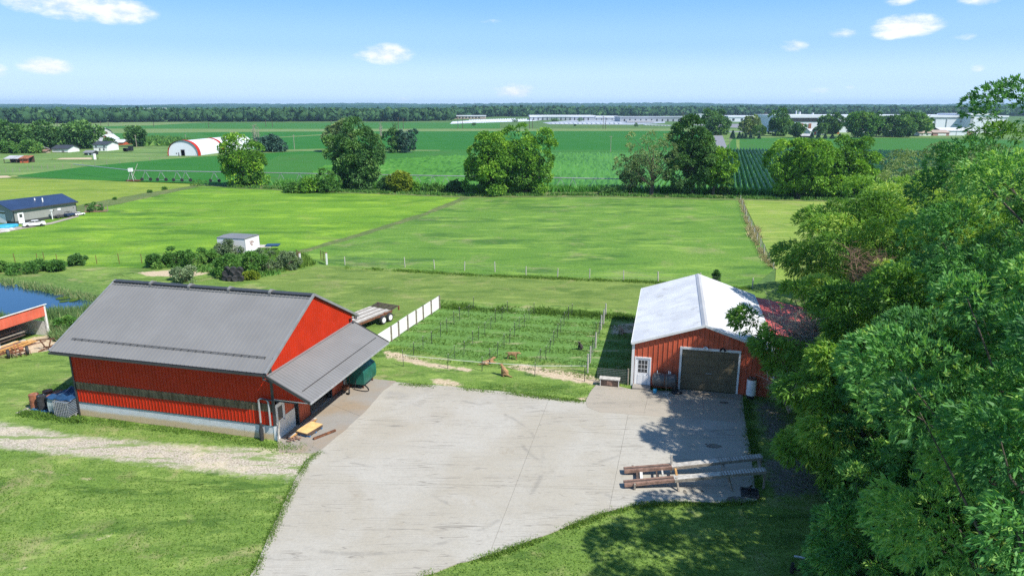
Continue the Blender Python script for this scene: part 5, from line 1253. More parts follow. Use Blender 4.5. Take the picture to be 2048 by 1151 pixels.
# loading ramp on the yard
RA = [G(1248, 937, .3), G(1343, 930, .55), G(1523, 911, 1.12)]; RB = [G(1248, 964, .3), G(1348, 955, .55), G(1531, 938, 1.12)]
t = thing('loading_ramp', 'long weathered wooden vehicle ramp with two plank tracks on the concrete yard', 'ramp')
for T_, nmx in ((RA, 0), (RB, 1)):
    for seg in range(2):
        a, b = T_[seg], T_[seg + 1]; d = (b - a).normalized(); n = Vector((-d.y, d.x, 0)).normalized()
        wid = .36
        if seg == 0:
            for k in range(3): B().bar(a + n * (-.12 + k * .12), b + n * (-.12 + k * .12), .11, .045).build('plank', M['wood_brown'] if k != 1 else M['wood_dark'], t)
        else:
            for k in range(3): B().bar(a + n * (-.12 + k * .12), b + n * (-.12 + k * .12), .112, .045).build('plank', M['wood_pale'], t)
            m_ = int((b - a).length * .5 / .14)
            for k in range(m_): c = b - d * (.08 + k * .14); B().bar(c - n * .2 + Vector((0, 0, .035)), c + n * .2 + Vector((0, 0, .035)), .03, .022).build('cleat', M['wood_grey'], t)
        for sgn in (-1, 1): B().bar(a + n * sgn * .2 - Vector((0, 0, .07)), b + n * sgn * .19 - Vector((0, 0, .05)), .04, .14).build('side_rail', M['wood_brown'] if seg == 0 else M['wood_grey'], t)
def cross(u, w=.09, mat='wood_pale', dz=-.16):
    def at(T_):
        q = u * 2; i = min(int(q), 1); return T_[i].lerp(T_[i + 1], q - i)
    B().bar(at(RB) + Vector((0, 0, dz)), at(RA) + Vector((0, 0, dz)), w, .09).build('cross_beam', M[mat], t)
cross(.14, .12, 'wood_dark'); cross(.18, .14, 'white_wood'); cross(.40, .08, 'wood_pale'); cross(.34, .07, 'wood_dark'); cross(.52, .1, 'wood_orange', -.1); cross(.78, .1, 'wood_grey'); cross(.98, .1, 'wood_grey')
def legp(p, zt, mat='wood_grey', lean=(0, 0)): B().bar(Vector((p.x + lean[0], p.y + lean[1], .04)), Vector((p.x, p.y, zt)), .09).build('leg', M[mat], t)
legp(G(1353, 958, .5), .62, 'wood_grey', (.05, -.35)); legp(RB[2].lerp(RB[1], .42), .9, 'wood_grey', (.25, -.3)); legp(RA[2].lerp(RA[1], .42), .9); legp(RA[2], 1.1); legp(RB[2], 1.1)
legp(RA[1] + Vector((0, .1, 0)), 1.15, 'wood_pale', (.02, .02)); legp(RB[0].lerp(RB[1], .2) + Vector((0, -.25, 0)), .38); legp(RA[0].lerp(RA[1], .2) + Vector((0, .25, 0)), .38)
t = thing('black_tub', 'flat black plastic tub at the lower right corner of the yard', 'tub', tuple(G(1499, 990))[:2] + (.05,), -.25)
B().span((-.42, -.3, 0), (.42, .42, .04)).span((-.42, -.3, .04), (-.38, .42, .14)).span((.38, -.3, .04), (.42, .42, .14)).span((-.38, -.3, .04), (.38, -.26, .14)).span((-.38, .38, .04), (.38, .42, .14)).build('tray', M['trim_dark'], t)
B().tube([(0, .2, .04), (-.02, .1, .3), (.05, .05, .5)], [.08, .07, .03], 8).box((.05, -.1, .1), (.5, .2, .12), .2).build('pump', M['black'], t)
o = B().tube([(0, 0, .1), (0, 0, .55)], [.09, .07], 8).box((.4, -.12, .3), (.8, .07, .07), -.25).build('timber_post', M['black']); o.location = G(1583, 1148); tag(o, 'black post with a timber rail at the lower edge of the lawn', 'post')
o = B().bar((0, 0, .02), (1.6, -.45, .03), .10, .04).build('pale_edging', M['white_wood']); o.location = G(1588, 1112); tag(o, 'pale length of edging board lying under the trees at the lower right', 'board')

# ============================================================ LUMBER SHED, MACHINE, FRAME (left)
a = G(98, 671); b = G(0, 706); d = (b - a); rz = math.atan2(d.y, d.x) + PI      # local x runs from left post to right post
L = d.length; far = 5.5
t = thing('lumber_shed', 'open-fronted shed with salmon red fascia and white posts at the left edge', 'shed', (b.x, b.y, 0), rz)
H1 = 2.72
B().ribs(-far, L + .05, lambda s: 1.78, lambda s: H1, .3, .03, .03, lambda s, o, z: (s, -.06 - o, z)).build('fascia_siding', M['red_shed'], t)
B().box((L * .5 - far / 2, -.12, H1 + .02), (L + far + .3, .1, .05)).build('roof_edge', M['white'], t)
B().ribs(-far, L + .15, lambda s: 0, lambda s: 4.2, .3, .02, .02, lambda s, o, q: (s, -.12 + q, H1 + .05 + o - q * .36)).build('roof', M['roof_white'], t)
for x in (L, 0, -3.0): B().box((x, 0, H1 / 2), (.16, .14, H1), 0).build('post', M['white_wood'], t)
B().span((L - .04, .08, 0), (L + .02, 4, 1.25)).build('side_wall', M['white_wood'], t); B().span((-far, 3.95, 0), (L, 4.02, 1.2)).build('back_wall', M['dark_in'], t); B().span((-far, .1, 0), (-far + .06, 3.95, 1.2)).build('side_wall', M['white_wood'], t)
r2 = random.Random(5)
t2 = thing('rough_lumber', 'stack of brown and grey boards on racks inside the open shed', 'lumber', (b.x, b.y, 0), rz)
for z in (.55, .85, 1.12):
    for k in range(4): B().bar((-far + .5 + r2.uniform(0, .5), .6 + k * .3, z + r2.uniform(0, .04)), (L - r2.uniform(.9, 1.8), .6 + k * .3, z + r2.uniform(0, .04)), .22, .06).build('board', M[r2.choice(['wood_grey', 'wood_brown', 'wood_dark'])], t2)
t2 = thing('orange_lumber', 'pile of orange and pale planks sticking out under the shed fascia', 'lumber', (b.x, b.y, 0), rz)
for k in range(16):
    z = .06 + (k // 4) * .11; y = -.55 + (k % 4) * .28 + r2.uniform(-.05, .05)
    B().bar((-3.4 + r2.uniform(-.5, .5), y, z), (L - 1.7 - .35 * (k // 4) + r2.uniform(-.3, .5), y + r2.uniform(-.15, .15), z + r2.uniform(0, .06)), .2, .07).build('plank', M[['wood_orange', 'wood_pale', 'wood_new', 'wood_brown'][(k * 7) % 4]], t2)
B().bar((L - 2.6, -.7, .04), (L - 1.2, -1.0, .08), .1, .05).build('plank', M['wood_brown'], t2)
# rusty implement
c0 = G(18, 716, 0); c1 = G(56, 709, 0); d = c1 - c0; rz = math.atan2(d.y, d.x)
t = thing('farm_implement', 'rusty two-wheeled farm implement standing in the grass before the lumber shed', 'farm implement', tuple(c0), rz)
L = d.length
for x in (0, L):
    w = B().lathe([(.12, -.08), (.30, -.1), (.36, -.06), (.36, .06), (.30, .1), (.12, .08)], (0, 0, 0), 18, 'x').build('wheel', M['rubber'], t, smooth=True); w.location = (x, 0, .36); B().lathe([(.03, -.085), (.15, -.09), (.15, .09), (.03, .085)], (0, 0, 0), 12, 'x').build('hub', M['rust'], w)
B().bar((0, 0, .38), (L, 0, .38), .09).bar((.3, -.5, .45), (.3, 1.1, .45), .08).bar((L - .35, -.4, .45), (L - .35, .8, .45), .08).bar((.3, .6, .47), (L - .35, .6, .47), .08).bar((.3, -.4, .47), (L - .35, -.4, .47), .08).build('frame', M['rust'], t)
B().bar((.3, 0, .45), (-1.6, -.1, .35), .09).bar((.3, .5, .45), (-1.6, -.05, .35), .07).bar((-.2, .3, .5), (-1.3, .3, .75), .05).build('drawbar', M['rust'], t)
B().bar((.5, 0, .4), (.45, .1, 1.05), .09).bar((L - .45, .1, .4), (L - .55, .1, .98), .09).build('lift_arm', M['rust_light'], t)
for k in range(4): B().tube([(.45 + k * .3, -.3, .45), (.45 + k * .3, -.45, .25), (.5 + k * .3, -.35, .04)], .025, 5).build('tine', M['rust'], t)
B().lathe([(.1, -.15), (.16, -.12), (.16, .12), (.1, .15)], (.85, .1, .55), 12, 'x').build('gearbox', M['rust_light'], t)
c0 = G(79, 700); t = thing('rusty_stand', 'rusty X-legged stand with a beam on top beside the barn eave', 'stand', tuple(c0), .25)
B().bar((-.1, 0, .85), (1.15, .1, .85), .09).build('top_beam', M['rust'], t)
B().bar((.15, .0, .85), (.55, -.3, .35), .07).bar((.9, .05, .85), (.8, -.2, .35), .07).build('upright', M['rust'], t)
B().bar((.1, -.5, .05), (1.15, .1, .38), .08).bar((.25, .2, .2), (1.1, -.35, .3), .08).build('foot', M['rust'], t)

# ============================================================ BEHIND THE BARN: tyres, trailer box, gates, fences
t = None
ty = B().lathe([(.16, -.11), (.28, -.13), (.34, -.09), (.35, 0), (.34, .09), (.28, .13), (.16, .11), (.15, 0)], (0, 0, 0), 18, 'x')
first = None; words = ['bottom left', 'bottom centre left', 'bottom centre right', 'bottom right', 'middle left', 'middle centre', 'middle right', 'top left', 'top centre', 'top right']
spots = [(451, 561, .3), (461, 562, .3), (471, 562.5, .3), (482, 562, .3), (453, 561, .8), (466, 562, .8), (478, 562, .8), (457, 561, 1.25), (469, 562, 1.28), (482, 561.5, 1.22)]
for i, (x, y, z) in enumerate(spots):
    v = G(x, y); lab = 'old black tyre in the pile behind the barn ridge, ' + words[i]
    if first is None: first = ty.build('tyre', M['rubber'], None, smooth=True); o = first
    else: o = first.copy(); C.objects.link(o)
    o.location = (v.x, v.y, z); o.rotation_euler = (rnd.uniform(-.2, .2), rnd.uniform(-.15, .15), PI / 2 + rnd.uniform(-.5, .5)); o.scale = (1.3, 1.1, 1.1); tag(o, lab, 'tyre', 'old tyres piled behind the barn')
a = G(437, 507); b = G(492, 510); c = G(509, 506.5); d = (b - a); rz = math.atan2(d.y, d.x); L = d.length; Wd = 3.2
t = thing('box_trailer', 'white box trailer with grey roof parked beyond the bushes', 'trailer', (a.x, a.y, .25), rz)
B().span((0, 0, 0), (L, Wd, 1.85)).build('body', M['white_clean'], t); B().prism([(-.05, 1.85), (Wd + .05, 1.85), (Wd + .05, 1.9), (Wd / 2, 2.0), (-.05, 1.9)], -.05, L + .05, 'x').build('roof', M['roof_grey'], t)
B().span((L + .005, 0, 0), (L + .03, .06, 1.85)).span((L + .005, Wd - .06, 0), (L + .03, Wd, 1.85)).span((L + .005, .06, 1.78), (L + .03, Wd - .06, 1.85)).build('door_frame', M['trim_grey'], t)
for k, (y, z, w, h) in enumerate(((1.0, 1.3, .7, .06), (1.1, 1.15, .9, .07), (1.0, 1.0, .6, .06), (1.25, .8, .4, .1))): B().span((L + .03, y, z), (L + .036, y + w, z + h)).build('lettering', M['rust_light'], t)
B().lathe([(.1, -.08), (.26, -.08), (.26, .08), (.1, .08)], (.6, -.02, -.0), 14, 'y').build('wheel', M['rubber'], t)
a = G(512, 502); t = thing('flat_trailer', 'low flat trailer with dark blue load beside the white box trailer', 'trailer', (a.x, a.y, 0), .1)
B().span((0, 0, .45), (2.0, 1.6, .55)).build('deck', M['wood_pale'], t); B().span((1.2, .1, .56), (2.9, 1.4, .72)).build('load', M['tarp_blue'], t); B().lathe([(.05, -.06), (.22, -.06), (.22, .06), (.05, .06)], (1.5, -.1, .24), 12, 'y').build('wheel', M['rubber'], t)
def gate(name_label, hinge, free, side):
    a, b = G(*hinge), G(*free); t = thing('field_gate', name_label, 'gate', tuple(a))
    d = (b - a); u = d.normalized()
    B().box((0, 0, .72), (.18, .18, 1.44)).build('gate_post', M['white'], t); B().box((0, 0, 1.47), (.2, .2, .06)).build('post_cap', M['rust_light'], t)
    mb = B()
    for k in range(5): z = .3 + k * .27; mb.bar(u * .12 + Vector((0, 0, z)), d + Vector((0, 0, z)), .04)
    for q in (.12, d.length * .5, d.length): mb.bar(u * q + Vector((0, 0, .3)), u * q + Vector((0, 0, 1.38)), .045)
    mb.build('gate_leaf', M['rust'], t)
gate('tubular gate swung open left of the gap, white post', (601, 529), (594, 520), 1)
gate('tubular gate swung open at the start of the pasture fence', (654, 529), (642, 523), -1)
# pasture fence posts
fp = [(690, 529), (810, 533.5), (869, 537), (929, 540.5), (990, 543), (1052, 550), (1115, 554), (1179, 558), (1247, 561)]
base = None; words = ['first', 'second', 'third', 'fourth', 'fifth', 'sixth', 'seventh', 'eighth', 'ninth']
def posts(lst, h, name, labf, group, mat, r=.05):
    out = []; base = None
    for i, (x, y) in enumerate(lst):
        v = G(x, y)
        if base is None: base = B().cyl((0, 0, -.2), (0, 0, h), r, 7, r * .85).build(name, M[mat]); o = base
        else: o = base.copy(); C.objects.link(o)
        o.location = v; o.rotation_euler = (rnd.uniform(-.05, .05), rnd.uniform(-.05, .05), 0); o.scale = (1, 1, rnd.uniform(.9, 1.1)); tag(o, labf(i), 'post', group); out.append(v)
    return out
A = posts(fp, 1.1, 'fence_post', lambda i: words[i] + ' wooden post from the gate along the near pasture fence', 'posts of the pasture fence', 'wood_pale', .06)
A2 = posts([(1316, 562), (1400, 566), (1505, 577)], 1.2, 'fence_post', lambda i: ['wooden post of the pasture fence left of the garage ridge', 'wooden post of the pasture fence behind the garage ridge', 'thick wooden post at the right end of the pasture fence'][i], 'posts of the pasture fence', 'wood_pale', .08)
mb = B()
for z in (.3, .6, .9): mb.tube([(v.x, v.y, z) for v in [G(654, 529)] + A + A2], .007, 3, False)
tag(mb.build('fence_wire', M['wire']), 'wires of the near pasture fence', 'wire')
lf = [(-40, 525), (31, 526), (75, 524), (89, 524), (115, 525), (194, 527), (239, 527), (284, 526), (330, 525), (380, 527)]
A = posts(lf, 1.15, 'fence_post', lambda i: 'rusty steel post of the fence above the pond, number %s from the left' % ['one', 'two', 'three', 'four', 'five', 'six', 'seven', 'eight', 'nine', 'ten'][i], 'posts of the fence above the pond', 'rust', .04)
mb = B()
for z in (.25, .5, .75, 1.0): mb.tube([(v.x, v.y, z) for v in A], .012, 3, False)
tag(mb.build('fence_wire', M['wire']), 'wires of the fence above the pond', 'wire')
rf = [(1480, 402), (1484, 412), (1488, 423), (1492, 434), (1497, 446), (1502, 458), (1508, 470), (1514, 482), (1521, 495), (1528, 508), (1537, 522), (1547, 537)]
A = posts(rf, 1.2, 'fence_post', lambda i: 'grey wooden post in the dry grass strip, %s from the far end' % ['first', 'second', 'third', 'fourth', 'fifth', 'sixth', 'seventh', 'eighth', 'ninth', 'tenth', 'eleventh', 'twelfth'][i], 'posts of the right hand fence', 'wood_pale', .06)
mb = B()
for z in (.3, .6, .9, 1.1): mb.tube([(v.x, v.y, z) for v in A], .01, 3, False)
tag(mb.build('fence_wire', M['wire']), 'wires of the right hand fence', 'wire')
lp = [(0, 346), (12, 345), (26, 344), (40, 343), (56, 341), (66, 340.5), (84, 339), (96, 338), (110, 337), (126, 336), (144, 335), (166, 333), (190, 331), (214, 329), (240, 327), (268, 325), (300, 322), (330, 319), (360, 316.5), (392, 314)]
A = posts(lp, 1.3, 'fence_post', lambda i: 'thin post of the farm pasture fence, %s from the left edge' % ordw(i + 1), 'posts of the farm pasture fence', 'wood_grey', .07)

# ============================================================ TREES BY THE YARD (right)
def near_tree(name, label, x, y, seed, R, H, base, mat, n, kind, trunk=.28, ry=None, clumps=70, lop=.2, cat='tree', group=None, holes=None, flat=.7):
    zc = (H + base) / 2 + .3; rz = (H - base) / 2
    if kind == 'walnut': k, ln, wd, sp, dr = 7, .36, .085, .55, .55
    elif kind == 'locust': k, ln, wd, sp, dr = 9, .23, .065, .45, .18
    else: k, ln, wd, sp, dr = 6, .26, .10, .7, .2
    return make_tree(name, label, (x, y, 0), seed, R, rz, zc, mat, clumps, n / clumps, R * .235, k, ln, wd, sp, dr, trunk, cat, group, ry=ry, flat=flat, lop=lop, top_bias=.45, holes=holes, h0=2.5, maxb=34)
def sight_gap(tx, ty, spots):
    """openings through a crown: leaf points closer than r to a line from the drone's height to a target behind"""
    cs = []
    for (x, y, z, r) in spots:
        a = np.array([0, 0, CAM_H]); b = np.array([x, y, z]); cs.append((a, (b - a) / np.linalg.norm(b - a), r))
    def f(P):
        Q = P + np.array([tx, ty, 0]); k = np.ones(len(P), bool)
        for a, u, r in cs:
            w = Q - a; d = np.linalg.norm(w - (w @ u)[:, None] * u, axis=1); k &= d > r * (1 + .35 * np.sin(Q[:, 0] * 3) * np.sin(Q[:, 2] * 4))
        return k
    return f
GAPS = []
for (x, y, z, r) in ((11.2, 9.0, 2.7, 1.0), (12.2, 8.6, 2.5, .8), (10.2, 12.8, 2.9, .9), (10.6, 6.6, 2.8, .7)):
    v = gar_world(x, y, z); GAPS.append((*v, r))
def NT_(name, label, x, y, *a, **k):
    if k.pop('gap', False): k['holes'] = sight_gap(x, y, GAPS)
    return near_tree(name, label, x, y, *a, **k)
NT_('walnut_tree', 'walnut tree overhanging the right eave of the garage', 18.6, 38.6, 101, 4.0, 8.8, 1.2, 'leaf_walnut', 5200, 'walnut', clumps=40, lop=.1, gap=True)
NT_('walnut_tree', 'drooping walnut tree between the garage corner and the ramp', 18.3, 30.2, 102, 4.9, 10.0, .3, 'leaf_walnut', 10500, 'walnut', gap=True)
NT_('locust_tree', 'feathery locust tree filling the lower right corner', 17.8, 18.6, 103, 6.0, 14.3, 1.0, 'leaf_locust', 12500, 'locust', .34)
NT_('locust_tree', 'tallest locust tree on the right edge, reaching above the horizon', 27.2, 30.0, 104, 7.8, 20.6, 1.0, 'leaf_locust', 18000, 'locust', .4, clumps=90, lop=.08)
NT_('walnut_tree', 'broad sunlit walnut tree behind the garage with bare brown twigs', 29.4, 52.0, 105, 6.8, 12.0, .8, 'leaf_walnut', 11500, 'walnut', .3, clumps=80)
NT_('walnut_tree', 'walnut tree right of the broad one, beneath the locust crown', 33.5, 42.5, 106, 7.2, 14.8, .8, 'leaf_walnut', 11500, 'walnut', .3, clumps=80)
NT_('walnut_tree', 'light green walnut tree at the far end of the grove', 38.5, 61.5, 107, 7.0, 12.6, .8, 'leaf_walnut', 8500, 'walnut', .3)
NT_('olive_tree', 'pale olive leaved tree behind the grove by the corn', 55.5, 86, 108, 8.2, 14.2, .6, 'leaf_olive', 8500, 'other', .3)
NT_('grove_tree', 'green tree between the pale olive tree and the locust crown', 48, 67, 109, 7.6, 14.8, .8, 'leaf_olive', 8500, 'other', .3)
NT_('grove_tree', 'bushy dark tree under the walnuts behind the garage', 25.8, 42.2, 110, 3.8, 8.2, .2, 'leaf_walnut', 5000, 'walnut', .2, gap=True)
NT_('sapling', 'low leafy shrub at the foot of the corner locust', 13.6, 22.6, 115, 2.4, 3.8, .1, 'leaf_locust', 3200, 'locust', .1)
NT_('sapling', 'leafy shrubby sapling under the walnut by the ramp', 17.0, 26.4, 111, 2.9, 5.2, .1, 'leaf_locust', 4200, 'locust', .12)
NT_('grove_tree', 'dark green tree at the right edge behind the tallest locust', 42, 52, 112, 7.5, 17.2, .8, 'leaf_locust', 7500, 'locust', .3)
NT_('grove_tree', 'locust tree filling the right edge below the tallest crown', 21.6, 24.4, 114, 5.6, 14.0, 1.0, 'leaf_locust', 9000, 'locust', .3)
NT_('grove_tree', 'tree whose crown shades the lower lawn beside the locust', 14.4, 14.6, 113, 4.2, 15.0, 6.0, 'leaf_locust', 3000, 'locust', .3, clumps=36)
# bare branches
def bare(name, label, loc, seed, h, spread, mat, n=26, r=.07, lean=(0, 0), cat='dead tree', base_z=0):
    rs = np.random.RandomState(seed); t = thing(name, label, cat, loc)
    mb = B(); tw = B()
    for i in range(3 + n // 12):
        a = rs.uniform(0, 6.28); top = Vector((math.cos(a) * spread * rs.uniform(.2, .6) + lean[0], math.sin(a) * spread * rs.uniform(.2, .6) + lean[1], h * rs.uniform(.75, 1)))
        s = Vector((0, 0, base_z)); mid = s.lerp(top, .5) + Vector((rs.normal(0, spread * .1), rs.normal(0, spread * .1), 0))
        mb.tube([s, s.lerp(mid, .5), mid, mid.lerp(top, .5), top], [r, r * .8, r * .55, r * .35, r * .12], 5, False)
        for k in range(n // 2):
            u = rs.uniform(.25, 1); p = s.lerp(mid, u * 2) if u < .5 else mid.lerp(top, u * 2 - 1)
            d = Vector((rs.normal(0, 1), rs.normal(0, 1), rs.uniform(.1, 1))).normalized() * (spread * .45 * rs.uniform(.5, 1))
            q = p + d; mb.tube([p, p.lerp(q, .5) + Vector((0, 0, .05)), q], [r * .3, r * .2, r * .06], 4, False)
            for j in range(5):
                c = p.lerp(q, rs.uniform(.3, 1)); e = c + Vector((rs.normal(0, 1), rs.normal(0, 1), rs.uniform(-.2, 1))) * spread * .13; tw.tube([c, e], [r * .12, r * .04], 3, False)
    mb.build('trunk', M[mat], t); tw.build('twigs', M['twig_brown' if mat == 'twig_brown' else mat], t); return t
bare('dead_branches', 'dead brown branches standing out of the broad walnut crown', (23.6, 44.2, 5.4), 21, 4.2, 3.0, 'twig_brown', 50, .06)
bare('dead_branches', 'bare grey branches over the red shed roof', (17.6, 38.6, 4.2), 22, 2.6, 3.6, 'bark_pale', 50, .08, (-1.2, -1))
bare('dead_branches', 'bare branches hanging before the red shed roof', (18.6, 36.4, 3.6), 24, 2.6, 3.0, 'bark_pale', 44, .07, (-.8, 0))
bare('dead_branches', 'bare twigs in front of the right garage corner', (14.9, 33.8, 2.6), 23, 2.4, 2.4, 'bark_pale', 34, .04, (0, 0))

# ============================================================ HEDGE LINE TREES
def mid_tree(name, label, x, y, seed, wpx, hpx, mat, n=5200, trunk=.3, base=.8, ry=None, k=4, ln=.50, wd=.26, clumps=64, holes=None, lop=.22, bark='bark', dr=.25, cr=.25, cat='tree', h0=None):
    g = G(x, y); s = math.hypot(g.y, CAM_H) / FPX; R = wpx * .5 * s; H = hpx * s * 1.02
    return make_tree(name, label, tuple(g), seed, R, (H - base) / 2, (H + base) / 2, mat, clumps, n / clumps, R * cr * 1.15, k, ln, wd, .7, dr, trunk, cat, None, ry=ry or R * .8, flat=.8, lop=lop, top_bias=.3, holes=holes, bark=bark, h0=h0, maxb=30)
mid_tree('hedge_tree', 'round bright green tree by the irrigation boom, leftmost of the hedge line', 489, 371, 201, 92, 84, 'leaf_maple', base=.2)
mid_tree('hedge_tree', 'tall dark green tree with a bushy foot, second in the hedge line', 715, 379, 202, 100, 122, 'leaf_dark', 7500, base=.2, ln=.5, lop=.1)
mid_tree('hedge_tree', 'left half of the wide yellow-green double tree in the hedge line', 983, 388, 203, 92, 112, 'leaf_maple', 6000, base=.2)
mid_tree('hedge_tree', 'right half of the wide yellow-green double tree in the hedge line', 1050, 387, 204, 96, 122, 'leaf_maple', 6500, base=.2)
mid_tree('hedge_tree', 'thin leaved olive tree with visible forked trunk and bare limbs', 1303, 388, 205, 96, 112, 'leaf_olive', 2300, trunk=.45, base=3.2, ln=.34, wd=.17, clumps=46, bark='bark', cr=.22)
mid_tree('hedge_tree', 'tallest blue-green tree in the hedge line right of the thin one', 1382, 388, 206, 84, 140, 'leaf_dark', 7000, trunk=.4, base=1.2, ln=.5)
mid_tree('hedge_tree', 'small bright tree with short trunk leaning right of the tallest one', 1426, 389, 207, 62, 90, 'leaf_maple', 3800, trunk=.3, base=1.6)
mid_tree('hedge_tree', 'broad light green tree with dark trunk beside the corn rows', 1596, 395, 208, 108, 106, 'leaf_maple', 6500, trunk=.45, base=1.8)
mid_tree('hedge_tree', 'light green tree with a low bushy companion, rightmost of the hedge line', 1704, 393, 209, 84, 100, 'leaf_maple', 5200, trunk=.4, base=1.0)
mid_tree('hedge_bush', 'bushy low tree between the two right hand hedge trees', 1664, 396, 210, 50, 52, 'leaf_maple', 2200, trunk=.15, base=.1, cat='bush')
mid_tree('hedge_bush', 'olive bush at the foot of the thin leaved tree', 1262, 384, 211, 52, 72, 'leaf_olive', 1500, trunk=.15, base=.8, ln=.36, wd=.2, cat='bush')
mid_tree('hedge_bush', 'yellow-green bush right of the dark hedge tree', 799, 384, 212, 36, 38, 'leaf_yellow', 1300, trunk=.1, base=.0, cat='bush')
mid_tree('hedge_bush', 'dark low bush at the right foot of the dark hedge tree', 776, 382, 213, 34, 24, 'leaf_dark', 900, trunk=.1, base=.0, cat='bush')
mid_tree('hedge_bush', 'green bush right of the yellow one in the hedge line', 822, 382, 214, 28, 20, 'leaf_maple', 700, trunk=.1, base=.0, cat='bush')
for i, (x, w_, h_, m_, l_) in enumerate(((590, 34, 14, 'leaf_bush', 'low scrub right of the leftmost hedge tree'), (622, 44, 24, 'leaf_maple', 'yellowish scrub left of the dark hedge tree'), (655, 50, 36, 'leaf_bush', 'tall scrub against the left side of the dark hedge tree'), (910, 26, 20, 'leaf_dark', 'small dark bush left of the wide double tree'), (1225, 44, 10, 'leaf_dark', 'low dark scrub by the bare soil patch'), (1450, 30, 12, 'leaf_bush', 'low scrub at the corner post of the corn field'), (865, 40, 10, 'leaf_bush', 'low scrub between the yellow bush and the double tree'))):
    mid_tree('scrub', l_, x, 384 + (x > 1000) * 4, 220 + i, w_, h_, m_, 700, trunk=.06, base=0, cat='bush')
scatter('hedge_undergrowth', strip_pts([(470, 374), (640, 381), (800, 387), (940, 391), (1200, 390), (1480, 396), (1700, 400), (1860, 405)], 5200, .7, 30), 'leaf_bush', 30, .6, .24, 3, .5, label='dark undergrowth below the hedge line trees')
scatter('corn_edge', strip_pts([(560, 370), (700, 376), (930, 381), (1200, 383), (1480, 388), (1700, 392)], 7000, .8, 31), 'leaf_corn', 31, 1.3, .3, 3, .35, label='front row of corn plants along the hedge line', tone=(.2, 1))
# corn rows as real ridges
def corn():
    V, F, T = [], [], []; rs = np.random.RandomState(77)
    poly = px((600, 366), (640, 340), (700, 330), (860, 318), (1040, 311), (1445, 307), (1452, 300), (1466, 282), (1474, 279), (1760, 279), (2250, 290), (2450, 396), (1700, 392), (1480, 386), (1200, 382), (930, 379), (760, 374), (640, 369))
    d = np.array([.2915, .9566]); n = np.array([.9566, -.2915]); off = 0; sp = 1.3
    A = np.array(poly); q = A @ n; s = A @ d
    seg = 1.9
    for u in np.arange(q.min(), q.max(), sp):
        t = np.arange(s.min(), min(s.max(), 330), seg)
        P = u * n + t[:, None] * d; m = inside(P, poly)
        if m.sum() < 3: continue
        idx = np.where(m)[0]; P = P[m] + rs.normal(0, .05, (m.sum(), 2)); k = len(P)
        brk = np.diff(idx) > 1
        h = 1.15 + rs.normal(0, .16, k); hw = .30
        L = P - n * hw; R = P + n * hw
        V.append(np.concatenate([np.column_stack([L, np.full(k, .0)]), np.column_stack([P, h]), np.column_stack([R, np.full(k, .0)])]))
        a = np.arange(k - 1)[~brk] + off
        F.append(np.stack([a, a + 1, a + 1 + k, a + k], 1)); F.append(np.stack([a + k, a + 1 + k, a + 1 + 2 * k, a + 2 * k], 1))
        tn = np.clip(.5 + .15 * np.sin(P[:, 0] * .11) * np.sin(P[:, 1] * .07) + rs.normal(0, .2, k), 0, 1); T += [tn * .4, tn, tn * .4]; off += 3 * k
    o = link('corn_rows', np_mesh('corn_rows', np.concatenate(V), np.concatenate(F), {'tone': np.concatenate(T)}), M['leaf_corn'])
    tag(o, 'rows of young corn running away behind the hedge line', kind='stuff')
corn()

# ============================================================ BUSHES BEHIND THE BARN
def pxbush(label, x, y, wpx, hpx, seed, mat='leaf_bush', n=900, name='bush', size=None):
    g = G(x, y); s = math.hypot(g.y, CAM_H) / FPX
    return make_tree(name, label, tuple(g), seed, wpx * .5 * s, hpx * .55 * s, hpx * .45 * s, mat, 9, n / 9, wpx * .22 * s, 3, size or .24, (size or .24) * .5, .8, .15, .05, 'bush' if name == 'bush' else 'tree', None, top_bias=.5, h0=.2, maxb=8, trunk_name='stem')
for i, a in enumerate([('small round grey-green bush on the fence above the pond', 155, 530, 26, 24, 'leaf_dark'), ('dark green bush left of the sand heap', 312, 533, 34, 22, 'leaf_bush'), ('thick green bush on the sand heap, left', 352, 531, 40, 30, 'leaf_bush'),
                       ('thick green bush on the sand heap, right', 390, 532, 44, 32, 'leaf_bush'), ('green bush in front of the white box trailer', 425, 528, 34, 26, 'leaf_bush'), ('grey-green bush rising before the white box trailer', 452, 512, 48, 30, 'leaf_russian'),
                       ('broad green bush above the tyre pile', 452, 550, 54, 44, 'leaf_bush'), ('green sapling with pale stem right of the tyre pile', 506, 545, 44, 48, 'leaf_bush'), ('grey-green shrub between sapling and gate', 537, 541, 46, 38, 'leaf_russian'),
                       ('round dark grey-green shrub by the left gate', 578, 537, 36, 34, 'leaf_russian'), ('pale round shrub just above the barn roof', 373, 562, 46, 26, 'leaf_russian'), ('yellow-green weeds right of the tyre pile', 503, 558, 26, 14, 'leaf_yellow'),
                       ('low green brambles at the left above the pond', 60, 542, 60, 14, 'leaf_bush'), ('low brambles at the far left above the pond', 0, 542, 44, 16, 'leaf_bush'), ('bright bramble clump below the pond fence', 110, 541, 34, 20, 'leaf_bush'), ('dark bush in the weeds left of the barn roof', 140, 660, 40, 28, 'leaf_bush'),
                       ('small seedling tree behind the garage ridge', 1433, 563, 10, 22, 'leaf_dark')]):
    pxbush(a[0], a[1], a[2], a[3], a[4], 300 + i, a[5], 1100)
tag(scatter('undergrowth', rand_in(px((290, 528), (350, 512), (430, 508), (520, 500), (600, 512), (560, 548), (500, 556), (440, 552), (330, 534)), 5200, 40), 'leaf_bush', 40, .45, .2, 3, .7), label='green undergrowth between the bushes behind the barn')

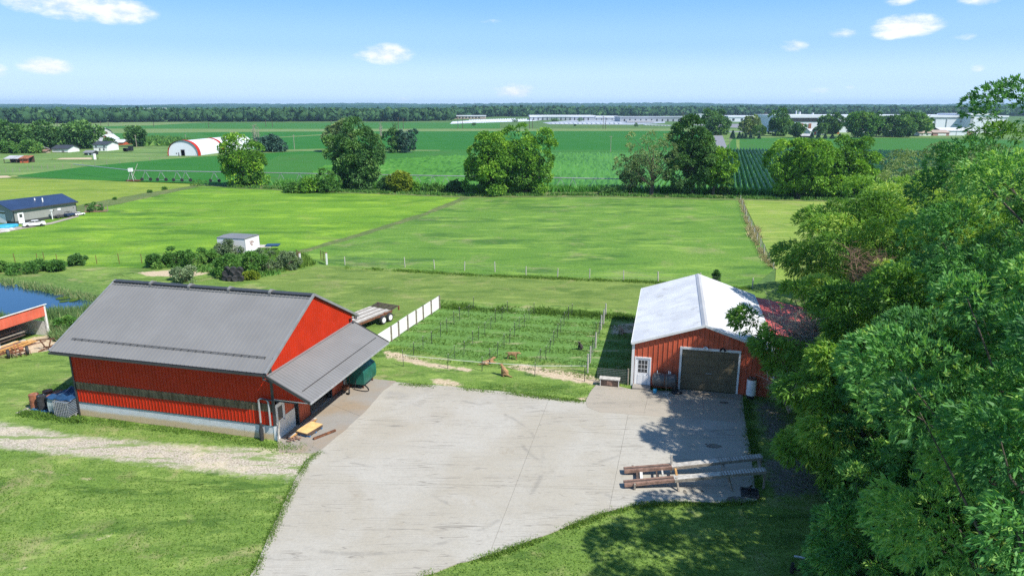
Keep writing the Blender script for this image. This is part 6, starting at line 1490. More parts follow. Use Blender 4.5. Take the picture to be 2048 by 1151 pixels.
# ============================================================ NEIGHBOUR'S GREY BUILDING (left)
a = G(31, 448); b = G(154.5, 429.5); d = b - a; L = d.length; rz = math.atan2(d.y, d.x)
sc = math.hypot(a.y, CAM_H) / FPX
t = thing('metal_building', 'grey steel building with navy roof and dark wainscot at the left edge', 'building', tuple(a), rz)
Hh = 2.35; Wb = 7.0; Rr = 1.15      # local x along the long wall, +y to the left/back of it
B().ribs(0, L, lambda s: .42, lambda s: Hh, .5, .03, .02, lambda s, o, z: (s, -o, z)).build('long_wall', M['grey_wall'], t); B().span((0, -.03, 0), (L, .05, .42)).build('wainscot', M['trim_dark'], t)
B().prism([(0, .42), (Wb, .42), (Wb, Hh), (Wb / 2, Hh + Rr), (0, Hh)], 0, .06, 'x').build('gable_wall', M['grey_wall'], t); B().span((-.03, 0, 0), (.06, Wb, .42)).build('wainscot', M['trim_dark'], t)
B().prism([(0, 0), (Wb, 0), (Wb, Hh), (Wb / 2, Hh + Rr), (0, Hh)], L - .06, L, 'x').build('gable_wall', M['grey_wall'], t); B().span((0, Wb - .05, 0), (L, Wb, Hh)).build('back_wall', M['grey_wall'], t)
for sg in (0, 1):
    q0 = (-.35, Hh - .1) if sg == 0 else (Wb + .35, Hh - .1)
    B().prism([q0, (Wb / 2, Hh + Rr + .02), (Wb / 2, Hh + Rr + .10), (q0[0], q0[1] + .08)], -.45, L + .3, 'x').build('roof_slope', M['navy_roof'], t)
B().span((-.45, -.4, Hh - .22), (L + .3, -.33, Hh)).build('fascia', M['trim_dark'], t); B().span((L - .02, -.05, 0), (L + .05, .05, Hh)).span((-.05, -.05, 0), (.04, .05, Hh)).build('corner_trim', M['trim_dark'], t)
B().span((.55, -.06, 0), (1.5, .0, 1.72)).build('door', M['white_clean'], t); B().span((.8, -.08, .95), (1.25, -.06, 1.5)).build('door_window', M['glass'], t)
B().span((-.06, 2.1, 0), (-.02, 5.4, 2.0)).build('garage_door', M['white_clean'], t); B().span((-.07, 2.1, 1.55), (-.06, 5.4, 1.85)).build('door_window', M['glass'], t)
B().span((7.3, -.05, 1.25), (7.85, .0, 1.6)).build('sign', M['white_clean'], t)
B().span((6.5, -.05, 1.3), (6.7, .0, 1.45)).build('vent', M['trim_dark'], t); B().span((10.1, -.05, 1.3), (10.25, .0, 1.45)).build('vent', M['trim_dark'], t)
for x, y in ((5.2, 2.2), (5.9, 1.3)): B().cyl((x, y, Hh + .2), (x, y, Hh + Rr * .7 + .35), .1, 8).build('flue', M['white_clean'], t)
def car(label, loc, rz, mat, scale=1.):
    t = thing('parked_car', label, 'car', loc, rz); t.scale = (scale,) * 3
    prof = [(-2.2, .35), (2.15, .35), (2.25, .6), (2.1, .82), (1.2, .95), (.45, 1.38), (-.9, 1.42), (-1.65, 1.05), (-2.2, .98), (-2.28, .6)]
    lo = [(-2.2, .32), (2.15, .32), (2.25, .6), (2.1, .82), (1.15, .95), (-1.7, 1.03), (-2.2, .98), (-2.28, .6)]
    B().prism(lo, -.88, .88).build('body', M[mat], t, bevel=.08)
    B().prism([(-1.55, 1.0), (1.05, .95), (.42, 1.34), (-.85, 1.38)], -.74, .74).build('windows', M['glass'], t, bevel=.05)
    B().prism([(-.98, 1.36), (.5, 1.33), (.35, 1.41), (-.8, 1.44)], -.7, .7).build('roof', M[mat], t, bevel=.04)
    for x in (-.25, ): B().span((x, -.76, .98), (x + .07, .76, 1.36)).build('pillar', M[mat], t)
    for x in (-1.4, 1.35):
        for y in (-.82, .82): w = B().lathe([(.1, -.1), (.3, -.11), (.33, -.06), (.33, .06), (.3, .11), (.1, .1)], (x, y, .33), 14, 'y').build('wheel', M['rubber'], t); 
    B().span((2.2, -.75, .6), (2.27, -.45, .75)).build('headlight', M['glass'], t); B().span((2.2, .45, .6), (2.27, .75, .75)).build('headlight', M['glass'], t)
    B().span((-2.3, -.8, .7), (-2.24, -.5, .85)).build('tail_lamp', M['red_front'], t); B().span((-2.3, .5, .7), (-2.24, .8, .85)).build('tail_lamp', M['red_front'], t)
    return t
g = G(69, 452.5); car('white sedan parked on the grass by the navy-roofed building', tuple(g), rz + PI - .55, 'car_white', .68)
def atb(x, y, z=0): v = Matrix.Rotation(rz, 4, 'Z') @ Vector((x, y, 0)); return (a.x + v.x, a.y + v.y, z)
def atv(label, loc, r, mat, scale=.7):
    t = thing('utility_vehicle', label, 'utility vehicle', loc, r); t.scale = (scale,) * 3
    B().prism([(-1.2, .4), (1.2, .4), (1.3, .75), (.6, .95), (-.2, .7), (-.3, .95), (-1.25, .95)], -.55, .55).build('body', M[mat], t, bevel=.05); B().span((-.9, -.5, 1.3), (.3, .5, 1.36)).build('canopy', M['trim_dark'], t)
    for x, y in ((-.9, -.5), (-.9, .5), (.3, -.5), (.3, .5)): B().bar((x, y * .9, .9), (x, y * .9, 1.3), .05).build('canopy_post', M['trim_dark'], t)
    for x in (-.8, .85):
        for y in (-.58, .58): B().lathe([(.1, -.12), (.28, -.12), (.28, .12), (.1, .12)], (x, y, .28), 12, 'y').build('wheel', M['rubber'], t)
atv('dark blue utility vehicle against the long wall of the grey building', atb(8.6, -1.0), rz + .2, 'car_dark'); atv('small black mower left of the dark blue vehicle', atb(6.9, -.8), rz, 'trim_dark', .5)
car('pale low car at the right corner of the grey building', atb(10.4, -.9), rz, 'car_white', .42)
o = B().cyl((0, 0, 0), (0, 0, 1.5), .07, 8).box((0, 0, 1.55), (.35, .3, .18)).build('yard_light', M['white_clean']); o.location = atb(5.6, -.9); tag(o, 'white yard light post in front of the long grey wall', 'light post')
o = B().lathe([(1.3, 0), (1.35, .3), (1.25, .42), (.9, .35), (.05, .33)], n=20).build('wading_pool', M['pool_blue']); o.location = tuple(G(12, 455)); tag(o, 'blue wading pool by the white garage door at the left', 'pool')
o = B().lathe([(.7, 0), (.75, .3), (.6, .4), (.05, .36)], n=16).build('wading_pool', M['pool_blue']); o.location = tuple(G(27, 453)); tag(o, 'smaller blue pool beside the white entry door', 'pool')
for i, (x, y, w_) in enumerate(((14, 459, 2.2), (52, 449, 1.0), (10, 463, 1.2))):
    o = B().box((0, 0, .08), (w_, .6, .16)).box((w_ * .3, 0, .22), (.3, .3, .15)).build('slab_pile', M['white_wood']); o.location = tuple(G(x, y)); tag(o, ['pale slabs lying before the blue pool', 'pale block behind the white sedan', 'lowest pale slab at the left edge'][i], 'slabs')
poly_sheet('gravel_apron', px((-60, 470), (0, 458), (40, 453), (100, 445), (156, 430), (158, 433), (104, 448), (44, 458), (0, 466), (-60, 480)), .02, M['concrete_tan'])
# swing frame / pergola with shrub
t = thing('garden_pergola', 'brown timber garden frame with a bush in it right of the navy-roofed building', 'pergola', tuple(G(172, 424)), .15)
for x, y in ((0, 0), (1.2, -.2), (2.6, 0), (0, 1.2), (2.6, 1.3), (3.6, .4)): B().bar((x, y, 0), (x, y, 1.1), .1).build('post', M['wood_grey'], t)
B().bar((0, 0, 1.1), (2.7, 0, 1.1), .1).bar((0, 1.2, 1.1), (2.7, 1.3, 1.1), .1).bar((1.2, -.2, .3), (3.6, .4, .3), .12).bar((-.1, -.5, .1), (3.7, -.2, .15), .2, .2).build('beams', M['wood_brown'], t)
make_tree('bush', 'dark bush inside the brown garden frame', tuple(G(192, 423)), 401, 1.0, .7, .65, M and 'leaf_dark', 7, 60, .5, 3, .3, .15, .8, .1, .04, 'bush', h0=.2, maxb=5, trunk_name='stem')
for i, (x, y) in enumerate(((187, 409), (230, 399), (176, 413), (300, 385), (398, 371), (330, 379))):
    pxbush('small weed tuft %s on the strip between hayfield and pasture' % ['left of centre', 'near the middle', 'nearest the grey building', 'right of the middle', 'at the far right end', 'toward the right'][i], x, y, (6, 5, 7, 6, 26, 8)[i], (3, 3, 3, 3, 7, 4)[i], 410 + i, 'leaf_bush', 200, size=.3)

# ============================================================ FAR LEFT: farmstead, hoop barn, irrigation
def far_tree(label, x, y, wpx, hpx, seed, mat='leaf_dark', n=1300, name='tree', base=.12, sparse=False):
    g = G(x, y); s = math.hypot(g.y, CAM_H) / FPX; R = wpx * .5 * s; H = hpx * s
    lf = max(.5, R * .2)
    return make_tree(name, label, tuple(g), seed, R, H * .46, H * (.5 + base * .3), mat, 34, n / 34, R * .3, 3, lf, lf * .55, .7, .2, max(.15, R * .06), 'tree', None, ry=R * .8, flat=.8, lop=.25, top_bias=.3, h0=H * .2, maxb=10)
for i, a_ in enumerate([('bright tree at the far left edge of the farmstead', -6, 302, 60, 54, 'leaf_maple'), ('dark tree second from the left at the farmstead', 34, 303, 50, 50, 'leaf_dark'), ('tall dark tree behind the red and white shed', 66, 300, 56, 48, 'leaf_dark'),
                        ('rounded tree in the middle of the farmstead grove', 92, 299, 50, 52, 'leaf_dark'), ('dark tree at the right end of the farmstead grove', 116, 299, 40, 40, 'leaf_dark'), ('pale olive tree behind the white shed with dark roof', 130, 290, 30, 24, 'leaf_olive'),
                        ('large dark tree before the silver barn', 164, 297, 62, 48, 'leaf_dark'), ('small tree between white house and red barn', 220, 297, 22, 20, 'leaf_dark'), ('round tree beside the utility pole', 274, 293, 40, 40, 'leaf_dark'), ('front shrub tree at the red shed', 58, 306, 40, 20, 'leaf_bush'),
                        ('shrubby tree at the far left front', 12, 306, 36, 20, 'leaf_bush')]):
    far_tree(*a_[:5], 500 + i, a_[5])
tag(scatter('shrub_row', rand_in(px((286, 291), (292, 280), (330, 281), (390, 288), (380, 291)), 2200, 50), 'leaf_bush', 50, 2.6, 1.8, 3, .5), label='row of light green shrubs right of the round farmstead tree')
def shed(name, label, x0, x1, yb, hpx, depth, wall, roof, rpx=6, cat='shed', gable_end=True, rot=0., extra=None):
    """small far building; long side faces the camera"""
    a, b = G(x0, yb), G(x1, yb); s = math.hypot(a.y, CAM_H) / FPX; w = (b - a).length; h = hpx * s; r = rpx * s; az = math.atan2(b.y - a.y, b.x - a.x)
    t = thing(name, label, cat, tuple(a), az + rot)
    B().span((0, 0, 0), (w, depth, h)).build('walls', M[wall], t)
    for y0, y1 in ((-.4, depth / 2), (depth + .4, depth / 2)):
        zz0 = h - .1; B().prism([(y0, zz0), (y1, h + r), (y1, h + r + .25), (y0, zz0 + .22)], -.4, w + .4, 'x').build('roof_slope', M[roof], t)
    for x in (.01, w - .01): B().add([(x, 0, h), (x, depth, h), (x, depth / 2, h + r)], [(0, 1, 2)]).build('gable', M[wall], t)
    if extra:
        for (u0, u1, v0, v1, mm, nm) in extra: B().span((u0 * w, -.08, v0 * h), (u1 * w, .0, v1 * h)).build(nm, M[mm], t)
    return t
shed('farm_shed', 'red and white shed with grey roof before the farmstead grove', 57, 79, 306, 6.5, 6, 'red_faded', 'silver_roof', 3.5, extra=[(0, .35, 0, 1, 'white', 'white_siding'), (.1, .22, .1, .8, 'trim_dark', 'door'), (.45, .9, .3, .75, 'red_front', 'door_panel')])
shed('dog_house', 'tiny tan shed with brown roof right of the red and white shed', 84, 92, 306, 3.5, 3, 'far_tan', 'wood_brown', 2)
shed('house', 'white shed with dark grey roof standing alone on the farm pasture', 105, 136, 305, 7, 8, 'white', 'trim_dark', 5.5, 'house', extra=[(.62, .78, 0, .7, 'trim_grey', 'door'), (.0, 1, 0, .12, 'trim_dark', 'base'), (.1, .5, .4, .8, 'silver_roof', 'window')])
shed('farm_house', 'white two storey house with dark roof at the farmstead', 188, 215, 302, 12, 9, 'white', 'trim_dark', 5, 'house', extra=[(0, 1, .5, .56, 'trim_dark', 'porch_roof'), (.15, .25, .62, .85, 'glass', 'window'), (.75, .85, .62, .85, 'glass', 'window'), (.4, .5, .1, .4, 'glass', 'window'), (.7, .8, .1, .4, 'glass', 'window')])
shed('farm_house', 'white house with pale grey roof behind the two storey house', 186, 206, 292, 9, 9, 'white', 'silver_roof', 6, 'house', extra=[(.6, .7, .4, .7, 'glass', 'window')])
shed('kiosk', 'dark open shelter with posts before the farm houses', 169, 185, 310, 4.5, 4, 'trim_dark', 'trim_grey', 3, 'shelter', extra=[(.45, .6, 0, .8, 'white', 'post'), (.9, .98, 0, .9, 'white', 'post')])
shed('cottage', 'low white building glimpsed between the farmstead trees', 124, 143, 285, 5, 8, 'white', 'roof_white', 3, 'building')
shed('low_barn', 'low red barn with white roof right of the farmstead', 226, 246, 290, 5, 10, 'red_faded', 'roof_white', 4, 'barn')
# red barn seen gable on
g = G(203, 288); s_ = g.y / FPX; t = thing('red_barn', 'old red gabled barn with pale roof behind the farm house', 'barn', tuple(g), .25)
w_ = 17 * s_; h_ = 14 * s_
B().prism([(0, 0), (w_, 0), (w_, h_ * .55), (w_ * .5, h_ * 1.15), (0, h_ * .8)], 0, .2, 'y').build('gable_wall', M['red_faded'], t); B().span((0, .2, 0), (w_, 14, h_ * .55)).build('side_walls', M['red_faded'], t)
B().prism([(-.6, h_ * .75), (w_ * .5, h_ * 1.17), (w_ * .5, h_ * 1.25), (-.6, h_ * .85)], -.4, 14.2).build('roof_slope', M['roof_white'], t); B().prism([(w_ + .7, h_ * .5), (w_ * .5, h_ * 1.17), (w_ * .5, h_ * 1.25), (w_ + .7, h_ * .6)], -.4, 14.2).build('roof_slope', M['roof_white'], t)
B().span((w_ * .45, -.1, h_ * .3), (w_ * .58, 0, h_ * .55)).build('window', M['white'], t); B().span((w_ * .05, -.1, h_ * .1), (w_ * .3, 0, h_ * .45)).build('door', M['wood_brown'], t)
# silver gambrel barn
g = G(170, 283); s_ = g.y / FPX; t = thing('gambrel_barn', 'silver roofed gambrel barn rising behind the large farm tree', 'barn', tuple(g), .12)
w_ = 29 * s_; h_ = 22 * s_; dp = 16
gm = [(0, 0), (dp, 0), (dp, h_ * .55), (dp * .86, h_ * .86), (dp * .5, h_ * 1.12), (dp * .14, h_ * .86), (0, h_ * .55)]
B().prism(gm, 0, w_, 'x').build('walls', M['white_wood'], t)
for p, q in zip(gm[2:], gm[3:]):
    B().add([(-.5, p[0], p[1] + .12), (w_ + .5, p[0], p[1] + .12), (w_ + .5, q[0], q[1] + .12), (-.5, q[0], q[1] + .12)], [(0, 1, 2, 3)]).build('roof_slope', M['silver_roof'], t)
B().span((w_, dp * .4, h_ * .6), (w_ + .1, dp * .6, h_ * .8)).build('loft_door', M['wood_brown'], t)
# collapsed open shed
g = G(9, 326); s_ = g.y / FPX; t = thing('open_shed', 'collapsing open livestock shed with rusty roof at the far left pasture', 'shed', tuple(g), .1)
w_ = 46 * s_
for k in range(5): B().bar((k * w_ / 4, 0, 0), (k * w_ / 4, 0, 1.5), .15).build('post', M['wood_dark'], t)
for k in range(5): B().prism([(-.4, 1.4), (3.5, 2.2), (3.5, 2.3), (-.4, 1.5)], k * w_ / 5 + .05, (k + 1) * w_ / 5 - .02 - .2 * (k % 2), 'x').build('roof_panel', M['silver_roof'] if k < 3 else M['rust_light'], t)
B().span((w_ * .62, .1, 0), (w_, .2, 1.1)).build('red_wall', M['red_faded'], t); B().span((0, 3.4, 0), (w_, 3.5, 2.1)).build('back_wall', M['wood_dark'], t)
o = B().box((0, 0, .9), (3.6, 1.8, 1.2)).box((1.2, 0, 1.8), (1.4, 1.6, .8)).lathe([(.1, -.9), (.7, -.9), (.7, .9), (.1, .9)], (-1, 0, .7), 12, 'y').build('black_machine', M['black']); o.location = tuple(G(257, 303)); tag(o, 'small black machine standing on the farm pasture', 'machine')
o = B().cyl((0, 0, 0), (0, 0, 2.1), .5, 8).build('white_tank', M['white_clean']); o.location = tuple(G(190, 319)); tag(o, 'small white drum on the farm pasture below the shelter', 'drum')
# hoop building
a = G(338, 311.5); b = G(396.5, 311.5); c = G(446, 304.5); e_ = G(478, 299)
ax = (c - b); ax.z = 0; w_ = (b - a).length; rz = math.atan2(ax.y, ax.x); Lh = (e_ - b).length
t = thing('hoop_barn', 'white fabric hoop barn with red arch bands at the edge of the crop field', 'hoop barn', tuple(b), rz)     # local x along the axis, y to the left
dperp = abs((a - b).dot(Vector((-math.sin(rz), math.cos(rz), 0)))); dpar = (a - b).dot(Vector((math.cos(rz), math.sin(rz), 0)))
hh = 29 * b.y / FPX; n = 24
arc = [(dperp * (.5 - .5 * math.cos(PI * i / n)), hh * math.sin(PI * i / n) ** .8) for i in range(n + 1)]
skew = lambda y: dpar * y / dperp
def band(x0, x1, k=1., name='cover', mat='far_white'):
    vs = [];
    for (y, z) in arc: vs += [(x0 + skew(y), dperp / 2 + (y - dperp / 2) * k, z * k), (x1 + skew(y), dperp / 2 + (y - dperp / 2) * k, z * k)]
    B().add(vs, [(2 * i, 2 * i + 2, 2 * i + 3, 2 * i + 1) for i in range(n)]).build(name, M[mat], t, smooth=True)
Lh *= 1.3; band(0, Lh); xm = (c - b).length
band(-.4, 1.9, 1.04, 'red_band', 'red_front'); band(xm - .5, xm + 1.5, 1.03, 'red_band', 'red_front')
B().add([(.05 + skew(y), y, z) for y, z in arc], [tuple(range(n + 1))]).build('end_wall', M['far_white'], t); B().add([(Lh + skew(y), y, z) for y, z in arc], [tuple(range(n + 1))]).build('end_wall', M['far_white'], t)
u = lambda f0, f1, z0, z1, mm, nm: B().add([(-.02 + skew(dperp * f0), dperp * f0, z0), (-.02 + skew(dperp * f1), dperp * f1, z0), (-.02 + skew(dperp * f1), dperp * f1, z1), (-.02 + skew(dperp * f0), dperp * f0, z1)], [(0, 1, 2, 3)]).build(nm, M[mm], t)
u(.44, .58, 0, hh * .42, 'trim_grey', 'big_door'); u(.455, .565, 0, hh * .38, 'far_white', 'door_leaf'); u(.64, .68, 0, hh * .22, 'trim_grey', 'side_door'); u(.72, .75, hh * .12, hh * .2, 'glass', 'window')
# dead poplars, spruce and poles on that field
for i, (x, y, w_, h_) in enumerate(((472, 287, 14, 26), (512, 291, 22, 38), (762, 288, 12, 42))):
    g = G(x, y); s_ = g.y / FPX; bare('dead_poplar', ['smallest bare dead tree beyond the hoop barn', 'pale bare dead tree beside the dark spruces', 'bare dead tree behind the dark hedge tree'][i], tuple(g), 30 + i, h_ * s_, w_ * s_ * .8, 'bark_pale', 30, .22)
far_tree('dark spreading spruce beside the pale dead tree', 543, 303, 46, 24, 520, 'leaf_spruce'); far_tree('dark spruce clump left of the spreading spruce', 520, 301, 22, 24, 521, 'leaf_spruce', 700)
far_tree('pale bushy tree behind the dark hedge tree', 682, 303, 58, 54, 522, 'leaf_olive', 2200); far_tree('purple-grey round tree in the soybean field, left half', 788, 305, 34, 42, 523, 'leaf_dark', 1400); far_tree('green dome tree in the soybean field, right half', 814, 305, 34, 40, 524, 'leaf_spruce', 1400)
g = G(806, 300); bare('dead_poplar', 'bare twigs above the right hand tree in the soybean field', tuple(g), 34, 44 * g.y / FPX, 5, 'bark_pale', 24, .2)
# centre pivot irrigation
t = thing('irrigation_pivot', 'long centre pivot irrigation boom on wheeled towers behind the hedge line', 'irrigation boom', (0, 0, 0))
def at_h(x, yg, h): g = G(x, yg); return Vector((g.x, g.y, h))
yl = lambda x: 363 + (x - 267) * (383 - 363) / (1260 - 267)
pz = 2.6
def pivx(x):      # pipe height follows the photograph's line
    return at_h(x, yl(x) - 2, pz)
mb = B().tube([pivx(x) for x in range(267, 1290, 25)], .12, 6); mb.build('pipe', M['steel'], t)
gl_ = G(150, 348); B().tube([pivx(267), Vector((gl_.x * 1.0, gl_.y * 1.0, 2.8))], .12, 6).build('outer_pipe', M['steel'], t)
for x in (293, 324, 356, 373, 430, 563, 600, 690, 760, 836, 866, 892, 1121, 1146, 1188):
    p = pivx(x); B().bar((p.x - 1.1, p.y, .3), (p.x, p.y, pz), .09).bar((p.x + 1.1, p.y, .3), (p.x, p.y, pz), .09).bar((p.x - 1.1, p.y, .35), (p.x + 1.1, p.y, .35), .08).build('tower', M['steel'], t)
    for q in (-1.1, 1.1): B().lathe([(.1, -.1), (.42, -.1), (.42, .1), (.1, .1)], (p.x + q, p.y, .42), 10, 'y').build('wheel', M['rubber'], t)
g = G(264, 362); t = thing('pivot_centre', 'pivot point of the irrigation boom with white control box and slanting mast', 'pivot tower', tuple(g))
for q in ((-.8, -.6), (.8, -.6), (-.8, .8), (.8, .8)): B().bar((q[0], q[1], 0), (0, 0, 2.6), .09).build('leg', M['steel'], t)
B().span((-.45, -.4, 2.4), (.45, .4, 3.3)).build('control_box', M['white_clean'], t); B().bar((0, 0, .5), (1.9, .3, 4.4), .1).build('mast', M['wood_pale'], t); B().span((-1.2, -.6, 0), (2.0, .6, .3)).build('base', M['rust'], t)
# poles
def pole(label, x, yb, yt, mat='wood_dark', arm=True, r=None):
    g = G(x, yb); s = math.hypot(g.y, CAM_H) / FPX; h = (yb - yt) * s * 1.02; r = r or max(.12, s * .55)
    t = thing('utility_pole', label, 'utility pole', tuple(g)); B().cyl((0, 0, 0), (0, 0, h), r, 7, r * .7).build('shaft', M[mat], t)
    if arm: B().bar((-h * .1, 0, h * .93), (h * .1, 0, h * .93), r * .8).build('crossarm', M[mat], t)
for lab, x, yb, yt, mt in (('pale utility pole beside the round farmstead tree', 273.5, 294, 271, 'bark_pale'), ('pale utility pole right of the dark spruces', 589, 298, 271, 'bark_pale'), ('pale pole behind the roof of the hoop barn', 372, 284, 270, 'bark_pale'), ('pale pole right of the hoop barn end', 481, 290, 270, 'bark_pale'),
                           ('tallest pale pole standing in the soybean field, centre', 1221, 304, 273, 'bark_pale'), ('short pale pole above the wide double tree', 950, 287, 275, 'bark_pale'), ('pale pole beside the grey road', 1458, 303, 277, 'bark_pale'), ('pale thin pole at the road end', 1447, 270, 246, 'bark_pale')): pole(lab, x, yb, yt, mt)
for i, (x, yb, yt) in enumerate(((100, 254, 246), (115, 254, 245), (202, 251, 243), (217, 252, 243), (308, 254, 245), (418, 256, 246), (532, 254, 241), (545, 254, 243), (663, 254, 242), (673, 254, 242), (797, 258, 236), (807, 258, 238), (916, 257, 234), (925, 257, 238), (1059, 257, 236), (1065, 257, 240), (1206, 258, 234), (1211, 258, 236), (1364, 257, 226), (1529, 259, 226))):
    pole('%s dark power line pole from the left beyond the fields' % ordw(i + 1), x, yb, yt, 'wood_dark', True)
# pole groups right of the road
for i, (x, yb, w_, h_, m_, l_) in enumerate([(1433, 270, 48, 42, 'leaf_dark', 'dark round tree at the end of the grey road'), (1499, 269, 34, 32, 'leaf_olive', 'umbrella shaped tree right of the road end'), (1555, 272, 40, 42, 'leaf_dark', 'dark tree with a lighter crown behind it'), (1567, 268, 28, 40, 'leaf_bush', 'brighter tree behind the dark one by the corn'),
                                            (1590, 275, 26, 28, 'leaf_dark', 'small round dark tree at the corn edge'), (1662, 268, 40, 36, 'leaf_dark', 'open dark tree before the large white plant'), (1640, 270, 20, 22, 'leaf_dark', 'dark shrub tree before the red container'), (1722, 275, 56, 46, 'leaf_bush', 'large bushy tree before the white plant'),
                                            (1752, 272, 34, 40, 'leaf_bush', 'second bushy tree before the white plant'), (1792, 274, 50, 44, 'leaf_dark', 'dark broad tree in the row before the plant'), (1826, 272, 48, 46, 'leaf_bush', 'tree with a pale trunk at the right of the row'), (1848, 270, 30, 28, 'leaf_dark', 'low dark tree at the right end of the row'), (1513, 272, 14, 20, 'leaf_bush', 'small upright tree left of the spruces gap'), (1525, 270, 12, 16, 'leaf_bush', 'small green tree right of the upright one')]):
    far_tree(l_, x, yb, w_, h_, 540 + i, m_, 1500)
sp = None
for i, (x, w_, h_) in enumerate(((1465, 11, 16), (1478, 9, 13), (1484.5, 7, 11), (1491, 8, 11), (1501, 8, 11), (1518, 7, 10), (1507.5, 4, 5), (1623, 10, 12), (1636, 9, 11), (1650, 8, 10), (1664, 9, 10), (1679, 9, 10))):
    g = G(x, 277.5); s = math.hypot(g.y, CAM_H) / FPX; R = w_ * .5 * s; H = h_ * s
    lab = '%s small blue-green spruce from the left in the row behind the corn' % ordw(i + 1)
    if sp is None:
        sp = thing('small_spruce', lab, 'tree', tuple(g), 0, 'small spruces in a row'); rs = np.random.RandomState(9); n_ = 900
        z = rs.uniform(0, 1, n_) ** 1.3; a_ = rs.uniform(0, 6.28, n_); rr = (1 - z) * .5 * rs.uniform(.8, 1.08, n_)
        P = np.column_stack([np.cos(a_) * rr, np.sin(a_) * rr, z]); O = unit(np.column_stack([np.cos(a_), np.sin(a_), np.full(n_, -.1)]))
        V, F, A_ = leaves(P, O, 3, .13, .07, .4, .2, rs, rs.uniform(.2, .8, n_)); V[:, 2] = np.maximum(V[:, 2], 0)
        link('crown', np_mesh('crown', V, F, {'tone': A_}), M['leaf_spruce'], sp); B().cyl((0, 0, 0), (0, 0, .5), .04, 6).build('trunk', M['bark'], sp); q = sp
    else: q = dup(sp, tuple(g), i * 1.3, lab)
    q.scale = (2 * R, 2 * R, H)

# ============================================================ FAR INDUSTRY
def block(name, label, x0, x1, yb, yt, depth=30, wall='far_white', roof='far_white', cat='building', ycam=0, parts=(), roof_t=1.2):
    a, b = G(x0, yb), G(x1, yb); s = math.hypot(a.y, CAM_H) / FPX; w = (b - a).length; h = (yb - yt) * s; az = math.atan2(b.y - a.y, b.x - a.x)
    t = thing(name, label, cat, tuple(a), az)
    B().span((0, 0, 0), (w, depth, h - roof_t)).build('walls', M[wall], t); B().span((-.6, -.6, h - roof_t), (w + .6, depth + .6, h)).build('roof', M[roof], t)
    for (p0, p1, q0, q1, mm, nm) in parts: B().span((p0 * w, -.35, q0 * h), (p1 * w, -.02, q1 * h)).build(nm, M[mm], t)
    return t
docks = [(.05 + .07 * i, .065 + .07 * i, 0, .5, 'trim_dark', 'dock_door') for i in range(13)]
block('warehouse', 'long grey warehouse with pale roof in the centre distance', 1060, 1190, 240.5, 231.5, 60, 'far_grey', 'far_white', parts=docks, roof_t=2.2)
block('warehouse', 'lower grey warehouse joined right of the centre one', 1190, 1240, 240.5, 233, 50, 'far_grey', 'far_white', parts=docks[::3], roof_t=2)
block('warehouse', 'long low grey warehouse wall right of the paired poles', 1240, 1395, 243, 234, 50, 'far_grey', 'far_grey', parts=docks)
block('office_building', 'tan flat roofed building at the left of the trailer lot', 905, 970, 238, 231.5, 40, 'far_tan', 'far_white', parts=[(.1 + .1 * i, .15 + .1 * i, .3, .6, 'glass', 'window') for i in range(8)])
block('white_hall', 'narrow white building with domed tanks beside the centre right warehouse', 1390, 1418, 236, 228.5, 20, 'far_white', 'far_white')
win = [(.08 + .16 * i, .12 + .16 * i, .2, .55, 'trim_dark', 'dock_door') for i in range(6)]
block('factory', 'long low white factory behind the dark round trees', 1456, 1562, 243.5, 232.5, 60, 'far_white', 'far_white', parts=win, roof_t=2)
block('factory', 'large white factory with dark window band and loading yard', 1562, 1665, 264, 232, 60, 'far_white', 'far_white', parts=[(.12, .68, .62, .82, 'glass', 'window_band'), (.02, .6, .02, .22, 'far_tan', 'yard_wall'), (.36, .42, .05, .5, 'rust_light', 'orange_frame'), (.52, .57, .05, .5, 'rust_light', 'orange_frame'), (.70, .86, .45, .9, 'far_grey', 'grey_bay'), (.42, .5, .0, .35, 'far_white', 'silo')], roof_t=2)
block('factory', 'white wall of the plant seen behind the broad trees', 1665, 1945, 265, 232.5, 60, 'far_white', 'far_white', parts=[(.0, .15, .42, .45, 'far_grey', 'wall_seam'), (.60, 1., .82, .86, 'far_grey', 'eave_band'), (.72, .725, .2, .8, 'far_grey', 'wall_seam'), (.8, .805, .2, .8, 'far_grey', 'wall_seam'), (.9, .92, .62, .68, 'trim_dark', 'vent'), (.78, .98, .12, .18, 'far_grey', 'dark_base')], roof_t=1.5)
block('tower_block', 'tallest white block of the plant at the right', 1936, 1980, 266, 229.5, 40, 'far_white', 'far_white', parts=[(0, .14, 0, .96, 'far_grey', 'shaded_strip')], roof_t=1)
block('tower_block', 'white silo-like block at the far right behind the locust', 1975, 2010, 264, 233, 34, 'far_white', 'far_white')
a = G(1902, 262); b = G(1945, 262); s_ = a.y / FPX; o = B().bar((a.x, a.y - 2, 1.5 * s_ * 2), (b.x, b.y - 2, 22 * s_), 1.1).build('conveyor', M['far_grey']); tag(o, 'slanting grey conveyor rising to the tallest white block', 'conveyor')
shed('long_shed', 'long white roofed low building with brick end before the plant', 1882, 1947, 271, 9, 14, 'far_white', 'roof_white', 5, 'building', extra=[(.78, 1, 0, 1, 'pink_brick', 'brick_end'), (.2, .22, 0, 1, 'far_grey', 'downpipe'), (.45, .47, 0, 1, 'far_grey', 'downpipe')])
shed('house', 'pinkish gabled house with white garage door before the plant', 1866, 1898, 271.5, 6, 10, 'pink_brick', 'far_tan', 4, 'house', extra=[(.3, .8, .05, .7, 'white', 'garage_door')])
shed('house', 'low ranch house left of the pinkish house', 1838, 1862, 271.5, 5, 9, 'white', 'far_tan', 4, 'house', extra=[(.2, .3, .3, .7, 'glass', 'window'), (.6, .75, .3, .7, 'glass', 'window')])
shed('garden_shed', 'tiny white shed right of the long low building', 1945, 1953, 271, 4, 4, 'white', 'roof_white', 2)
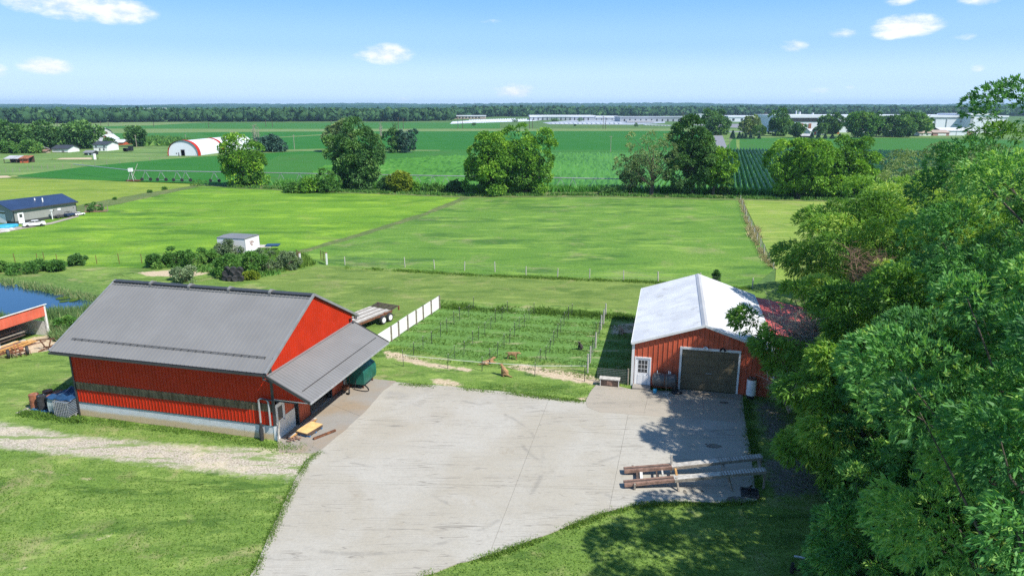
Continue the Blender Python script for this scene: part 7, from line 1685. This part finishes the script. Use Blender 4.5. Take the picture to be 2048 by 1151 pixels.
shed('red_store', 'white store with pale roof and red door behind the small dark tree', 1620, 1652, 270, 7, 10, 'white', 'roof_white', 4, 'building', extra=[(.25, .35, 0, .9, 'red_front', 'door')])
block('container', 'orange red container beside the open dark tree', 1656, 1678, 267.5, 259.5, 8, 'red_faded', 'rust_light', 'container', roof_t=.3)
shed('car_port', 'low dark roofed carport behind the first spruces of the right row', 1603, 1622, 275, 3, 8, 'trim_dark', 'silver_roof', 3, 'carport')
for i, (x, w_, h_) in enumerate(((1590, 2.5, 9), (1597, 4, 7), (1623, 4, 5))): g = G(x, 248); s_ = g.y / FPX; o = B().cyl((0, 0, 0), (0, 0, (16 + h_) * s_), w_ * .5 * s_, 10).build('roof_stack', M['far_white']); o.location = g; tag(o, ['thin white stack above the factory roof', 'thick white silo above the factory roof', 'short white stack right of the silo'][i], 'stack')
# rows of trailers and parked trucks in the lots
tr = None
def row(x0, x1, yb, n, wpx, hpx, lab, grp, mat='far_white', yl=None):
    global tr
    first = None
    for i in range(n):
        f = i / max(1, n - 1); x = x0 + (x1 - x0) * f; y = yb + ((yl or yb) - yb) * f; g = G(x, y); s = g.y / FPX
        if first is None: first = B().box((0, 0, .62), (1, 1, .76)).box((0, 0, .12), (.8, .8, .24)).build('semi_trailer', M[mat]); o = first
        else: o = first.copy(); C.objects.link(o)
        o.location = g; o.scale = (wpx * s, 12, hpx * s); tag(o, lab % ordw(i + 1), 'trailer', grp)
row(922, 1052, 246, 26, 3.4, 2.8, '%s white trailer from the left in the front row of the left lot', 'trailers of the left lot', yl=240.5)
row(940, 1030, 242.5, 20, 3.2, 2.6, '%s white trailer from the left in the back row of the left lot', 'trailers of the left lot', yl=239.5)
row(1105, 1240, 248, 16, 5, 2., '%s white truck from the left below the centre warehouse', 'trucks below the centre warehouse', yl=248)
row(1254, 1306, 245, 14, 3.6, 3.6, '%s silver tanker from the left in the right lot', 'tankers of the right lot', 'silver_roof')
row(1290, 1360, 250.5, 12, 3.6, 1.3, '%s pale flat panel from the left near the power line', 'flat panels by the power line', yl=252.5)
# houses and white buildings along the left wood edge
for i, (x0, x1, yb, yt) in enumerate(((66, 74, 243.5, 239), (78, 84, 243.5, 240), (98, 106, 243.5, 239.5), (110, 116, 243, 240), (148, 158, 243, 239.5), (176, 186, 242, 238.5), (196, 206, 242, 239))):
    shed('far_house', '%s tiny white house from the left at the foot of the woods' % ordw(i + 1), x0, x1, yb, (yb - yt) * .6, 14, 'far_white', 'far_white' if i % 2 else 'silver_roof', (yb - yt) * .45, 'house')
block('white_hall', 'white long hall at the edge of the left woods, first', 248, 271, 243.5, 236.5, 40); block('white_hall', 'white long hall at the edge of the left woods, second', 304, 345, 242.5, 236.5, 40, roof='far_white')
a = G(240, 222.5); t = thing('hospital', 'bright white building complex on the distant left ridge', 'building', (a.x, a.y, 0)); s_ = a.y / FPX
g = Vector((0, 1850, 0))
t.location = ((240 - 1024) / FPX * 1850 * .97, 1850, 0)
for x0, w_, h_ in ((0, 16, 4.2), (18, 14, 3.2), (34, 22, 4), (58, 24, 5)):
    k = 1850 / FPX; B().span((x0 * k, 0, 0), ((x0 + w_) * k, 30, 12.0 + h_ * k * .6)).build('wing', M['far_white'], t)
# distant towers
k = 3600 / FPX; t = thing('water_tower', 'white water tower on the right horizon', 'water tower', ((1948 - 1024) / FPX * 3600 * .97, 3600, 0)); B().cyl((0, 0, 0), (0, 0, 30), 1.6, 8).build('stem', M['far_white'], t); B().lathe([(1.6, 28), (8, 31), (8.5, 35), (6, 38), (.5, 39)], n=16).build('tank', M['far_white'], t, smooth=True)
t = thing('radio_mast', 'thin radio mast above the centre horizon', 'mast', ((952 - 1024) / FPX * 3600, 3600, 0)); B().cyl((0, 0, 0), (0, 0, 48), 1.0, 6, .6).build('shaft', M['far_grey'], t); B().cyl((0, 0, 40), (0, 0, 43), 1.6, 8).build('antenna', M['far_white'], t)
# single trees at the field edges before the woods
for i, (x, y, w_, h_) in enumerate(((790, 256, 10, 10), (948, 251, 8, 5), (1272, 253, 8, 6), (1150, 252, 4, 3), (1420, 246, 12, 6), (1110, 243, 14, 5), (1160, 243, 10, 7), (1030, 244, 12, 4))):
    far_tree(['lone dark tree in the field left of the twin poles', 'small dark bush before the trailer lot', 'small dark bush below the right lot', 'tiny bush on the field edge, centre', 'green shrub group left of the round tree', 'shrub before the centre warehouse, left', 'shrub before the centre warehouse, right', 'shrub at the end of the trailer lot'][i], x, y, w_, h_, 580 + i, 'leaf_dark', 300, name='far_tree')
